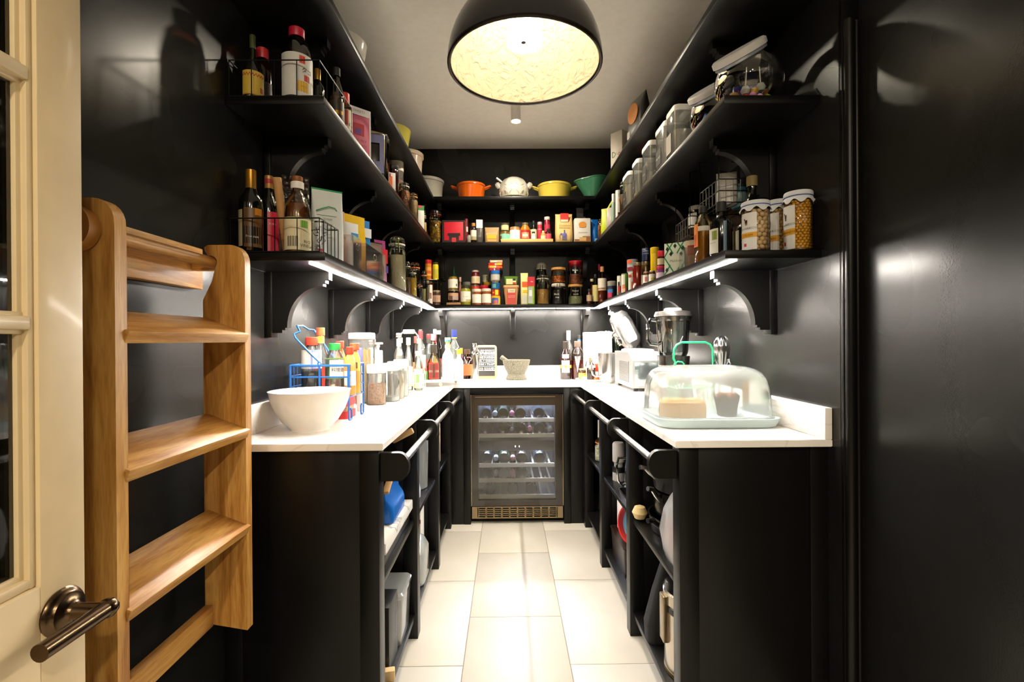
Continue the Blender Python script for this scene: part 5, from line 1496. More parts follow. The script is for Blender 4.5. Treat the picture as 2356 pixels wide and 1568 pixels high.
# ================================================================ back wall shelves
# ---------------- top shelf: casseroles and tureen
def castp(u, vt, w, y=None):
    r = w * 3.48 / (2 * FPX)
    Y = 3.378 + r if y is None else y
    p, r, h = spot(u, vt, w, Z3, Y=Y)
    return p, r, h
p, r, h = castp(1085.5, 419, 66)
pot('casserole', 'orange enamel casserole with two loop handles on the top back shelf', p, r, h, mt('#d9600e', .2, 0, .4), mt('#d9600e', .25), .002)
p, r, h = castp(1277, 419, 78)
pot('casserole', 'yellow enamel casserole with two loop handles on the top back shelf', p, r, h, mt('#dcc44e', .2, 0, .4), mt('#dcc44e', .25), .002)
p, r, h = castp(1184, 400, 66)
p.y += .01
TU = mt('#d8d4c8', .25, 0, .3)
tu = thing('tureen', 'white leaf moulded ceramic tureen with a ladle on the top back shelf', 'tureen', p)
V, Fc = lathe([(0, .012), (r * .75, .012), (r * .88, .03), (r * 1.0, h * .3), (r * 1.02, h * .45), (r * .96, h * .62), (r * .86, h * .74), (r * .7, h * .88), (r * .45, h * .97), (0, h)], 72)
V = [(x * (1 + .035 * abs(math.sin(4 * math.atan2(y, x)))), y * (1 + .035 * abs(math.sin(4 * math.atan2(y, x)))), z + .006 * math.sin(8 * math.atan2(y, x)) * (1 if .3 * h < z < .8 * h else 0)) for x, y, z in V]
obj('body', (V, Fc), TU, tu, sharp=70)
vn = []
for k in range(8):
    a = k * PI / 4 + PI / 8
    vn.append(tube([(r * (1.0 if i > 0 else .88) * (1.03 - .1 * max(0, i - 4)) * math.cos(a), r * (1.0 if i > 0 else .88) * (1.03 - .1 * max(0, i - 4)) * math.sin(a), h * (.08 + .1 * i)) for i in range(7)], .0022, 5))
    for j in range(3):
        z0 = h * (.2 + .14 * j)
        for s in (-1, 1):
            vn.append(tube([(r * 1.03 * math.cos(a), r * 1.03 * math.sin(a), z0), (r * 1.045 * math.cos(a + s * .15), r * 1.045 * math.sin(a + s * .15), z0 + h * .07), (r * 1.03 * math.cos(a + s * .3), r * 1.03 * math.sin(a + s * .3), z0 + h * .13)], .0014, 5))
obj('leaf_veins', jn(*vn), TU, tu)
for s in (-1, 1):
    obj('leaf_handle', mv(lathe([(0, 0), (.018, .01), (.022, .03), (.016, .05), (0, .058)], 12, 1, .6), (s * r * .92, -.01, h * .5), ry=s * .6), TU, tu)
obj('plate', lathe([(0, 0), (r * .8, 0), (r * 1.05, .008), (r * 1.1, .011), (r * 1.0, .0125), (0, .0125)], 48), TU, tu)
obj('ladle', tube([(-r * .5, -.01, h * .66), (-r * .85, -.015, h * .8), (-r * 1.2, -.02, h * .96)], .008, 10), TU, tu)
# green bowl with a spout
p = Vector((at(1366, 450, y=3.47).x, 3.475, Z3))
gb_ = thing('green_bowl', 'green ceramic bowl with a pointed spout in the right corner of the top shelf', 'bowl', p)
V, Fc = lathe([(0, 0), (.05, 0), (.052, .004), (.095, .14), (.1, .142), (.1, .15), (.093, .15), (.047, .01), (0, .009)], 48)
V = [(x - (.045 * max(0, -x / .1 - .6) * 2.5 if z > .13 else 0), y, z + (-.0 if z < .1 else .012 * (x / .1))) for x, y, z in V]
obj('body', (V, Fc), mt('#4f9a74', .25, 0, .3), gb_)

# ---------------- middle shelf
def B(fn, z, u, vt, w, y=None):
    r = w * 3.45 / (2 * FPX)
    return spot(u, vt, w, z, Y=(3.378 + r if y is None else y))
p, r, h = B(0, Z2, 1002, 481, 33)
clipjar('pasta_jar', 'big dark lidded jar of yellow pasta shapes in the left corner of the middle shelf', p, r, h, grain('#c8961c', '#7a5210', 55, .6, 1), .66, '#7a2a1e', face(p), lidm=mt('#1a1614', .3))
q0, q1 = at(1018, 556, y=3.40).x, at(1066, 556, y=3.40).x
zt_ = at(1040, 506, y=3.38).z - Z2
carton('tea_box', 'bright red box with black base print on the middle back shelf', 'box', ((q0 + q1) / 2 + .008, 3.43, Z2), q1 - q0 + .016, .09, zt_, mt('#c81e30', .4), 0,
       [(0, .09, 0, 1, mt('#1a0a0c', .5)), (.91, 1, 0, 1, mt('#1a0a0c', .5)), (0, 1, 0, .1, mt('#1a0a0c', .5)), (0, 1, .93, 1, mt('#1a0a0c', .5)), (.3, .72, .12, .36, mt('#1a0a0c', .5)), (.24, .78, .3, .42, mt('#1a0a0c', .5)), (.42, .6, .02, .22, mt('#c83038', .5))])
p, r, h = B(0, Z2, 1074, 503, 9, 3.5)
bottle('spice_tin', 'narrow dark red tin beside the red box', 'tin', p, r, h, CYLP, mt('#6a1a20', .4), (), [(.5, .7, -60, 60, mt('#d8d0c8', .5))])
p, r, h = B(0, Z2, 1080, 540, 10)
bottle('salt_pot', 'small grey pot between the red box and the syrup bottle', 'pot', p, r, h, JAR, mt('#8a8680', .4), [(.86, 1, .9, METL)])
p, r, h = B(0, Z2, 1090.5, 512, 15)
bottle('syrup_bottle', 'dark syrup bottle with cork top and pale label on the middle back shelf', 'bottle', p, r, h, SAUCE, mt('#1c100a', .12), [(.84, 1, .56, mt('#b08038', .5))], [(.12, .62, -60, 70, mt('#d8d8c4', .5)), (.12, .3, -60, 70, mt('#d8b04a', .5))], None, face(p))
p, r, h = B(0, Z2, 1104.5, 505, 17)
pouch('silver_pouch', 'silver pouch with a crumpled white top on the middle back shelf', 'pouch', p, .05, .04, h, mt('#6a6664', .25, .5), 0, [(.05, .95, .64, 1, mt('#dcdad8', .4))], top=.1)
p, r, h = B(0, Z2, 1133, 520, 35)
pouch('kraft_pouch', 'brown paper pouch with a window of yellow pasta on the middle back shelf', 'pouch', p, .106, .06, h, mt('#9a7a4a', .6), 0, [(.12, .86, .08, .62, mt('#b8a078', .4)), (.18, .8, .25, .5, mt('#d8a818', .5)), (.2, .8, .08, .22, mt('#c89a58', .5))], top=.1)
wt_ = thing('wooden_tray', 'shallow pale wooden tray of small jars on the middle back shelf', 'tray', (at(1212, 553, y=3.42).x, 3.435, Z2))
tw_ = (at(1271, 553, y=3.4).x - at(1152, 553, y=3.4).x) / 2
obj('base', box(-tw_, tw_, -.055, .055, 0, .008, .001), mt('#cf9f58', .6), wt_)
obj('rim', jn(box(-tw_, tw_, -.058, -.055, 0, .022, .001), box(-tw_, tw_, .055, .058, 0, .022, .001), box(-tw_, -tw_ + .004, -.055, .055, 0, .022, .001), box(tw_ - .004, tw_, -.055, .055, 0, .022, .001)), mt('#d8ac66', .6), wt_)
zt2 = Z2 + .0085
def TB(name, label, u, vt, w, y, prof, m, cap=(), lab=(), liq=None, txt=(), cat='jar', z=zt2):
    p, r, h = spot(u, vt, w, z, Y=y)
    bottle(name, label, cat, p, r, h, prof, m, cap, lab, liq, face(p), None, txt)
    return z + h
zz_ = TB('jam_jar', 'amber jar with a mint green label at the left of the wooden tray', 1163, 529, 23, 3.418, JAR, mt('#6a4a1c', .2), [(.86, 1, .9, mt('#3a3a1c', .4))], [(.12, .66, -70, 70, mt('#7fc4ac', .5)), (.2, .5, -70, -40, mt('#7a3a24', .5))])
TB('mustard_pot', 'small cream pot with a dark lid stacked on the mint label jar', 1163, 514, 18, 3.418, CYLP, mt('#c8bc84', .5), [(.8, 1, 1.02, mt('#2a2018', .4))], [(.2, .6, -60, 60, mt('#d8d0a0', .5))], z=zz_ + .0005)
TB('jam_jar', 'jar with a white label bearing a blue letter R on the wooden tray', 1186, 521, 25, 3.42, JAR, mt('#b07a54', .3), [(.86, 1, .93, mt('#c8a070', .35, .5))], [(.08, .76, -75, 75, mt('#e0e2e0', .5))], None, [('R', .2, .046, mt('#8ab8d0', .5), 8)])
TB('golden_syrup_jar', 'golden jar with a red label and gold lid on the wooden tray', 1209.5, 511, 25, 3.42, [(0, 0), (.95, 0), (1, .03), (1, .56), (.9, .7), (.6, .84), (.55, .9), (.55, 1), (0, 1)], mt('#a86a14', .15, 0, .4), [(.88, 1, .6, METL)], [(.06, .58, -80, 80, mt('#a81c1c', .5)), (.14, .46, -38, 38, mt('#c8a878', .5)), (.24, .36, -28, 28, mt('#e8e0d0', .5))])
TB('vanilla_bottle', 'tiny bottle with a black dropper cap at the front of the wooden tray', 1228.5, 532, 11, 3.405, SAUCE, mt('#d8ccb8', .4), [(.66, 1, .62, INK)], [(.06, .5, -70, 70, PAPER)], cat='bottle')
TB('vinegar_bottle', 'slim dark bottle with a cream label at the back of the wooden tray', 1229, 507, 15, 3.455, SLIM, DKG, [(.84, 1, .4, INK)], [(.06, .6, -80, 80, mt('#d8d0a8', .5))], cat='bottle')
TB('chilli_tube', 'slim red tube with a pale cap on the wooden tray', 1243, 510, 11, 3.43, CYLP, mt('#c0283c', .4), [(.86, 1, 1.02, mt('#b8b0b8', .4)), (.6, .66, 1.02, mt('#e87a9a', .4))], cat='tube')
TB('extract_bottle', 'little bottle with a cream and orange label at the tray front', 1251, 530, 12, 3.405, SAUCE, mt('#c89050', .3), [(.8, 1, .5, mt('#c8c090', .4))], [(.06, .52, -80, 80, mt('#e0d4ac', .5))], cat='bottle')
TB('rose_water_bottle', 'dark little bottle with a bright pink label at the right of the tray', 1262.5, 525, 14, 3.41, SAUCE, mt('#2a0a10', .12), [(.82, 1, .5, INK)], [(.1, .58, -80, 80, mt('#d84a60', .5))], cat='bottle')
TB('cranberry_jar', 'tall pinkish red bottle with a white cap behind the pink label', 1260, 498, 14, 3.462, [(0, 0), (.95, 0), (1, .02), (1, .8), (.8, .86), (.76, 1), (0, 1)], mt('#8a1c30', .25), [(.88, 1, .95, mt('#d8d4d0', .4))], [(.4, .7, -70, 70, mt('#c03048', .5))], cat='bottle')
q0, q1 = at(1278, 556, y=3.41).x, at(1318, 556, y=3.41).x
h = at(1300, 491, y=3.41).z - Z2
t = pouch('rice_sack', 'cream paper rice sack with a red top label and a blue elephant print', 'bag', ((q0 + q1) / 2, 3.43, Z2), q1 - q0, .075, h, mt('#dcb878', .6), 0, [(.27, .75, .72, .99, mt('#c8302a', .5)), (.3, .72, .7, .78, mt('#e0d0b0', .5)), (.2, .8, .58, .59, mt('#b89858', .5)), (.2, .8, .5, .51, mt('#b89858', .5))], top=.06)
EL = mt('#5a5a96', .5)
ey = -.0405
el = [mv(lathe([(0, -.018), (.012, -.014), (.0165, 0), (.012, .014), (0, .018)], 12, 1, .15), (0, ey, h * .24), ry=PI / 2), mv(lathe([(0, -.009), (.0085, 0), (0, .009)], 10, 1, .15), (-.022, ey, h * .28), ry=PI / 2)]
for x in (-.013, -.004, .006, .013):
    el.append(box(x - .003, x + .003, ey - .0015, ey + .001, h * .085, h * .22))
el.append(tube([(-.03, ey, h * .27), (-.034, ey, h * .2), (-.031, ey, h * .12)], .002, 5))
el.append(box(-.004, .004, ey - .001, ey + .001, h * .32, h * .42))
obj('elephant_print', jn(*el), EL, t)
q0, q1 = at(1321, 556, y=3.41).x, at(1358, 556, y=3.41).x
h = at(1340, 503, y=3.41).z - Z2
carton('flour_bag', 'white paper flour bag with an orange round logo and brown base', 'bag', ((q0 + q1) / 2, 3.425, Z2), q1 - q0, .075, h, mt('#d4d0c8', .6), 0, [(0, 1, 0, .12, mt('#8a5a34', .5)), (.5, 1, .12, .24, mt('#8a5a34', .5)), (.3, .72, .05, .2, mt('#c8a060', .5)), (.25, .8, .38, .41, mt('#a8a49c', .5)), (.3, .72, .6, .65, mt('#c87a28', .5))], bev=.006)
t = COL.objects[-1]
while t.parent:
    t = t.parent
obj('logo', mv(lathe([(0, .001), (.024, .001), (.025, 0)], 20, 1.1, .9), (0, -.0385, h * .72), rx=PI / 2), mt('#d08a3a', .5), t)
p = Vector((at(1338, 480, y=3.52).x, 3.53, Z2)); h = at(1345, 474, y=3.5).z - Z2
pouch('grey_bag', 'folded grey plastic bag sticking up behind the flour bag', 'bag', p, .07, .05, h, mt('#7c7c80', .4), .1, top=.3, lean=.02)
q0, q1 = at(1360, 556, y=3.43).x, at(1377, 556, y=3.43).x
h = at(1368, 503, y=3.42).z - Z2
pouch('blue_bag', 'shiny blue bag beside the flour in the right corner of the middle shelf', 'bag', ((q0 + q1) / 2, 3.44, Z2), q1 - q0, .07, h, mt('#0c5aa8', .3), 0, [(.4, .9, .04, .16, mt('#7aa8c8', .5))])

# ---------------- lowest shelf
def S(name, label, u, vt, w, y, prof, m, cap=(), lab=(), liq=None, txt=(), cat='jar', z=Z1):
    p, r, h = spot(u, vt, w, z, Y=y)
    bottle(name, label, cat, p, r, h, prof, m, cap, lab, liq, face(p), None, txt)
    return z + h + .0005
wb_ = tag(obj('wooden_board', box(-.05, .05, -.05, .05, 0, .016, .002), mt('#9a7448', .6), loc=(at(1045, 696, y=3.43).x, 3.43, Z1)), 'small wooden board under the stacked jars on the lowest back shelf', 'board')
za = S('chutney_jar', 'dark jar with a picture label standing on the small wooden board', 1043, 665, 25, 3.42, JAR, mt('#140a08', .15), [(.88, 1, .92, METL)], [(.2, .72, -65, 65, mt('#b08a70', .5)), (.22, .5, -50, -5, mt('#3a2a24', .5)), (.22, .46, 5, 50, mt('#8a8484', .5))], z=Z1 + .0165)
S('olive_jar', 'jar with a plain white label stacked on the dark picture label jar', 1042.5, 636, 22, 3.42, JAR, mt('#7a6414', .25), [(.86, 1, .9, mt('#8a6a1c', .4))], [(.1, .8, -85, 85, mt('#e2ddd2', .5)), (.25, .42, 35, 60, mt('#7a7050', .5))], z=za)
S('squeeze_bottle', 'dark green squeeze bottle with a pointed nozzle at the back of the lowest shelf', 1045, 611, 16, 3.55, [(0, 0), (.96, 0), (1, .02), (1, .72), (.6, .78), (.3, .84), (.1, 1), (0, 1)], mt('#1c4a2c', .35), cat='bottle')
S('rose_sauce_bottle', 'slim pink sauce bottle behind the stacked jars', 1059, 637, 8, 3.5, SLIM, mt('#a86a60', .35), [(.84, 1, .7, mt('#c89a90', .4))], [(.2, .5, -80, 80, mt('#7a2a34', .5))], cat='bottle')
S('piccalilli_jar', 'green pickle jar with a white script label on the lowest back shelf', 1071.5, 655, 24, 3.42, [(0, 0), (.94, 0), (1, .03), (1, .66), (.9, .78), (.8, .82), (.8, 1), (0, 1)], mt('#8a8a1c', .2), [(.84, 1, .88, mt('#2a2c20', .35))], [(.16, .68, -75, 75, mt('#e2dfd0', .5)), (.16, .28, 0, 75, mt('#d8b01c', .5))], None, [('Piccalilli', .38, .0125, mt('#8a8468', .5), 0)])
S('olive_tin', 'pickle jar with a grey lid behind the script label jar', 1075, 648, 20, 3.51, JAR, mt('#6a6a1c', .3), [(.86, 1, .95, mt('#7c7c72', .4))])
za = S('tomato_tin', 'red tin with a tomato picture below the cream label jar', 1094, 655, 19, 3.49, CYLP, mt('#b83828', .4), [(.93, 1, 1.01, METL)], [(.1, .8, -20, 50, mt('#d0683c', .5)), (.1, .8, -70, -30, mt('#c8c4a8', .5))], cat='tin')
S('passata_jar', 'dark red jar with an oval cream label stacked on the tomato tin', 1094.5, 621, 20, 3.49, [(0, 0), (.96, 0), (1, .02), (1, .6), (.85, .72), (.74, .78), (.74, 1), (0, 1)], mt('#5a1420', .15), [(.88, 1, .82, mt('#b8a898', .4))], [(.1, .58, -85, 85, mt('#d8cba4', .5)), (.2, .45, -45, 45, mt('#b8ab88', .5))], z=za)
S('peanut_butter_jar', 'nut butter jar with white lid and white label, left of a pair', 1097, 664, 21, 3.418, CYLP, mt('#8a4a20', .25), [(.82, 1, 1.02, mt('#e0dccc', .4))], [(.12, .66, -85, 85, mt('#e2ddd0', .5))])
S('peanut_butter_jar', 'nut butter jar with white lid and white label, right of a pair', 1119.5, 663, 21, 3.418, CYLP, mt('#8a4a20', .25), [(.82, 1, 1.02, mt('#e0dccc', .4))], [(.12, .66, -85, 85, mt('#e2ddd0', .5))])
S('paprika_tin', 'squat jar with a bright red lid behind the pair of nut butters', 1114, 656, 20, 3.475, CYLP, mt('#a8301c', .35), [(.86, 1, 1.03, mt('#c8203c', .4))])
za = S('honey_jar', 'dark honey jar with a mustard yellow lid behind the red lid', 1122, 648, 20, 3.53, JAR, mt('#2a180c', .2), [(.86, 1, 1.0, mt('#c8961c', .4))])
S('spotted_pot', 'small grey pot with black spots stacked on the honey jar', 1117.5, 632, 16, 3.53, TUBP, mt('#a8a490', .5), (), [(.3, .5, 20, 36, INK), (.6, .8, 14, 32, INK)], z=za, cat='pot')
za = S('sardine_tin', 'yellow and blue tin at the bottom of the tall tin stack', 1141, 680, 21, 3.42, CYLP, mt('#d8a41c', .4), (), [(.1, .75, -60, 30, mt('#3a5a9a', .5)), (.1, .5, -30, 20, mt('#c85a5a', .5)), (.2, .8, 34, 70, mt('#d8b81c', .5))], cat='tin')
za = S('mustard_tin', 'red tin with a yellow disc, second in the tall tin stack', 1141, 665, 20, 3.42, CYLP, mt('#b02a1c', .4), (), [(.1, .9, -8, 34, mt('#e0c83c', .5)), (.35, .6, -50, -20, mt('#d88a2a', .5))], cat='tin', z=za)
za = S('tuna_tin', 'teal blue tin, third in the tall tin stack', 1141, 650, 21, 3.42, CYLP, mt('#14507a', .4), (), [(.2, .8, -45, 0, mt('#5a9a9a', .5))], cat='tin', z=za)
za = S('tahini_jar', 'jar with a blue lid and grey label on the tin stack', 1140, 622, 21, 3.42, [(0, 0), (.7, 0), (.72, .1), (1, .2), (1, .98), (0, 1)], mt('#a89a84', .35), [(.7, 1, 1.02, mt('#1c6ab8', .4))], [(.24, .66, -75, 75, mt('#b8b4ac', .5))], z=za)
bm_ = Vector((at(1138, 612, y=3.43).x, 3.43, za))
hs_ = [at(1138, v, y=3.40).z for v in (618, 612, 606, 600)]
ys = [('stock_packet', 'flat crimson packet at the bottom of the flat packets on the tin stack', '#a01c44', '#7a1430', (.075, .05), 0),
      ('candy_packet', 'flat orange and yellow candy packet leaning on the tin stack', '#d85a1c', '#d8b01c', (.1, .045), .14),
      ('candy_packet', 'flat red candy packet with yellow lettering panel on the tin stack', '#c8301c', '#e0b428', (.1, .045), -.1),
      ('biscuit_packet', 'flat pale peach packet topmost on the tin stack', '#c89a80', '#d8c49a', (.092, .05), 0)]
zc_ = za
for k, (n_, l_, c1, c2, (w_, d_), rz) in enumerate(ys):
    hh = .0185
    carton(n_, l_, 'packet', (bm_.x + .004 * k, bm_.y, zc_), w_, d_, hh, mt(c1, .4), rz * .6, [(.1 if k % 2 else .5, .5 if k % 2 else .95, .15, .85, mt(c2, .5)), (.45, .55, .2, .8, mt('#e8e0d8', .5))], bev=.003)
    zc_ += hh + .0005
p, r, h = spot(1176, 656, 33, Z1, Y=3.43)
cf = thing('stock_tub', 'brown tapered stock tub with a red label on the lowest back shelf', 'tub', (p.x, 3.43, Z1))
hh = h
obj('body', loft([(0, .042, .038, .012), (hh * .9, .053, .048, .014)]), mt('#a87c4c', .5), cf)
obj('lid', loft([(hh * .88, .056, .05, .014), (hh * .95, .057, .051, .014), (hh, .054, .048, .014)]), mt('#b88a58', .5), cf)
def slant(x0, x1, z0, z1, off):
    f = lambda z: .038 + (.048 - .038) * z / (hh * .9)
    V = [(x0, -f(z0) - off, z0), (x1, -f(z0) - off, z0), (x1, -f(z1) - off, z1), (x0, -f(z1) - off, z1)]
    V += [(x, y + .0006, z) for x, y, z in V]
    return V, [(0, 1, 2, 3), (7, 6, 5, 4), (0, 4, 5, 1), (1, 5, 6, 2), (2, 6, 7, 3), (3, 7, 4, 0)]
obj('label', slant(-.03, .034, .002, hh * .72, .0006), mt('#b8443a', .5), cf)
obj('badge', slant(-.022, .028, hh * .62, hh * .8, .0012), mt('#d8ccb0', .5), cf)
for s_, z_, sz in (('CHEF', hh * .665, .016), ('CONCENTRATED', hh * .44, .0068), ('VEAL STOCK', hh * .36, .0085)):
    f_ = .038 + .01 * z_ / (hh * .9)
    obj('lettering', mv(text(s_, sz), (.003, -f_ - .0036, z_)), mt('#4a3a2a', .5) if s_ == 'CHEF' else mt('#ecd8cc', .5), cf)
zg = Z1 + hh + .0005
h = at(1175, 636, y=3.4).z - zg
gt = thing('green_tub', 'green plastic tub with a cream label stacked on the stock tub', 'tub', (p.x, 3.43, zg))
obj('body', loft([(0, .042, .036, .012), (h * .85, .05, .044, .014), (h, .051, .045, .014)]), mt('#4f7a1c', .45), gt)
obj('label', box(-.034, .036, -.0455, -.04, h * .1, h * .72), mt('#d0cf98', .5), gt)
obj('badge', box(.012, .034, -.0462, -.042, h * .5, h * .74), INK, gt)
obj('tomato', box(.012, .034, -.0464, -.042, h * .08, h * .32), mt('#a8301c', .5), gt)
q0, q1 = at(1198, 690, y=3.4).x, at(1216, 690, y=3.4).x
h = at(1207, 626, y=3.4).z - Z1
pouch('drink_tube', 'tall pale yellow pouch with orange flowers on the lowest back shelf', 'pouch', ((q0 + q1) / 2, 3.44, Z1), q1 - q0, .035, h, mt('#dcd088', .45), 0, [(.2, .9, .55, .72, mt('#d8561c', .5)), (.3, .9, .38, .46, mt('#e0b41c', .5)), (.15, .8, .04, .3, mt('#c8c8b8', .5))], top=.05)
q0, q1 = at(1214, 690, y=3.4).x, at(1230, 690, y=3.4).x
h = at(1222, 637, y=3.4).z - Z1
carton('baking_powder', 'small canister with red top and green grey label beside the yellow pouch', 'carton', ((q0 + q1) / 2, 3.405, Z1), q1 - q0, .045, h, mt('#7a9a2c', .45), 0, [(0, 1, .66, 1, mt('#a81428', .45)), (.05, .7, .05, .62, mt('#9aa09c', .5)), (.2, .62, .3, .52, mt('#d0d4d0', .5))], [('FIN', .6, .8, .011, mt('#e8d8d8', .5))], bev=.006)
p, r, h = spot(1249, 630, 31, Z1, Y=3.425)
clipjar('clip_top_jar', 'clip top jar two thirds full of golden oats on the lowest back shelf', p, r, h, grain('#d0a058', '#b07c38', 240, .7, .7), .5, '#b8b0a0', face(p))
p, r, h = spot(1246, 603, 26, Z1, Y=3.545)
clipjar('clip_top_jar', 'taller clip top jar with a grey lid behind the oats', p, r, h, None, .5, '#a8a090', face(p), lidm=mt('#8c887c', .4))
p, r, h = spot(1285, 649, 35, Z1, Y=3.43)
clipjar('clip_top_jar', 'clip top jar of black rice with white handwriting on the lowest back shelf', p, r, h, mt('#1a0e0a', .35), .66, '#c8bfae', face(p), txt=[('Black', .42, .018, mt('#c8c4bc', .6), -14), ('rice', .28, .018, mt('#c8c4bc', .6), -8)], lidm=mt('#b8b0a0', .4))
zs_ = Z1 + h + .0005
h = at(1285, 614, y=3.39).z - zs_
bottle('apricot_jar', 'jar of orange dried fruit with a wooden rimmed lid stacked on the black rice', 'jar', Vector((p.x, 3.43, zs_)), .052, h, [(0, 0), (.94, 0), (1, .03), (1, .7), (.9, .82), (.9, 1), (0, 1)], CLEAR, [(.84, 1, 1.0, mt('#a8783c', .5))], (), (.42, grain('#d8741c', '#b04e10', 70, .5, 1)), face(p))
p, r, h = spot(1324, 653, 35, Z1, Y=3.43)
bottle('seed_jar', 'glass jar of pale green fennel seeds with handwriting on the lowest back shelf', 'jar', p, r, h, [(0, 0), (.96, 0), (1, .03), (1, .3), (.9, .72), (.88, .86), (.88, 1), (0, 1)], CLEAR, [(.88, 1, .95, mt('#a8783c', .5))], (), (.4, grain('#a8a478', '#8a8a58', 260)), face(p), txt=[('Fennel', .62, .017, mt('#b8b4a8', .6), 0), ('seeds', .46, .017, mt('#b8b4a8', .6), 4)])
zs_ = Z1 + h + .0005
h = at(1324, 599, y=3.39).z - zs_
bottle('bean_jar', 'jar of red brown beans with a bright red lid stacked on the fennel seeds', 'jar', Vector((p.x, 3.43, zs_)), .053, h, CYLP, CLEAR, [(.82, 1, .9, mt('#c41c2c', .4))], (), (.42, grain('#a8623c', '#7a3a24', 120, .5, 1)), face(p), txt=[('Beans', .55, .017, mt('#b8b4a8', .6), 0)])
# bottles in the right corner
for n_, l_, u, vt, w, y, m_, cap, lab, liq in (
        ('vinegar_flask', 'small brown vinegar flask in the right corner of the lowest shelf', 1356, 664, 13, 3.41, mt('#3a1c10', .2), [(.84, 1, .5, INK)], [(.2, .6, -70, 70, mt('#a88a70', .5))], None),
        ('oil_bottle', 'slim amber oil bottle with a cream cap in the right corner', 1362, 641, 11, 3.475, glass('#c88a4a', .3), [(.9, 1, .7, mt('#d8c8a0', .5))], (), (.8, mt('#8a4a14', .2))),
        ('wine_vinegar_bottle', 'dark bottle with a tall yellow label in the right corner', 1370, 630, 13, 3.44, DKG, [(.88, 1, .46, INK)], [(.1, .64, -80, 80, mt('#d8c884', .5))], None),
        ('cider_vinegar_bottle', 'bottle of amber vinegar with a cork and white label in the right corner', 1386, 612, 20, 3.405, glass('#e0b070', .3), [(.86, 1, .46, mt('#b07a50', .6))], [(.36, .68, -85, 85, mt('#dcd2c4', .5)), (.38, .43, -85, 85, mt('#d8843a', .5))], (.36, mt('#b8701c', .2))),
        ('red_top_bottle', 'dark bottle with a red foil top at the back of the right corner', 1379, 606, 13, 3.56, DKG, [(.84, 1, .44, mt('#a81c34', .4))], (), None)):
    p, r, h = spot(u, vt, w, Z1, Y=y)
    bottle(n_, l_, 'bottle', p, r, h, SLIM, m_, cap, lab, liq, face(p))

# ================================================================ right wall shelves
def beans(t, r, h, z0, z1, size, cols, seed, rows=None):
    """pulses pressed against the inside of a jar, one joined part"""
    random.seed(seed)
    base = lathe([(0, -1), (.75, -.66), (1, 0), (.75, .66), (0, 1)], 7)
    gs = []
    nz = int((z1 - z0) / (size * 1.55))
    na = int(2 * PI * (r - size * .6) / (size * 2.0))
    for j in range(nz + 1):
        for i in range(na):
            a = 2 * PI * (i + .5 * (j % 2)) / na + random.uniform(-.05, .05)
            z = z0 + size + (z1 - z0 - 2 * size) * j / max(1, nz) + random.uniform(-.15, .15) * size
            q = r - size * .75
            g = mv(base, (q * math.cos(a), q * math.sin(a), z), rz=a, rx=random.uniform(-.9, .9), s=(size * .8, size * 1.05, size * .9))
            gs.append(g)
    obj('pulses', jn(*gs), cols, t, kind='stuff', sharp=80)
    obj('brine', cyl(r - size * 1.1, z0, z1, 20), mt('#a8742a', .4), t)


def bean_jar(label, p, r, h, size, c, name1, name2, seed, rot):
    t = thing('bean_jar', label, 'jar', p, rot, 'cloth topped bean jars')
    obj('body', lathe([(0, 0), (r * .94, 0), (r, .004), (r, h * .86), (r * .9, h * .9), (r * .9, h * .94), (0, h * .94)], 36), CLEAR, t)
    beans(t, r * .985, h, .004, h * .85, size, c, seed)
    V, Fc = lathe([(r * 1.12, h * .82), (r * 1.06, h * .87), (r * 1.0, h * .9), (r * 1.03, h * .93), (r * 1.03, h * .975), (r * .98, h), (0, h * 1.0)], 48)
    V = [(x * (1 + (.035 * math.sin(11 * math.atan2(y, x)) if z < h * .85 else 0)), y * (1 + (.035 * math.sin(11 * math.atan2(y, x)) if z < h * .85 else 0)), z + (.006 * math.sin(7 * math.atan2(y, x)) if z < h * .85 else 0)) for x, y, z in V]
    obj('cloth_cover', (V, Fc), mt('#d4d8de', .7), t)
    obj('cord', lathe([(r * 1.02, h * .905), (r * 1.045, h * .915), (r * 1.02, h * .925)], 36), mt('#3a5a9a', .6), t)
    lb = obj('label', wrap(r + .0005, h * .03, h * .76, -70, 2, 12), mt('#dcdcda', .5), t)
    obj('band', wrap(r + .0011, h * .27, h * .37, -70, 2, 12), mt('#d89a1c', .5), lb)
    obj('seal', wrap(r + .0011, h * .1, h * .16, -52, -40, 3), mt('#b81c24', .5), lb)
    obj('figure', jn(wrap(r + .0011, h * .56, h * .62, -48, -36, 3), wrap(r + .0011, h * .52, h * .56, -46, -43, 2), wrap(r + .0011, h * .52, h * .56, -40, -37, 2), wrap(r + .0011, h * .62, h * .65, -52, -47, 2)), mt('#4a1418', .5), lb)
    obj('lettering', bend(text(name1, .0092), r + .0016, -36, h * .43), mt('#4a4a50', .5), lb)
    obj('lettering', bend(text(name2, .0085), r + .0018, -34, h * .3), mt('#3a2a10', .5), lb)
    return t


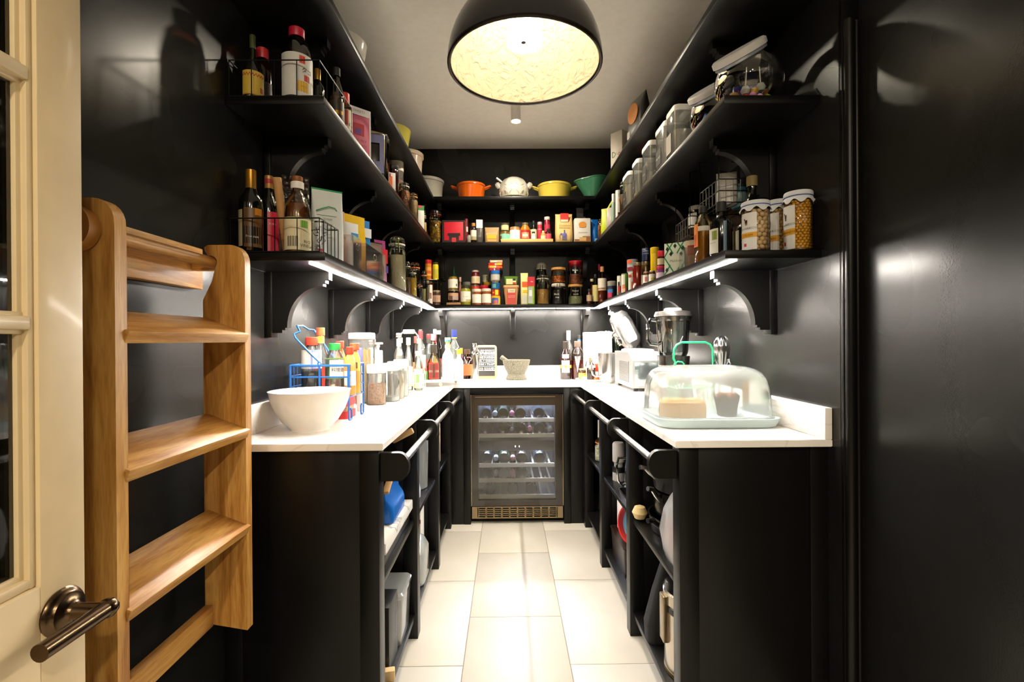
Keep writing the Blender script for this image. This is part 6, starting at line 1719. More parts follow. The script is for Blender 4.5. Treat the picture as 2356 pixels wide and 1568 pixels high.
# ---------------- lowest shelf, near end first
p = Vector((.737, 1.402, Z1)); h = at(1743, 461, y=1.38).z - Z1
bean_jar('jar of large pale butter beans under a white cloth cover, leftmost of three', p, .0385, h, .0085, mt('#d8b488', .4), 'NAVARRICO', 'JUDION', 1, face(p) + .05)
p = Vector((.862 - .002, 1.5, Z1)); h = at(1797, 459, y=1.48).z - Z1
bean_jar('jar of pale beans under a cloth cover, standing behind the other two', p, .036, h, .0068, mt('#cfa468', .4), 'NAVARRICO', 'ALUBIAS', 2, face(p) + .05)
p = Vector((.8595, 1.394, Z1)); h = at(1850, 438, y=1.372).z - Z1
bean_jar('jar of golden chickpeas under a white cloth cover, rightmost of three', p, .0375, h, .0054, mt('#d89a2c', .35), 'NAVARRICO', 'GARBANZOS', 3, face(p) - .25)
p = Vector((.822, 1.585, Z1)); h = at(1757, 402, y=1.57).z - Z1
bottle('corked_bottle', 'tall black bottle with a cork behind the bean jars', 'bottle', p, .034, h, WINE, DKG, [(.88, 1, .5, mt('#8a7a4c', .6))], [(.1, .4, -70, 70, mt('#3a3a30', .5))], None, face(p))
p = Vector((.757, 1.49, Z1)); h = at(1688, 478, y=1.47).z - Z1
bottle('olive_oil_bottle', 'black olive oil bottle with a pale back label beside the butter beans', 'bottle', p, .033, h, WINE, DKG, [(.86, 1, .48, INK)], [(.06, .56, -80, -45, mt('#c4c4a8', .5)), (.06, .45, 40, 70, mt('#6a8a5a', .5))], None, face(p))
p = Vector((.672, 1.484, Z1)); h = at(1665, 462, y=1.47).z - Z1
bottle('olive_oil_bottle', 'black olive oil bottle with a white leaf label at the shelf corner', 'bottle', p, .034, h, [(0, 0), (.95, 0), (1, .02), (1, .6), (.92, .66), (.5, .72), (.4, .76), (.38, 1), (0, 1)], mt('#07090a', .1, 0, .5), [(.82, 1, .46, INK)], [(.06, .5, -80, -15, mt('#d0d0c4', .5)), (.3, .46, -50, -20, mt('#7a8a2c', .5)), (.05, .62, 10, 26, mt('#4a6a80', .3))], None, face(p), txt=[('MARQUES', .24, .006, mt('#8a8a80', .5), -50)])
p = Vector((.662, 1.597, Z1)); h = at(1622, 472, y=1.58).z - Z1
bottle('oil_bottle', 'clear bottle of golden oil with an orange label on the lowest right shelf', 'bottle', p, .028, h, SAUCE, glass('#e8dcb0', .35), [(.88, 1, .5, INK), (.55, .64, 1.015, mt('#d0ccc4', .5))], [(.28, .68, -85, -35, mt('#d8843a', .5)), (.3, .5, -75, -50, mt('#b83a14', .5))], (.58, mt('#a8781a', .2)), face(p))
tb_ = thing('clear_tray', 'clear plastic tray of seasoning sachets on the lowest right shelf', 'tray', (.69, 1.728, Z1), -.2)
obj('body', jn(box(-.05, .05, -.06, .06, 0, .003), box(-.05, .05, -.06, -.057, .003, .07), box(-.05, .05, .057, .06, .003, .07), box(-.05, -.047, -.057, .057, .003, .07), box(.047, .05, -.057, .057, .003, .07)), glass('#ece4de', .8, .08, 1.45, .1), tb_)
pouch('sachet', 'red and white sachet standing in the clear tray', 'packet', (.675, 1.715, Z1 + .004), .06, .02, .1, mt('#c8b8a0', .4), -.7, [(.2, .6, .2, .8, mt('#b83a30', .5))])
pouch('sachet', 'brown sachet standing in the clear tray', 'packet', (.705, 1.75, Z1 + .004), .06, .02, .095, mt('#8a5a44', .4), -.7)
# salt box with diamond pattern
p, r, h = spot(1558, 558, 30, Z1, X=.69)
sb_ = thing('salt_box', 'white box with a dark green diamond lattice on the lowest right shelf', 'box', (.688, 1.905, Z1), -.62)
w_, d_ = .085, .085
h = at(1565, 558, y=1.87).z - Z1
SBW, SBG, SBD = mt('#c8d4c0', .5), mt('#1f7a4c', .5), mt('#0c2416', .5)
obj('body', box(-w_ / 2, w_ / 2, -d_ / 2, d_ / 2, 0, h, .001), SBW, sb_)
def onface(fc, g):
    return mv(g, rz=0) if fc == 0 else mv(g, rz=PI / 2)
for fc in (0, 1):
    bars = []
    for k in (-1, 0, 1, 2):
        for s in (-1, 1):
            c0 = -w_ / 2 + k * w_ / 2 * 1.0
            pts = []
            # diagonal strip clipped to the face
            n_ = 14
            st_ = []
            for i in range(n_ + 1):
                z = h * i / n_
                x = (c0 + w_ * .55 * z / h * 1.6) if s > 0 else (-c0 - w_ * .55 * z / h * 1.6)
                st_.append((x, z))
            for (xa, za_), (xb, zb_) in zip(st_, st_[1:]):
                xs = [max(-w_ / 2, min(w_ / 2, q)) for q in (xa - .0028, xa + .0028, xb + .0028, xb - .0028)]
                if xs[1] - xs[0] < .0004 and xs[2] - xs[3] < .0004:
                    continue
                y = -d_ / 2 - .0006 - (.0001 if s > 0 else 0)
                bars.append(([(xs[0], y, za_), (xs[1], y, za_), (xs[2], y, zb_), (xs[3], y, zb_)], [(0, 1, 2, 3)]))
    if bars:
        obj('lattice', onface(fc, jn(*bars)), SBG, sb_)
    dm_ = []
    for x, z in ((-.03, h * .82), (.0, h * .9), (.03, h * .82), (-.016, h * .66), (.032, h * .16), (-.032, h * .16), (.03, h * .5)):
        y = -d_ / 2 - .0011
        q = .0068
        dm_.append(([(x, y, z - q * 1.5), (x + q, y, z), (x, y, z + q * 1.5), (x - q, y, z)], [(0, 1, 2, 3)]))
    obj('diamonds', onface(fc, jn(*dm_)), SBD, sb_)
    y = -d_ / 2 - .0014
    obj('panel', onface(fc, ([(0, y, h * .12), (.028, y, h * .42), (0, y, h * .74), (-.028, y, h * .42)], [(0, 1, 2, 3)])), mt('#cfd6c4', .5), sb_)
    if fc == 0:
        obj('lettering', mv(text('Maldon', .0135), (0, y - .0008, h * .4)), mt('#5a5a50', .5), sb_)
    else:
        obj('print_lines', onface(1, jn(*[box(-.016, .016, y - .0008, y, h * (.34 + .06 * k), h * (.348 + .06 * k)) for k in range(4)])), mt('#8a9a88', .5), sb_)


def R1(name, label, u, vt, w, X, prof, m, cap=(), lab=(), liq=None, txt=(), cat='jar', z=Z1, rot=None):
    p, r, h = spot(u, vt, w, z, X=X)
    bottle(name, label, cat, p, r, h, prof, m, cap, lab, liq, face(p) if rot is None else rot, None, txt)
    return p, z + h + .0005
P_, za = R1('jam_jar', 'jam jar with a purple and red lid beside the diamond salt box', 1521, 611, 21, .655, JAR, mt('#7a2050', .3), [(.7, 1, 1.0, mt('#b81c3c', .4)), (.56, .7, 1.02, mt('#6a1c7a', .4))], [(.1, .5, -80, 80, mt('#c8b8d0', .5))])
R1('sauce_jar', 'small red capped jar stacked on the purple lid jar', 1521.5, 576, 17, .66, [(0, 0), (.95, 0), (1, .04), (1, .55), (.8, .66), (.8, 1), (0, 1)], mt('#3a1a10', .2), [(.62, 1, .95, mt('#c81c34', .4))], [(.1, .5, -70, 70, mt('#d0c0a0', .5))], z=za)
R1('mustard_tin', 'tall yellow tin on the lowest right shelf', 1507, 568, 20, .705, CYLP, mt('#d8b40c', .4), [(.84, 1, 1.03, mt('#e0bc18', .4))], [(.1, .3, -60, 60, mt('#d89a1c', .5))], cat='tin')
R1('pickle_jar', 'jar with a white and lime green label before the yellow tin', 1501, 622, 15, .648, JAR, mt('#4a2a14', .2), [(.86, 1, .9, METL)], [(.1, .7, -80, 80, mt('#dcd8cc', .5)), (.1, .38, -20, 80, mt('#a8a01c', .5))])
R1('relish_jar', 'jar with a white label and pink drawing beside the lime label jar', 1488, 624, 16, .645, JAR, mt('#5a1c18', .2), [(.86, 1, .9, METL)], [(.1, .72, -80, 80, mt('#dcd6cc', .5)), (.2, .55, -30, 10, mt('#c86a6a', .5))])
P_, za = R1('anchovy_jar', 'brown jar with a steel lid below the blue tin', 1486, 600, 20, .70, JAR, mt('#4a3414', .2), [(.86, 1, .95, METL)], [(.1, .5, -80, 80, mt('#d8ccc0', .5))])
R1('baking_powder_tin', 'dark blue tin with white lettering stacked on the brown jar', 1487.5, 570, 20, .70, CYLP, mt('#0c1c4a', .4), (), (), None, [('BAKING', .7, .0085, mt('#c8d0e0', .5), -10), ('POWDER', .5, .008, mt('#a8b8d8', .5), -10), ('THE', .82, .01, mt('#d8dce4', .5), -30)], cat='tin', z=za)
R1('passata_bottle', 'jar of dark red tomato sauce with a gold lid at the shelf front', 1466, 603, 20, .65, [(0, 0), (.95, 0), (1, .03), (1, .74), (.85, .82), (.8, .86), (.8, 1), (0, 1)], mt('#6a1610', .15, 0, .4), [(.88, 1, .88, METL)])
R1('coconut_milk_tin', 'white and orange tin left of the tomato sauce jar', 1453, 627, 14, .655, CYLP, mt('#d4d0c8', .4), [(.96, 1, 1.0, METL)], [(.08, .5, 0, 60, mt('#d8601c', .5)), (.75, .9, -60, 0, mt('#b83a30', .5))], cat='tin')
P_, za = R1('bean_tin', 'steel ended tin standing behind the tomato sauce jar', 1457, 625, 24, .755, CYLP, mt('#b8b4ac', .4), (), (), None, cat='tin')
R1('bean_tin', 'grey tin with a red and orange label stacked behind the tomato sauce jar', 1456, 596, 26, .755, CYLP, mt('#8c9098', .35), [(.96, 1, 1.0, STEEL)], [(.7, .94, -70, -10, mt('#d8501c', .5)), (.1, .36, -70, 40, mt('#7a1c28', .5)), (.4, .55, -60, 0, mt('#b8a8a8', .5))], cat='tin', z=za)
R1('tomato_tin', 'green and white tin with red tomatoes at the shelf front', 1438, 629, 16, .655, CYLP, mt('#5a8a3a', .4), [(.96, 1, 1.0, METL)], [(.05, .95, -75, 0, mt('#d8d4c8', .5)), (.05, .3, -60, 20, mt('#d0402a', .5)), (.25, .45, -50, 0, mt('#d87a3a', .5))], cat='tin')
R1('tomato_tin', 'white tin with a red and green label, farthest at the right shelf front', 1426, 634, 12, .66, CYLP, mt('#d6d4c4', .4), [(.96, 1, 1.0, METL)], [(.1, .5, -50, 30, mt('#a83a24', .5)), (.0, .2, -80, 80, mt('#7ab89a', .5)), (.5, .7, -40, 0, mt('#2a1a14', .5))], cat='tin')
R1('treacle_tin', 'dark blue tub with a pale grey lid near the right corner', 1408, 646, 20, .67, [(0, 0), (.96, 0), (1, .02), (1, .74), (1.04, .76), (.9, .88), (.4, .98), (0, 1)], mt('#16263c', .35), [(.74, 1.0, 1.04, mt('#8c887e', .4))], [(.1, .4, -70, 0, mt('#a81c44', .5)), (.36, .56, -70, 10, mt('#2a6aa8', .5))], cat='tub')
# black wire baskets hung below the middle shelf, with jars
def under_basket(label, x0, x1, y0, y1, z0, z1, ztop):
    t = thing('hanging_wire_basket', label, 'basket', ((x0 + x1) / 2, (y0 + y1) / 2, z0))
    a, b, h = (x1 - x0) / 2, (y1 - y0) / 2, z1 - z0
    R = [(-a, -b), (a, -b), (a, b), (-a, b)]
    ws = [tube([(x, y, z) for x, y in R], .0022, 6, True) for z in (0, h * .5, h)]
    for k in range(7):
        x, y = -a + 2 * a * k / 6, -b + 2 * b * k / 6
        ws += [tube([(x, -b, 0), (x, -b, h)], .0013, 5), tube([(x, b, 0), (x, b, h)], .0013, 5), tube([(-a, y, 0), (-a, y, h)], .0013, 5), tube([(a, y, 0), (a, y, h)], .0013, 5), tube([(x, -b, 0), (x, b, 0)], .0013, 5)]
    obj('mesh', jn(*ws), WIREB, t)
    for x, y in ((-a, -b), (a, b), (a, -b), (-a, b)):
        obj('hook', tube([(x, y, h), (x, y, ztop - z0 - .004), (x * .6, y, ztop - z0 - .0012)], .0022, 6), mt('#15130f', .25, .6), t)
    return t
under_basket('black wire basket hung under the middle right shelf, nearer of two', .735, .885, 1.64, 1.80, 1.655, 1.735, SZ[1][0])
under_basket('black wire basket hung under the middle right shelf, farther of two', .735, .885, 1.9, 2.06, 1.60, 1.675, SZ[1][0])
bottle('yeast_jar', 'jar with a grey lid and white label in the farther hanging basket', 'jar', (.79, 1.97, 1.6025), .032, .13, JAR, glass('#d8c8a8', .3), [(.86, 1, .95, mt('#8c8a84', .4))], [(.3, .75, -80, 0, mt('#c8c8c8', .5))], (.5, mt('#8a6a3a', .5)), face(Vector((.79, 1.97, 0))))
pouch('spice_bag', 'crumpled clear bag of labelled spice in the nearer hanging basket', 'bag', (.79, 1.7, 1.6575), .07, .05, .12, mt('#b8b4ac', .3), -.4, [(.2, .8, .3, .6, mt('#d8d8d8', .5))])
bottle('spice_jar', 'teal spice jar in the nearer hanging basket', 'jar', (.85, 1.73, 1.6575), .026, .085, JAR, mt('#5a9aa8', .4), [(.86, 1, .95, mt('#3a4a4c', .4))], [(.2, .6, -70, 70, mt('#a8c8c8', .5))])

# ---------------- middle shelf: white lidded canisters with black plates
BPL = mt('#15110d', .6)
CH = mt('#b8b0a8', .7)
cn = [(1573, 250, .105, 'nearest of five', None, .0, mt('#c8c2ba', .6), .5), (1547, 288, .13, 'second from the near end', 'icing sugar', 1, mt('#d4cec8', .7), .62), (1511, 331, .125, 'third from the near end', 'caster', 1, mt('#c4bcb8', .7), .25),
      (1484, 369, .1, 'fourth from the near end', 'oats', 1, mt('#b8b0a4', .7), .6), (1461, 399, .13, 'farthest of five', 'plain', 1, mt('#d0c8bc', .7), .62)]
for u, vt, wd, ps, tx, lb, cm, lv in cn:
    p, r, h = spot(u, vt, 20, Z2, X=.678)
    canister('storage_canister', 'square clear canister with white lid on the middle right shelf, ' + ps, (p.x, p.y, Z2), wd, .1, h, cm, lv, -PI / 2, 'white lidded canisters', (.14, .6, .12, .48, BPL) if lb else (.1, .6, .1, .5, mt('#9c948c', .6)), [(tx, .37, .27, .014, CH)] if tx else (), .35, .12)
p, r, h = spot(1449, 408, 12, Z2, X=.75)
bottle('red_lid_jar', 'jar with a red lid peeping out behind the farthest square canister', 'jar', (.745, 2.6, Z2), .036, h * .98, JAR, glass('#d8c0a0', .3), [(.84, 1, .95, mt('#b82a1c', .4))], (), (.7, mt('#8a5a34', .5)))
p, r, h = spot(1437, 414, 19, Z2, X=.668)
clipjar('clip_top_jar', 'clip top jar of brown powder on the middle right shelf', p, r, h, mt('#8a6a4c', .7), .62, '#a8a090', face(p))
p, r, h = spot(1424, 437, 13, Z2, X=.665)
bottle('salt_drum', 'white salt drum with a brown base band on the middle right shelf', 'drum', p, r, h, CYLP, mt('#d4d0cc', .45), (), [(.14, .3, -10, 70, mt('#3a2014', .5)), (.62, .72, 10, 60, mt('#d8844a', .5)), (.78, .9, 0, 60, mt('#a8b8c8', .5))], None, face(p))
p, r, h = spot(1413, 445, 9, Z2, X=.668)
bottle('white_bottle', 'narrow white and green bottle beside the salt drum', 'bottle', p, r * 1.1, h, SAUCE, mt('#8aa090', .4), [(.72, 1, .8, mt('#d8d8d4', .4))], (), None)
p, r, h = spot(1406, 476, 12, Z2, X=.672)
pouch('clear_bag', 'clear bag of white crystals on the middle right shelf', 'bag', p, .05, .05, h, mt('#a8a098', .3), -.5)
p, r, h = spot(1394, 464, 14, Z2, X=.675)
pouch('lime_bag', 'bright lime green bag with a clip on the middle right shelf', 'bag', p, .055, .05, h * .82, mt('#b8c40c', .4), -.5, topm=mt('#c0cc14', .4))
t = COL.objects[-1]
while t.parent:
    t = t.parent
obj('clip', mv(box(-.006, .006, -.004, .004, -.02, .07, .002), (.02, 0, h * .82), ry=.6), mt('#c8d41c', .35), t)
p, r, h = spot(1384, 500, 13, Z2, X=.655)
clipjar('clip_top_jar', 'clip top jar of orange pulses at the right corner of the middle shelf', (.66, 3.33, Z2), .024, h, grain('#b0642c', '#7a3c1c', 150), .7, '#6a3a24', -.2)

# two candy jars with slanted mouths
NV = Vector((-.487, -.32, .81)).normalized()
def candy_jar(label, c, R=.098):
    t = thing('candy_jar', label, 'jar', (c[0], c[1], Z2), 0, 'slanted candy jars')
    q = NV.to_track_quat('Z', 'Y').to_matrix().to_4x4()
    cz_ = .092
    # globe cut flat below, with its mouth towards NV
    prof = [(R * math.sin(a), R * math.cos(a)) for a in [math.radians(44 + 136 * i / 20) for i in range(21)]]
    prof[-1] = (0, -R)
    g = lathe([(.07, R * .80)] + prof, 40)
    V = [Vector(q @ Vector(v)) + Vector((0, 0, cz_)) for v in g[0]]
    V = [(v.x, v.y, max(v.z, .0005)) for v in V]
    obj('globe', (V, g[1]), glass('#f2f4f2', .35, .03), t, sharp=80)
    for n_, pr, m_ in (('lid', [(.074, R * .80), (.078, R * .82), (.078, R * .97), (.072, R * 1.02), (0, R * 1.03)], mt('#d8d6d6', .35)), ('collar', [(.069, R * .7), (.074, R * .72), (.074, R * .79), (.069, R * .8)], mt('#a8b4c4', .3, .5))):
        g = lathe(pr, 48)
        obj(n_, ([tuple(Vector(q @ Vector(v)) + Vector((0, 0, cz_))) for v in g[0]], g[1]), m_, t)
    return t
J1, J2 = (.748, 1.46), (.752, 1.672)
candy_jar('glass candy jar with a slanted white lid full of sweets and lollipops', J1)
candy_jar('glass candy jar with a slanted white lid holding wrapped biscuits', J2)
zk = Z2 + .003
def blob(name, label, dx, dy, dz, s, col, j=J1, cat='sweet'):
    V, Fc = lathe([(0, -1), (.6, -.8), (1, -.1), (.85, .5), (.4, .9), (0, 1)], 12)
    V = [(x * s[0] * (1 + .12 * math.sin(3 * x + 5 * z)), y * s[1], z * s[2]) for x, y, z in V]
    return tag(obj(name, (V, Fc), mt(col, .3), loc=(j[0] + dx, j[1] + dy, zk + dz)), label, cat, 'sweets in the candy jar')
G = [('yellow gummy sweet left of the middle lollipop', -.012, -.06, .032, (.012, .008, .010), '#d8a80c'), ('small yellow gummy sweet at the right in the candy jar', .058, -.03, .016, (.011, .009, .013), '#d8b414'), ('yellow gummy bear farthest right in the candy jar', .074, -.012, .024, (.009, .008, .011), '#d0a814'),
     ('lime green chew in the candy jar', .024, -.062, .012, (.012, .009, .008), '#8a9a1c'), ('teal chew in the candy jar', .042, -.052, .012, (.01, .008, .008), '#1c7a78'), ('pink round sweet in the candy jar', -.022, -.068, .016, (.010, .010, .010), '#c88aa8'), ('pale pink round sweet at the bottom of the candy jar', -.004, -.072, .0095, (.009, .009, .008), '#d8a0b8'),
     ('white jelly sweet behind the middle lollipop', .048, -.028, .038, (.011, .008, .014), '#b8b8b0'), ('brown toffee under the middle lollipop', .03, -.048, .033, (.012, .01, .010), '#7a4a28')]
for l_, dx, dy, dz, s, c in G:
    blob('gummy_sweet', l_, dx, dy, dz, s, c)
def lolly(label, dx, dy, dz, tip, hc='#c8c8c4'):
    t = thing('lollipop', label, 'lollipop', (J1[0] + dx, J1[1] + dy, zk + dz), 0, 'lollipops in the candy jar')
    obj('head', mv(lathe([(0, -.014), (.009, -.011), (.014, 0), (.009, .011), (0, .014)], 14), s=1), mt(hc, .35), t)
    obj('stick', tube([(0, 0, .006), (tip[0] * .5, tip[1] * .5, tip[2] * .5), tip], .0018, 6), WHITE, t)
lolly('white wrapped lollipop standing at the left of the candy jar', -.036, -.052, .036, (.004, 0, .07))
lolly('white wrapped lollipop standing in the middle of the candy jar', .022, -.03, .058, (-.004, 0, .062))
lolly('lollipop with its stick pointing right in the candy jar', .05, -.008, .05, (.032, 0, .028), '#b8b8ac')
pk = thing('gummy_bag', 'small dark blue gummy bag with red outlined lettering in the candy jar', 'packet', (J1[0] - .012, J1[1] - .012, zk + .02), -.15)
obj('body', loft([(0, .038, .006, .005), (.018, .04, .012, .006), (.04, .04, .01, .006), (.052, .038, .002, .0015)]), mt('#0c2a7a', .35), pk)
obj('lettering', mv(text('HARIBO', .017), (0, -.0135, .024)), mt('#b01c24', .4), pk)
obj('band', box(-.038, -.01, -.0115, -.008, .002, .014), mt('#d8a01c', .4), pk)
for k, (dx, dy, c, l_) in enumerate(((-.05, -.04, '#a81c2c', 'red foil sweet at the left in the candy jar'), (-.04, -.06, '#b8281c', 'orange red chew at the bottom left of the candy jar'), (-.052, -.015, '#c89a5c', 'wrapped peanut sweet high at the left of the candy jar'))):
    blob('foil_sweet', l_, dx, dy, .012 + .03 * (k == 2), (.014, .01, .009), c)
for k, (dx, dy, dz, c, l_, s) in enumerate(((-.058, -.022, .05, '#0c3a9a', 'round blue wrapped biscuit against the glass of the farther candy jar', (.008, .03, .034)), (-.035, .02, .05, '#b8884c', 'gold wrapped biscuit upright in the farther candy jar', (.008, .02, .045)), (-.005, .0, .05, '#a8783c', 'brown wrapped biscuit upright in the farther candy jar', (.008, .024, .046)), (-.04, -.06, .022, '#c89a6a', 'tan biscuit lying in the farther candy jar', (.02, .014, .016)))):
    o = blob('wrapped_biscuit', l_, dx, dy, dz, s, c, J2, 'biscuit')
    o['group'] = 'biscuits in the candy jar'

# ---------------- top shelf
p, r, h = spot(1475, 208, 60, Z3, X=.70)
pouch('black_bag', 'black bag with a round orange picture on the top right shelf', 'bag', (.695, p.y, Z3), .15, .07, h * .97, mt('#1c1812', .4), -PI / 2 + .25, (), top=.05)
t = COL.objects[-1]
while t.parent:
    t = t.parent
obj('orange_disc', mv(lathe([(0, .002), (.05, .002), (.052, 0)], 28), (-.0, -.0365, h * .6), rx=PI / 2), mt('#b8701c', .5), t)
obj('print', box(-.06, -.03, -.0368, -.034, h * .15, h * .3), mt('#8a867a', .5), t)
p, r, h = spot(1432, 303, 24, Z3, X=.69)
carton('cornflake_box', 'white carton with green and red lettering at the far end of the top right shelf', 'box', (.685, p.y, Z3), .085, .08, h, mt('#c8c0b0', .5), -.9, [], [('D', .3, .3, .05, mt('#1c7a34', .5)), ('o', .75, .3, .05, mt('#c8401c', .5))])

# ================================================================ things on the base unit shelves
ZA, ZBm = .474 + .0005, .098 + .0005
SHN = mt('#101010', .3)
# ---- left unit, near bay
tag(obj('baking_tray', box(-.7, -.39, 1.46, 1.87, ZA, ZA + .05, .006), mt('#141210', .35)), 'black baking tray under the marbled board on the left base unit', 'tray')
MARB = mat_stone('marbled_box', '#dedcd6', '#8c9094', 5, .3, .47, .5)
tag(obj('marbled_board', box(-.69, -.376, 1.455, 1.865, ZA + .051, ZA + .088, .004), MARB), 'white board with grey marbled swirls on the middle shelf of the left base unit', 'board')
pouch('blue_bag', 'crinkled bright blue foil bag lying on the marbled board', 'bag', (-.42, 1.70, ZA + .0885), .2, .06, .115, mt('#1460b8', .25, .2), PI / 2, top=.3)
wk_ = thing('wok', 'black wok with a wooden handle leaning behind the blue bag', 'pan', (-.55, 1.845, ZA + .09))
obj('body', mv(lathe([(0, .0), (.05, .003), (.1, .02), (.14, .05), (.142, .05), (.1, .024), (.05, .007), (0, .004)], 32), (0, .012, .145), rx=PI / 2), mt('#0e0d0c', .35), wk_)
obj('handle', mv(box(-.012, .012, -.009, .009, 0, .09, .006), (.105, -.02, .235), ry=1.1), mt('#c8a068', .6), wk_)
tag(obj('wooden_spatula', mv(box(-.1, .06, -.011, .011, -.006, .006, .004), ry=-.18), mt('#c49a64', .6), loc=(-.415, 1.665, ZA + .225), rz=PI / 2 + .1), 'wooden spatula handle poking out at the top of the near left bay', 'spatula')
pb = thing('plastic_box', 'clear lidded plastic box on the bottom shelf of the near left bay', 'box', (-.437, 1.765, ZBm))
obj('body', loft([(0, .05, .075, .015), (.17, .057, .085, .018)]), glass('#dfe4ea', .7, .1, 1.45, .3), pb)
obj('lid', loft([(.168, .06, .088, .018), (.18, .06, .088, .018), (.186, .054, .082, .018)]), glass('#e8eaee', .8, .1, 1.45, .45), pb)
obj('contents', loft([(.003, .044, .068, .012), (.12, .046, .07, .012)]), mt('#c4bcb8', .7), pb)
carton('smoker_box', 'black box with grey upright lettering on the bottom shelf, near left bay', 'box', (-.415, 1.6, ZBm), .12, .05, .22, mt('#141414', .4), PI / 2, [])
t = COL.objects[-1]
while t.parent:
    t = t.parent
obj('lettering', mv(mv(text('The Smoking Gun', .024), ry=PI / 2), (.03, -.0262, .11)), mt('#8c8a86', .5), t)
tag(obj('wooden_block', box(-.03, .03, -.012, .012, 0, .035, .003), mt('#c8a878', .6), loc=(-.398, 1.52, ZBm), rz=.2), 'small pale wooden block at the front of the bottom left shelf', 'block')
# ---- left unit, middle bay
pb = thing('plastic_tub', 'tall bluish plastic tub on the middle shelf of the middle left bay', 'tub', (-.452, 2.3, ZA))
obj('body', lathe([(0, 0), (.055, 0), (.06, .005), (.066, .25), (0, .25)], 28), glass('#c8d4e0', .7, .12, 1.45, .4), pb)
obj('lid', lathe([(.068, .248), (.069, .265), (.06, .27), (0, .27)], 28), mt('#b8b49c', .45), pb)
pouch('flour_bag', 'white and blue bag on the middle shelf of the middle left bay', 'bag', (-.43, 2.13, ZA), .09, .06, .11, mt('#c8d0dc', .35), PI / 2, [(.3, .7, .3, .7, mt('#2a5aa8', .4))])
carton('tea_carton', 'small white carton with a red stripe on the bottom shelf of the middle left bay', 'carton', (-.46, 2.34, ZBm), .07, .09, .27, mt('#c8c4bc', .5), 0, [(0, 1, .75, .82, mt('#b02a2a', .5))])
jg = thing('water_jug', 'white translucent jug with a green cap on the bottom shelf of the left unit', 'jug', (-.425, 2.17, ZBm))
obj('body', loft([(0, .045, .075, .03), (.01, .05, .08, .03), (.14, .05, .08, .03), (.185, .035, .05, .03), (.205, .016, .016, .015)]), glass('#e8eee8', .7, .12, 1.45, .5), jg)
obj('cap', cyl(.019, .204, .228, 18), mt('#1f9a3c', .4), jg)
obj('handle', tube([(0, -.05, .17), (0, -.07, .2), (0, -.03, .215), (0, -.012, .2)], .007, 8), mt('#2aa04a', .45), jg)
# ---- left unit, far bay
bottle('oil_can', 'tall pale oil can on the middle shelf of the far left bay', 'can', (-.45, 2.8, ZA), .05, .22, CYLP, mt('#a8946c', .5), [(.92, 1, .5, METL)])
carton('black_carton', 'dark carton on the bottom shelf of the far left bay', 'carton', (-.46, 2.75, ZBm), .1, .14, .26, mt('#221c18', .5), 0, [(.2, .8, .5, .8, mt('#5a4a3c', .5))])

# ---- right unit, near bay
def pan(name, label, p, r, h, m, rz, inner=None, hl=.16, hm=None, hs=1):
    t = thing(name, label, 'pan', p, rz)
    obj('body', lathe([(0, 0), (r * .88, 0), (r * .93, .005), (r, h), (r + .004, h + .002), (r - .003, h + .002), (r * .9, .008), (0, .006)], 40), m, t)
    if inner:
        obj('lining', lathe([(r * .985, h), (r * .89, .009), (0, .0085)], 40), inner, t)
    obj('handle', tube([(-hs * r * .96, 0, h * .7), (-hs * (r + min(.03, hl * .3)), 0, h * .95), (-hs * (r + hl * .6), 0, h * 1.2), (-hs * (r + hl), 0, h * 1.25)], .009, 10), hm or STEEL, t)
    return t
pan('frying_pan', 'wide black pan with a steel handle at the bottom of the near right stack', (.655, 1.745, ZA), .135, .06, SHN, .5, None, .06)
z_ = ZA + .0635
pan('saucepan', 'dark steel saucepan stacked in the near right bay', (.655, 1.745, z_), .12, .09, mt('#2a2826', .2, .8), .35, None, .05)
pan('saute_pan', 'black saute pan with a bright steel handle on top of the near right stack', (.66, 1.74, z_ + .0935), .13, .07, SHN, .12, None, .055)
tag(obj('steel_cloche', lathe([(.075, 0), (.06, .035), (.03, .055), (.028, .06), (0, .06)], 32), mt('#c4c2be', .2, 1), loc=(.66, 1.72, z_ + .102)), 'domed steel lid inside the topmost black pan', 'cover')
tag(obj('butternut_ball', mv(lathe([(0, -.03), (.02, -.022), (.03, 0), (.02, .022), (0, .03)], 18), s=1), mt('#d8c088', .6), loc=(.513, 1.855, ZA + .031)), 'round cream coloured ball beside the pans in the near right bay', 'ball')
pbg = thing('plastic_bag', 'translucent white plastic bag bulging from the near right middle shelf', 'bag', (.55, 1.5, ZA))
V, Fc = loft([(0, .04, .06, .03), (.02, .05, .075, .035), (.09, .055, .08, .04), (.16, .05, .07, .035), (.2, .03, .05, .02), (.23, .012, .03, .01)], 6)
V = [(x * (1 + .07 * math.sin(40 * z + 3 * y * 30)), y * (1 + .06 * math.sin(55 * z + x * 60)), z) for x, y, z in V]
obj('body', (V, Fc), glass('#fbfbfd', .2, .2, 1.3, .5), pbg, sharp=60)
obj('contents', loft([(.004, .035, .05, .02), (.12, .04, .06, .025)]), mt('#c8a8a8', .7), pbg)
sc = thing('slow_cooker', 'tall steel multi cooker with a black lid band on the near right bottom shelf', 'appliance', (.615, 1.55, ZBm))
obj('body', lathe([(0, 0), (.098, 0), (.102, .012), (.104, .02), (.104, .2), (0, .2)], 48), mt('#cfc6b8', .22, .95), sc)
obj('foot_ring', lathe([(.099, .0005), (.105, .002), (.105, .014), (.1, .016)], 48), mt('#6a5a3c', .35, .6), sc)
obj('black_band', lathe([(.104, .2), (.107, .203), (.107, .222), (.104, .225)], 48), mt('#0c0b0a', .2), sc)
obj('upper_band', lathe([(.104, .225), (.108, .228), (.108, .262), (.103, .268), (0, .268)], 48), mt('#c8bfae', .18, 1), sc)
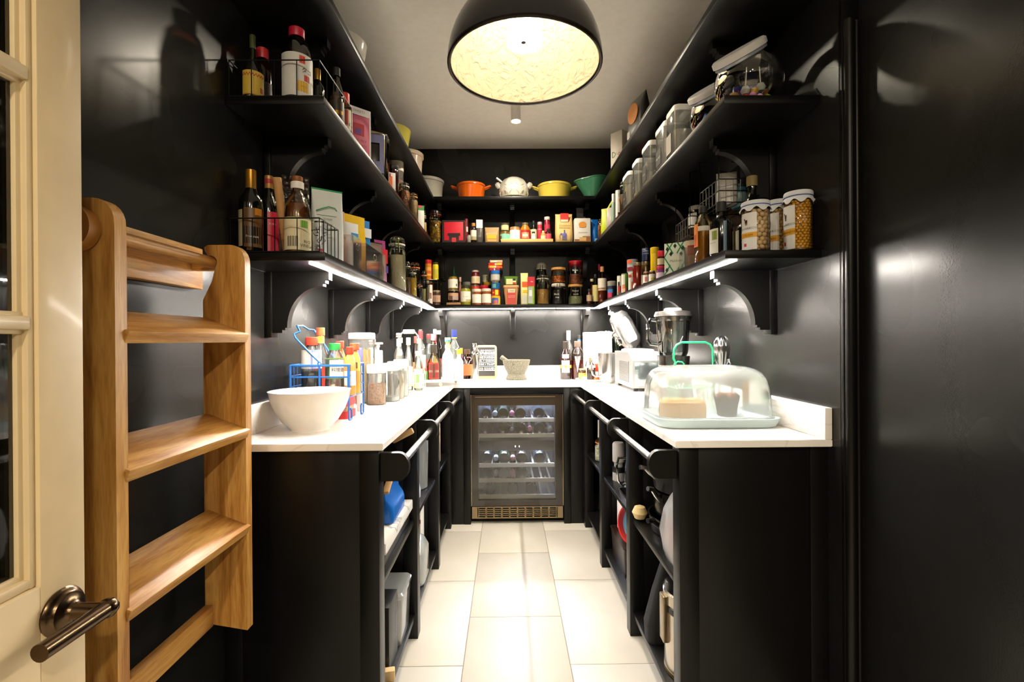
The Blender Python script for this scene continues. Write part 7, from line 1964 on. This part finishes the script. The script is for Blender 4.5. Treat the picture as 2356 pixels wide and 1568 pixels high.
obj('lid', lathe([(.104, .266), (.1, .29), (.07, .305), (.03, .31), (0, .31)], 40), mt('#0c0b0a', .15), sc)
obj('side_handle', box(-.118, -.1, -.02, .02, .1, .25, .004), mt('#9a8a70', .3, .8), sc)
ap = thing('black_appliance', 'black appliance with a silver oval panel behind the multi cooker', 'appliance', (.665, 1.795, ZBm))
obj('body', loft([(0, .075, .06, .03), (.2, .072, .058, .03), (.24, .055, .045, .03)]), SHN, ap)
obj('panel', mv(lathe([(0, .003), (.028, .003), (.03, 0)], 24, 1, .8), (-.035, -.0615, .165), rx=PI / 2), mt('#b8bcc0', .25, .8), ap)
V, Fc = loft([(0, .03, .035, .02), (.06, .035, .04, .02), (.18, .02, .03, .015), (.28, .012, .02, .008)], 5)
V = [(x + .1 * (z / .28) ** 2 * .4, y * (1 + .1 * math.sin(60 * z)), z) for x, y, z in V]
tag(obj('black_cloth_bag', (V, Fc), mt('#0b0b10', .8), loc=(.525, 1.715, ZBm), sharp=70), 'crumpled black cloth bag between the appliance and the multi cooker', 'bag')
# ---- right unit, middle bay
sj = thing('steel_jug', 'polished steel jug with a loop handle on the middle shelf of the middle right bay', 'jug', (.6, 2.235, ZA))
obj('body', lathe([(0, 0), (.05, 0), (.054, .01), (.05, .1), (.042, .15), (.046, .165), (.042, .165), (0, .155)], 28), CHROME, sj)
obj('handle', tube([(-.044, -.01, .15), (-.085, -.02, .155), (-.095, -.022, .12), (-.088, -.02, .05), (-.07, -.015, .025), (-.05, -.01, .03)], .006, 10), CHROME, sj)
bottle('grinder', 'grey and black grinder on the middle shelf of the middle right bay', 'grinder', (.555, 2.39, ZA), .03, .19, [(0, 0), (1, 0), (1, .3), (.7, .36), (.7, .45), (1, .5), (1, .95), (.8, 1), (0, 1)], mt('#9c9894', .35), [(.22, .36, 1.02, SHN)])
tag(obj('oven_dish', loft([(0, .07, .1, .02), (.03, .078, .108, .02), (.034, .08, .11, .02), (.034, .074, .104, .02), (.006, .066, .096, .018)], 5), mt('#3a3a3c', .2, .7), loc=(.575, 2.055, ZA)), 'shallow grey metal dish at the front of the middle right bay', 'dish')
pan('enamel_pan', 'round pan with a pale blue inside and red rim standing on its side', (.598, 2.185, ZBm + .232), .085, .045, mt('#b8241c', .3), 0, mt('#7ab0c8', .25), .012, mt('#b8241c', .3), -1)
t = COL.objects[-1]
while t.parent:
    t = t.parent
t.rotation_euler = (0, math.radians(-78), math.radians(28))
tag(obj('roasting_tin', loft([(0, .05, .13, .01), (.13, .058, .138, .012), (.138, .062, .142, .012), (.142, .062, .142, .012), (.142, .054, .134, .012), (.134, .05, .13, .01)], 4), mt('#2a1a14', .3, .4), loc=(.575, 2.27, ZBm)), 'deep dark brown roasting tin on the bottom shelf of the middle right bay', 'tin')
carton('packet_box', 'white and pink packet box standing on the roasting tin', 'box', (.575, 2.335, ZBm + .1425), .06, .1, .19, mt('#d8ccc8', .5), 0, [(.2, .8, .5, .8, mt('#c89aa0', .5))])
tag(obj('glass_bowl', lathe([(0, 0), (.03, 0), (.045, .03), (.052, .07), (.049, .07), (.04, .03), (0, .006)], 28), CLEAR, loc=(.55, 2.02, ZBm)), 'small clear glass bowl at the front of the bottom right shelf', 'bowl')
# ---- right unit, far bay
p = Vector((.548, 2.78, ZA))
clipjar('clip_top_jar', 'clip top jar of white beans with orange seal on the far right middle shelf', p, .042, .125, grain('#d8cdb8', '#b8a88c', 90, .5, 1), .68, '#d8702a', face(p))
bottle('white_label_bottle', 'bottle with a white label on the far right middle shelf', 'bottle', (.575, 2.92, ZA), .024, .27, SLIM, SHN, [(.86, 1, .5, INK)], [(.4, .8, -80, 80, mt('#b8b4b0', .5))])
carton('red_box', 'white and red box on the bottom shelf of the far right bay', 'box', (.56, 2.62, ZBm), .05, .11, .26, mt('#c8c0b4', .5), 0, [(0, 1, .82, 1, mt('#b02428', .5))], sides=[(-1, 0, 1, .82, 1, mt('#b02428', .5))])
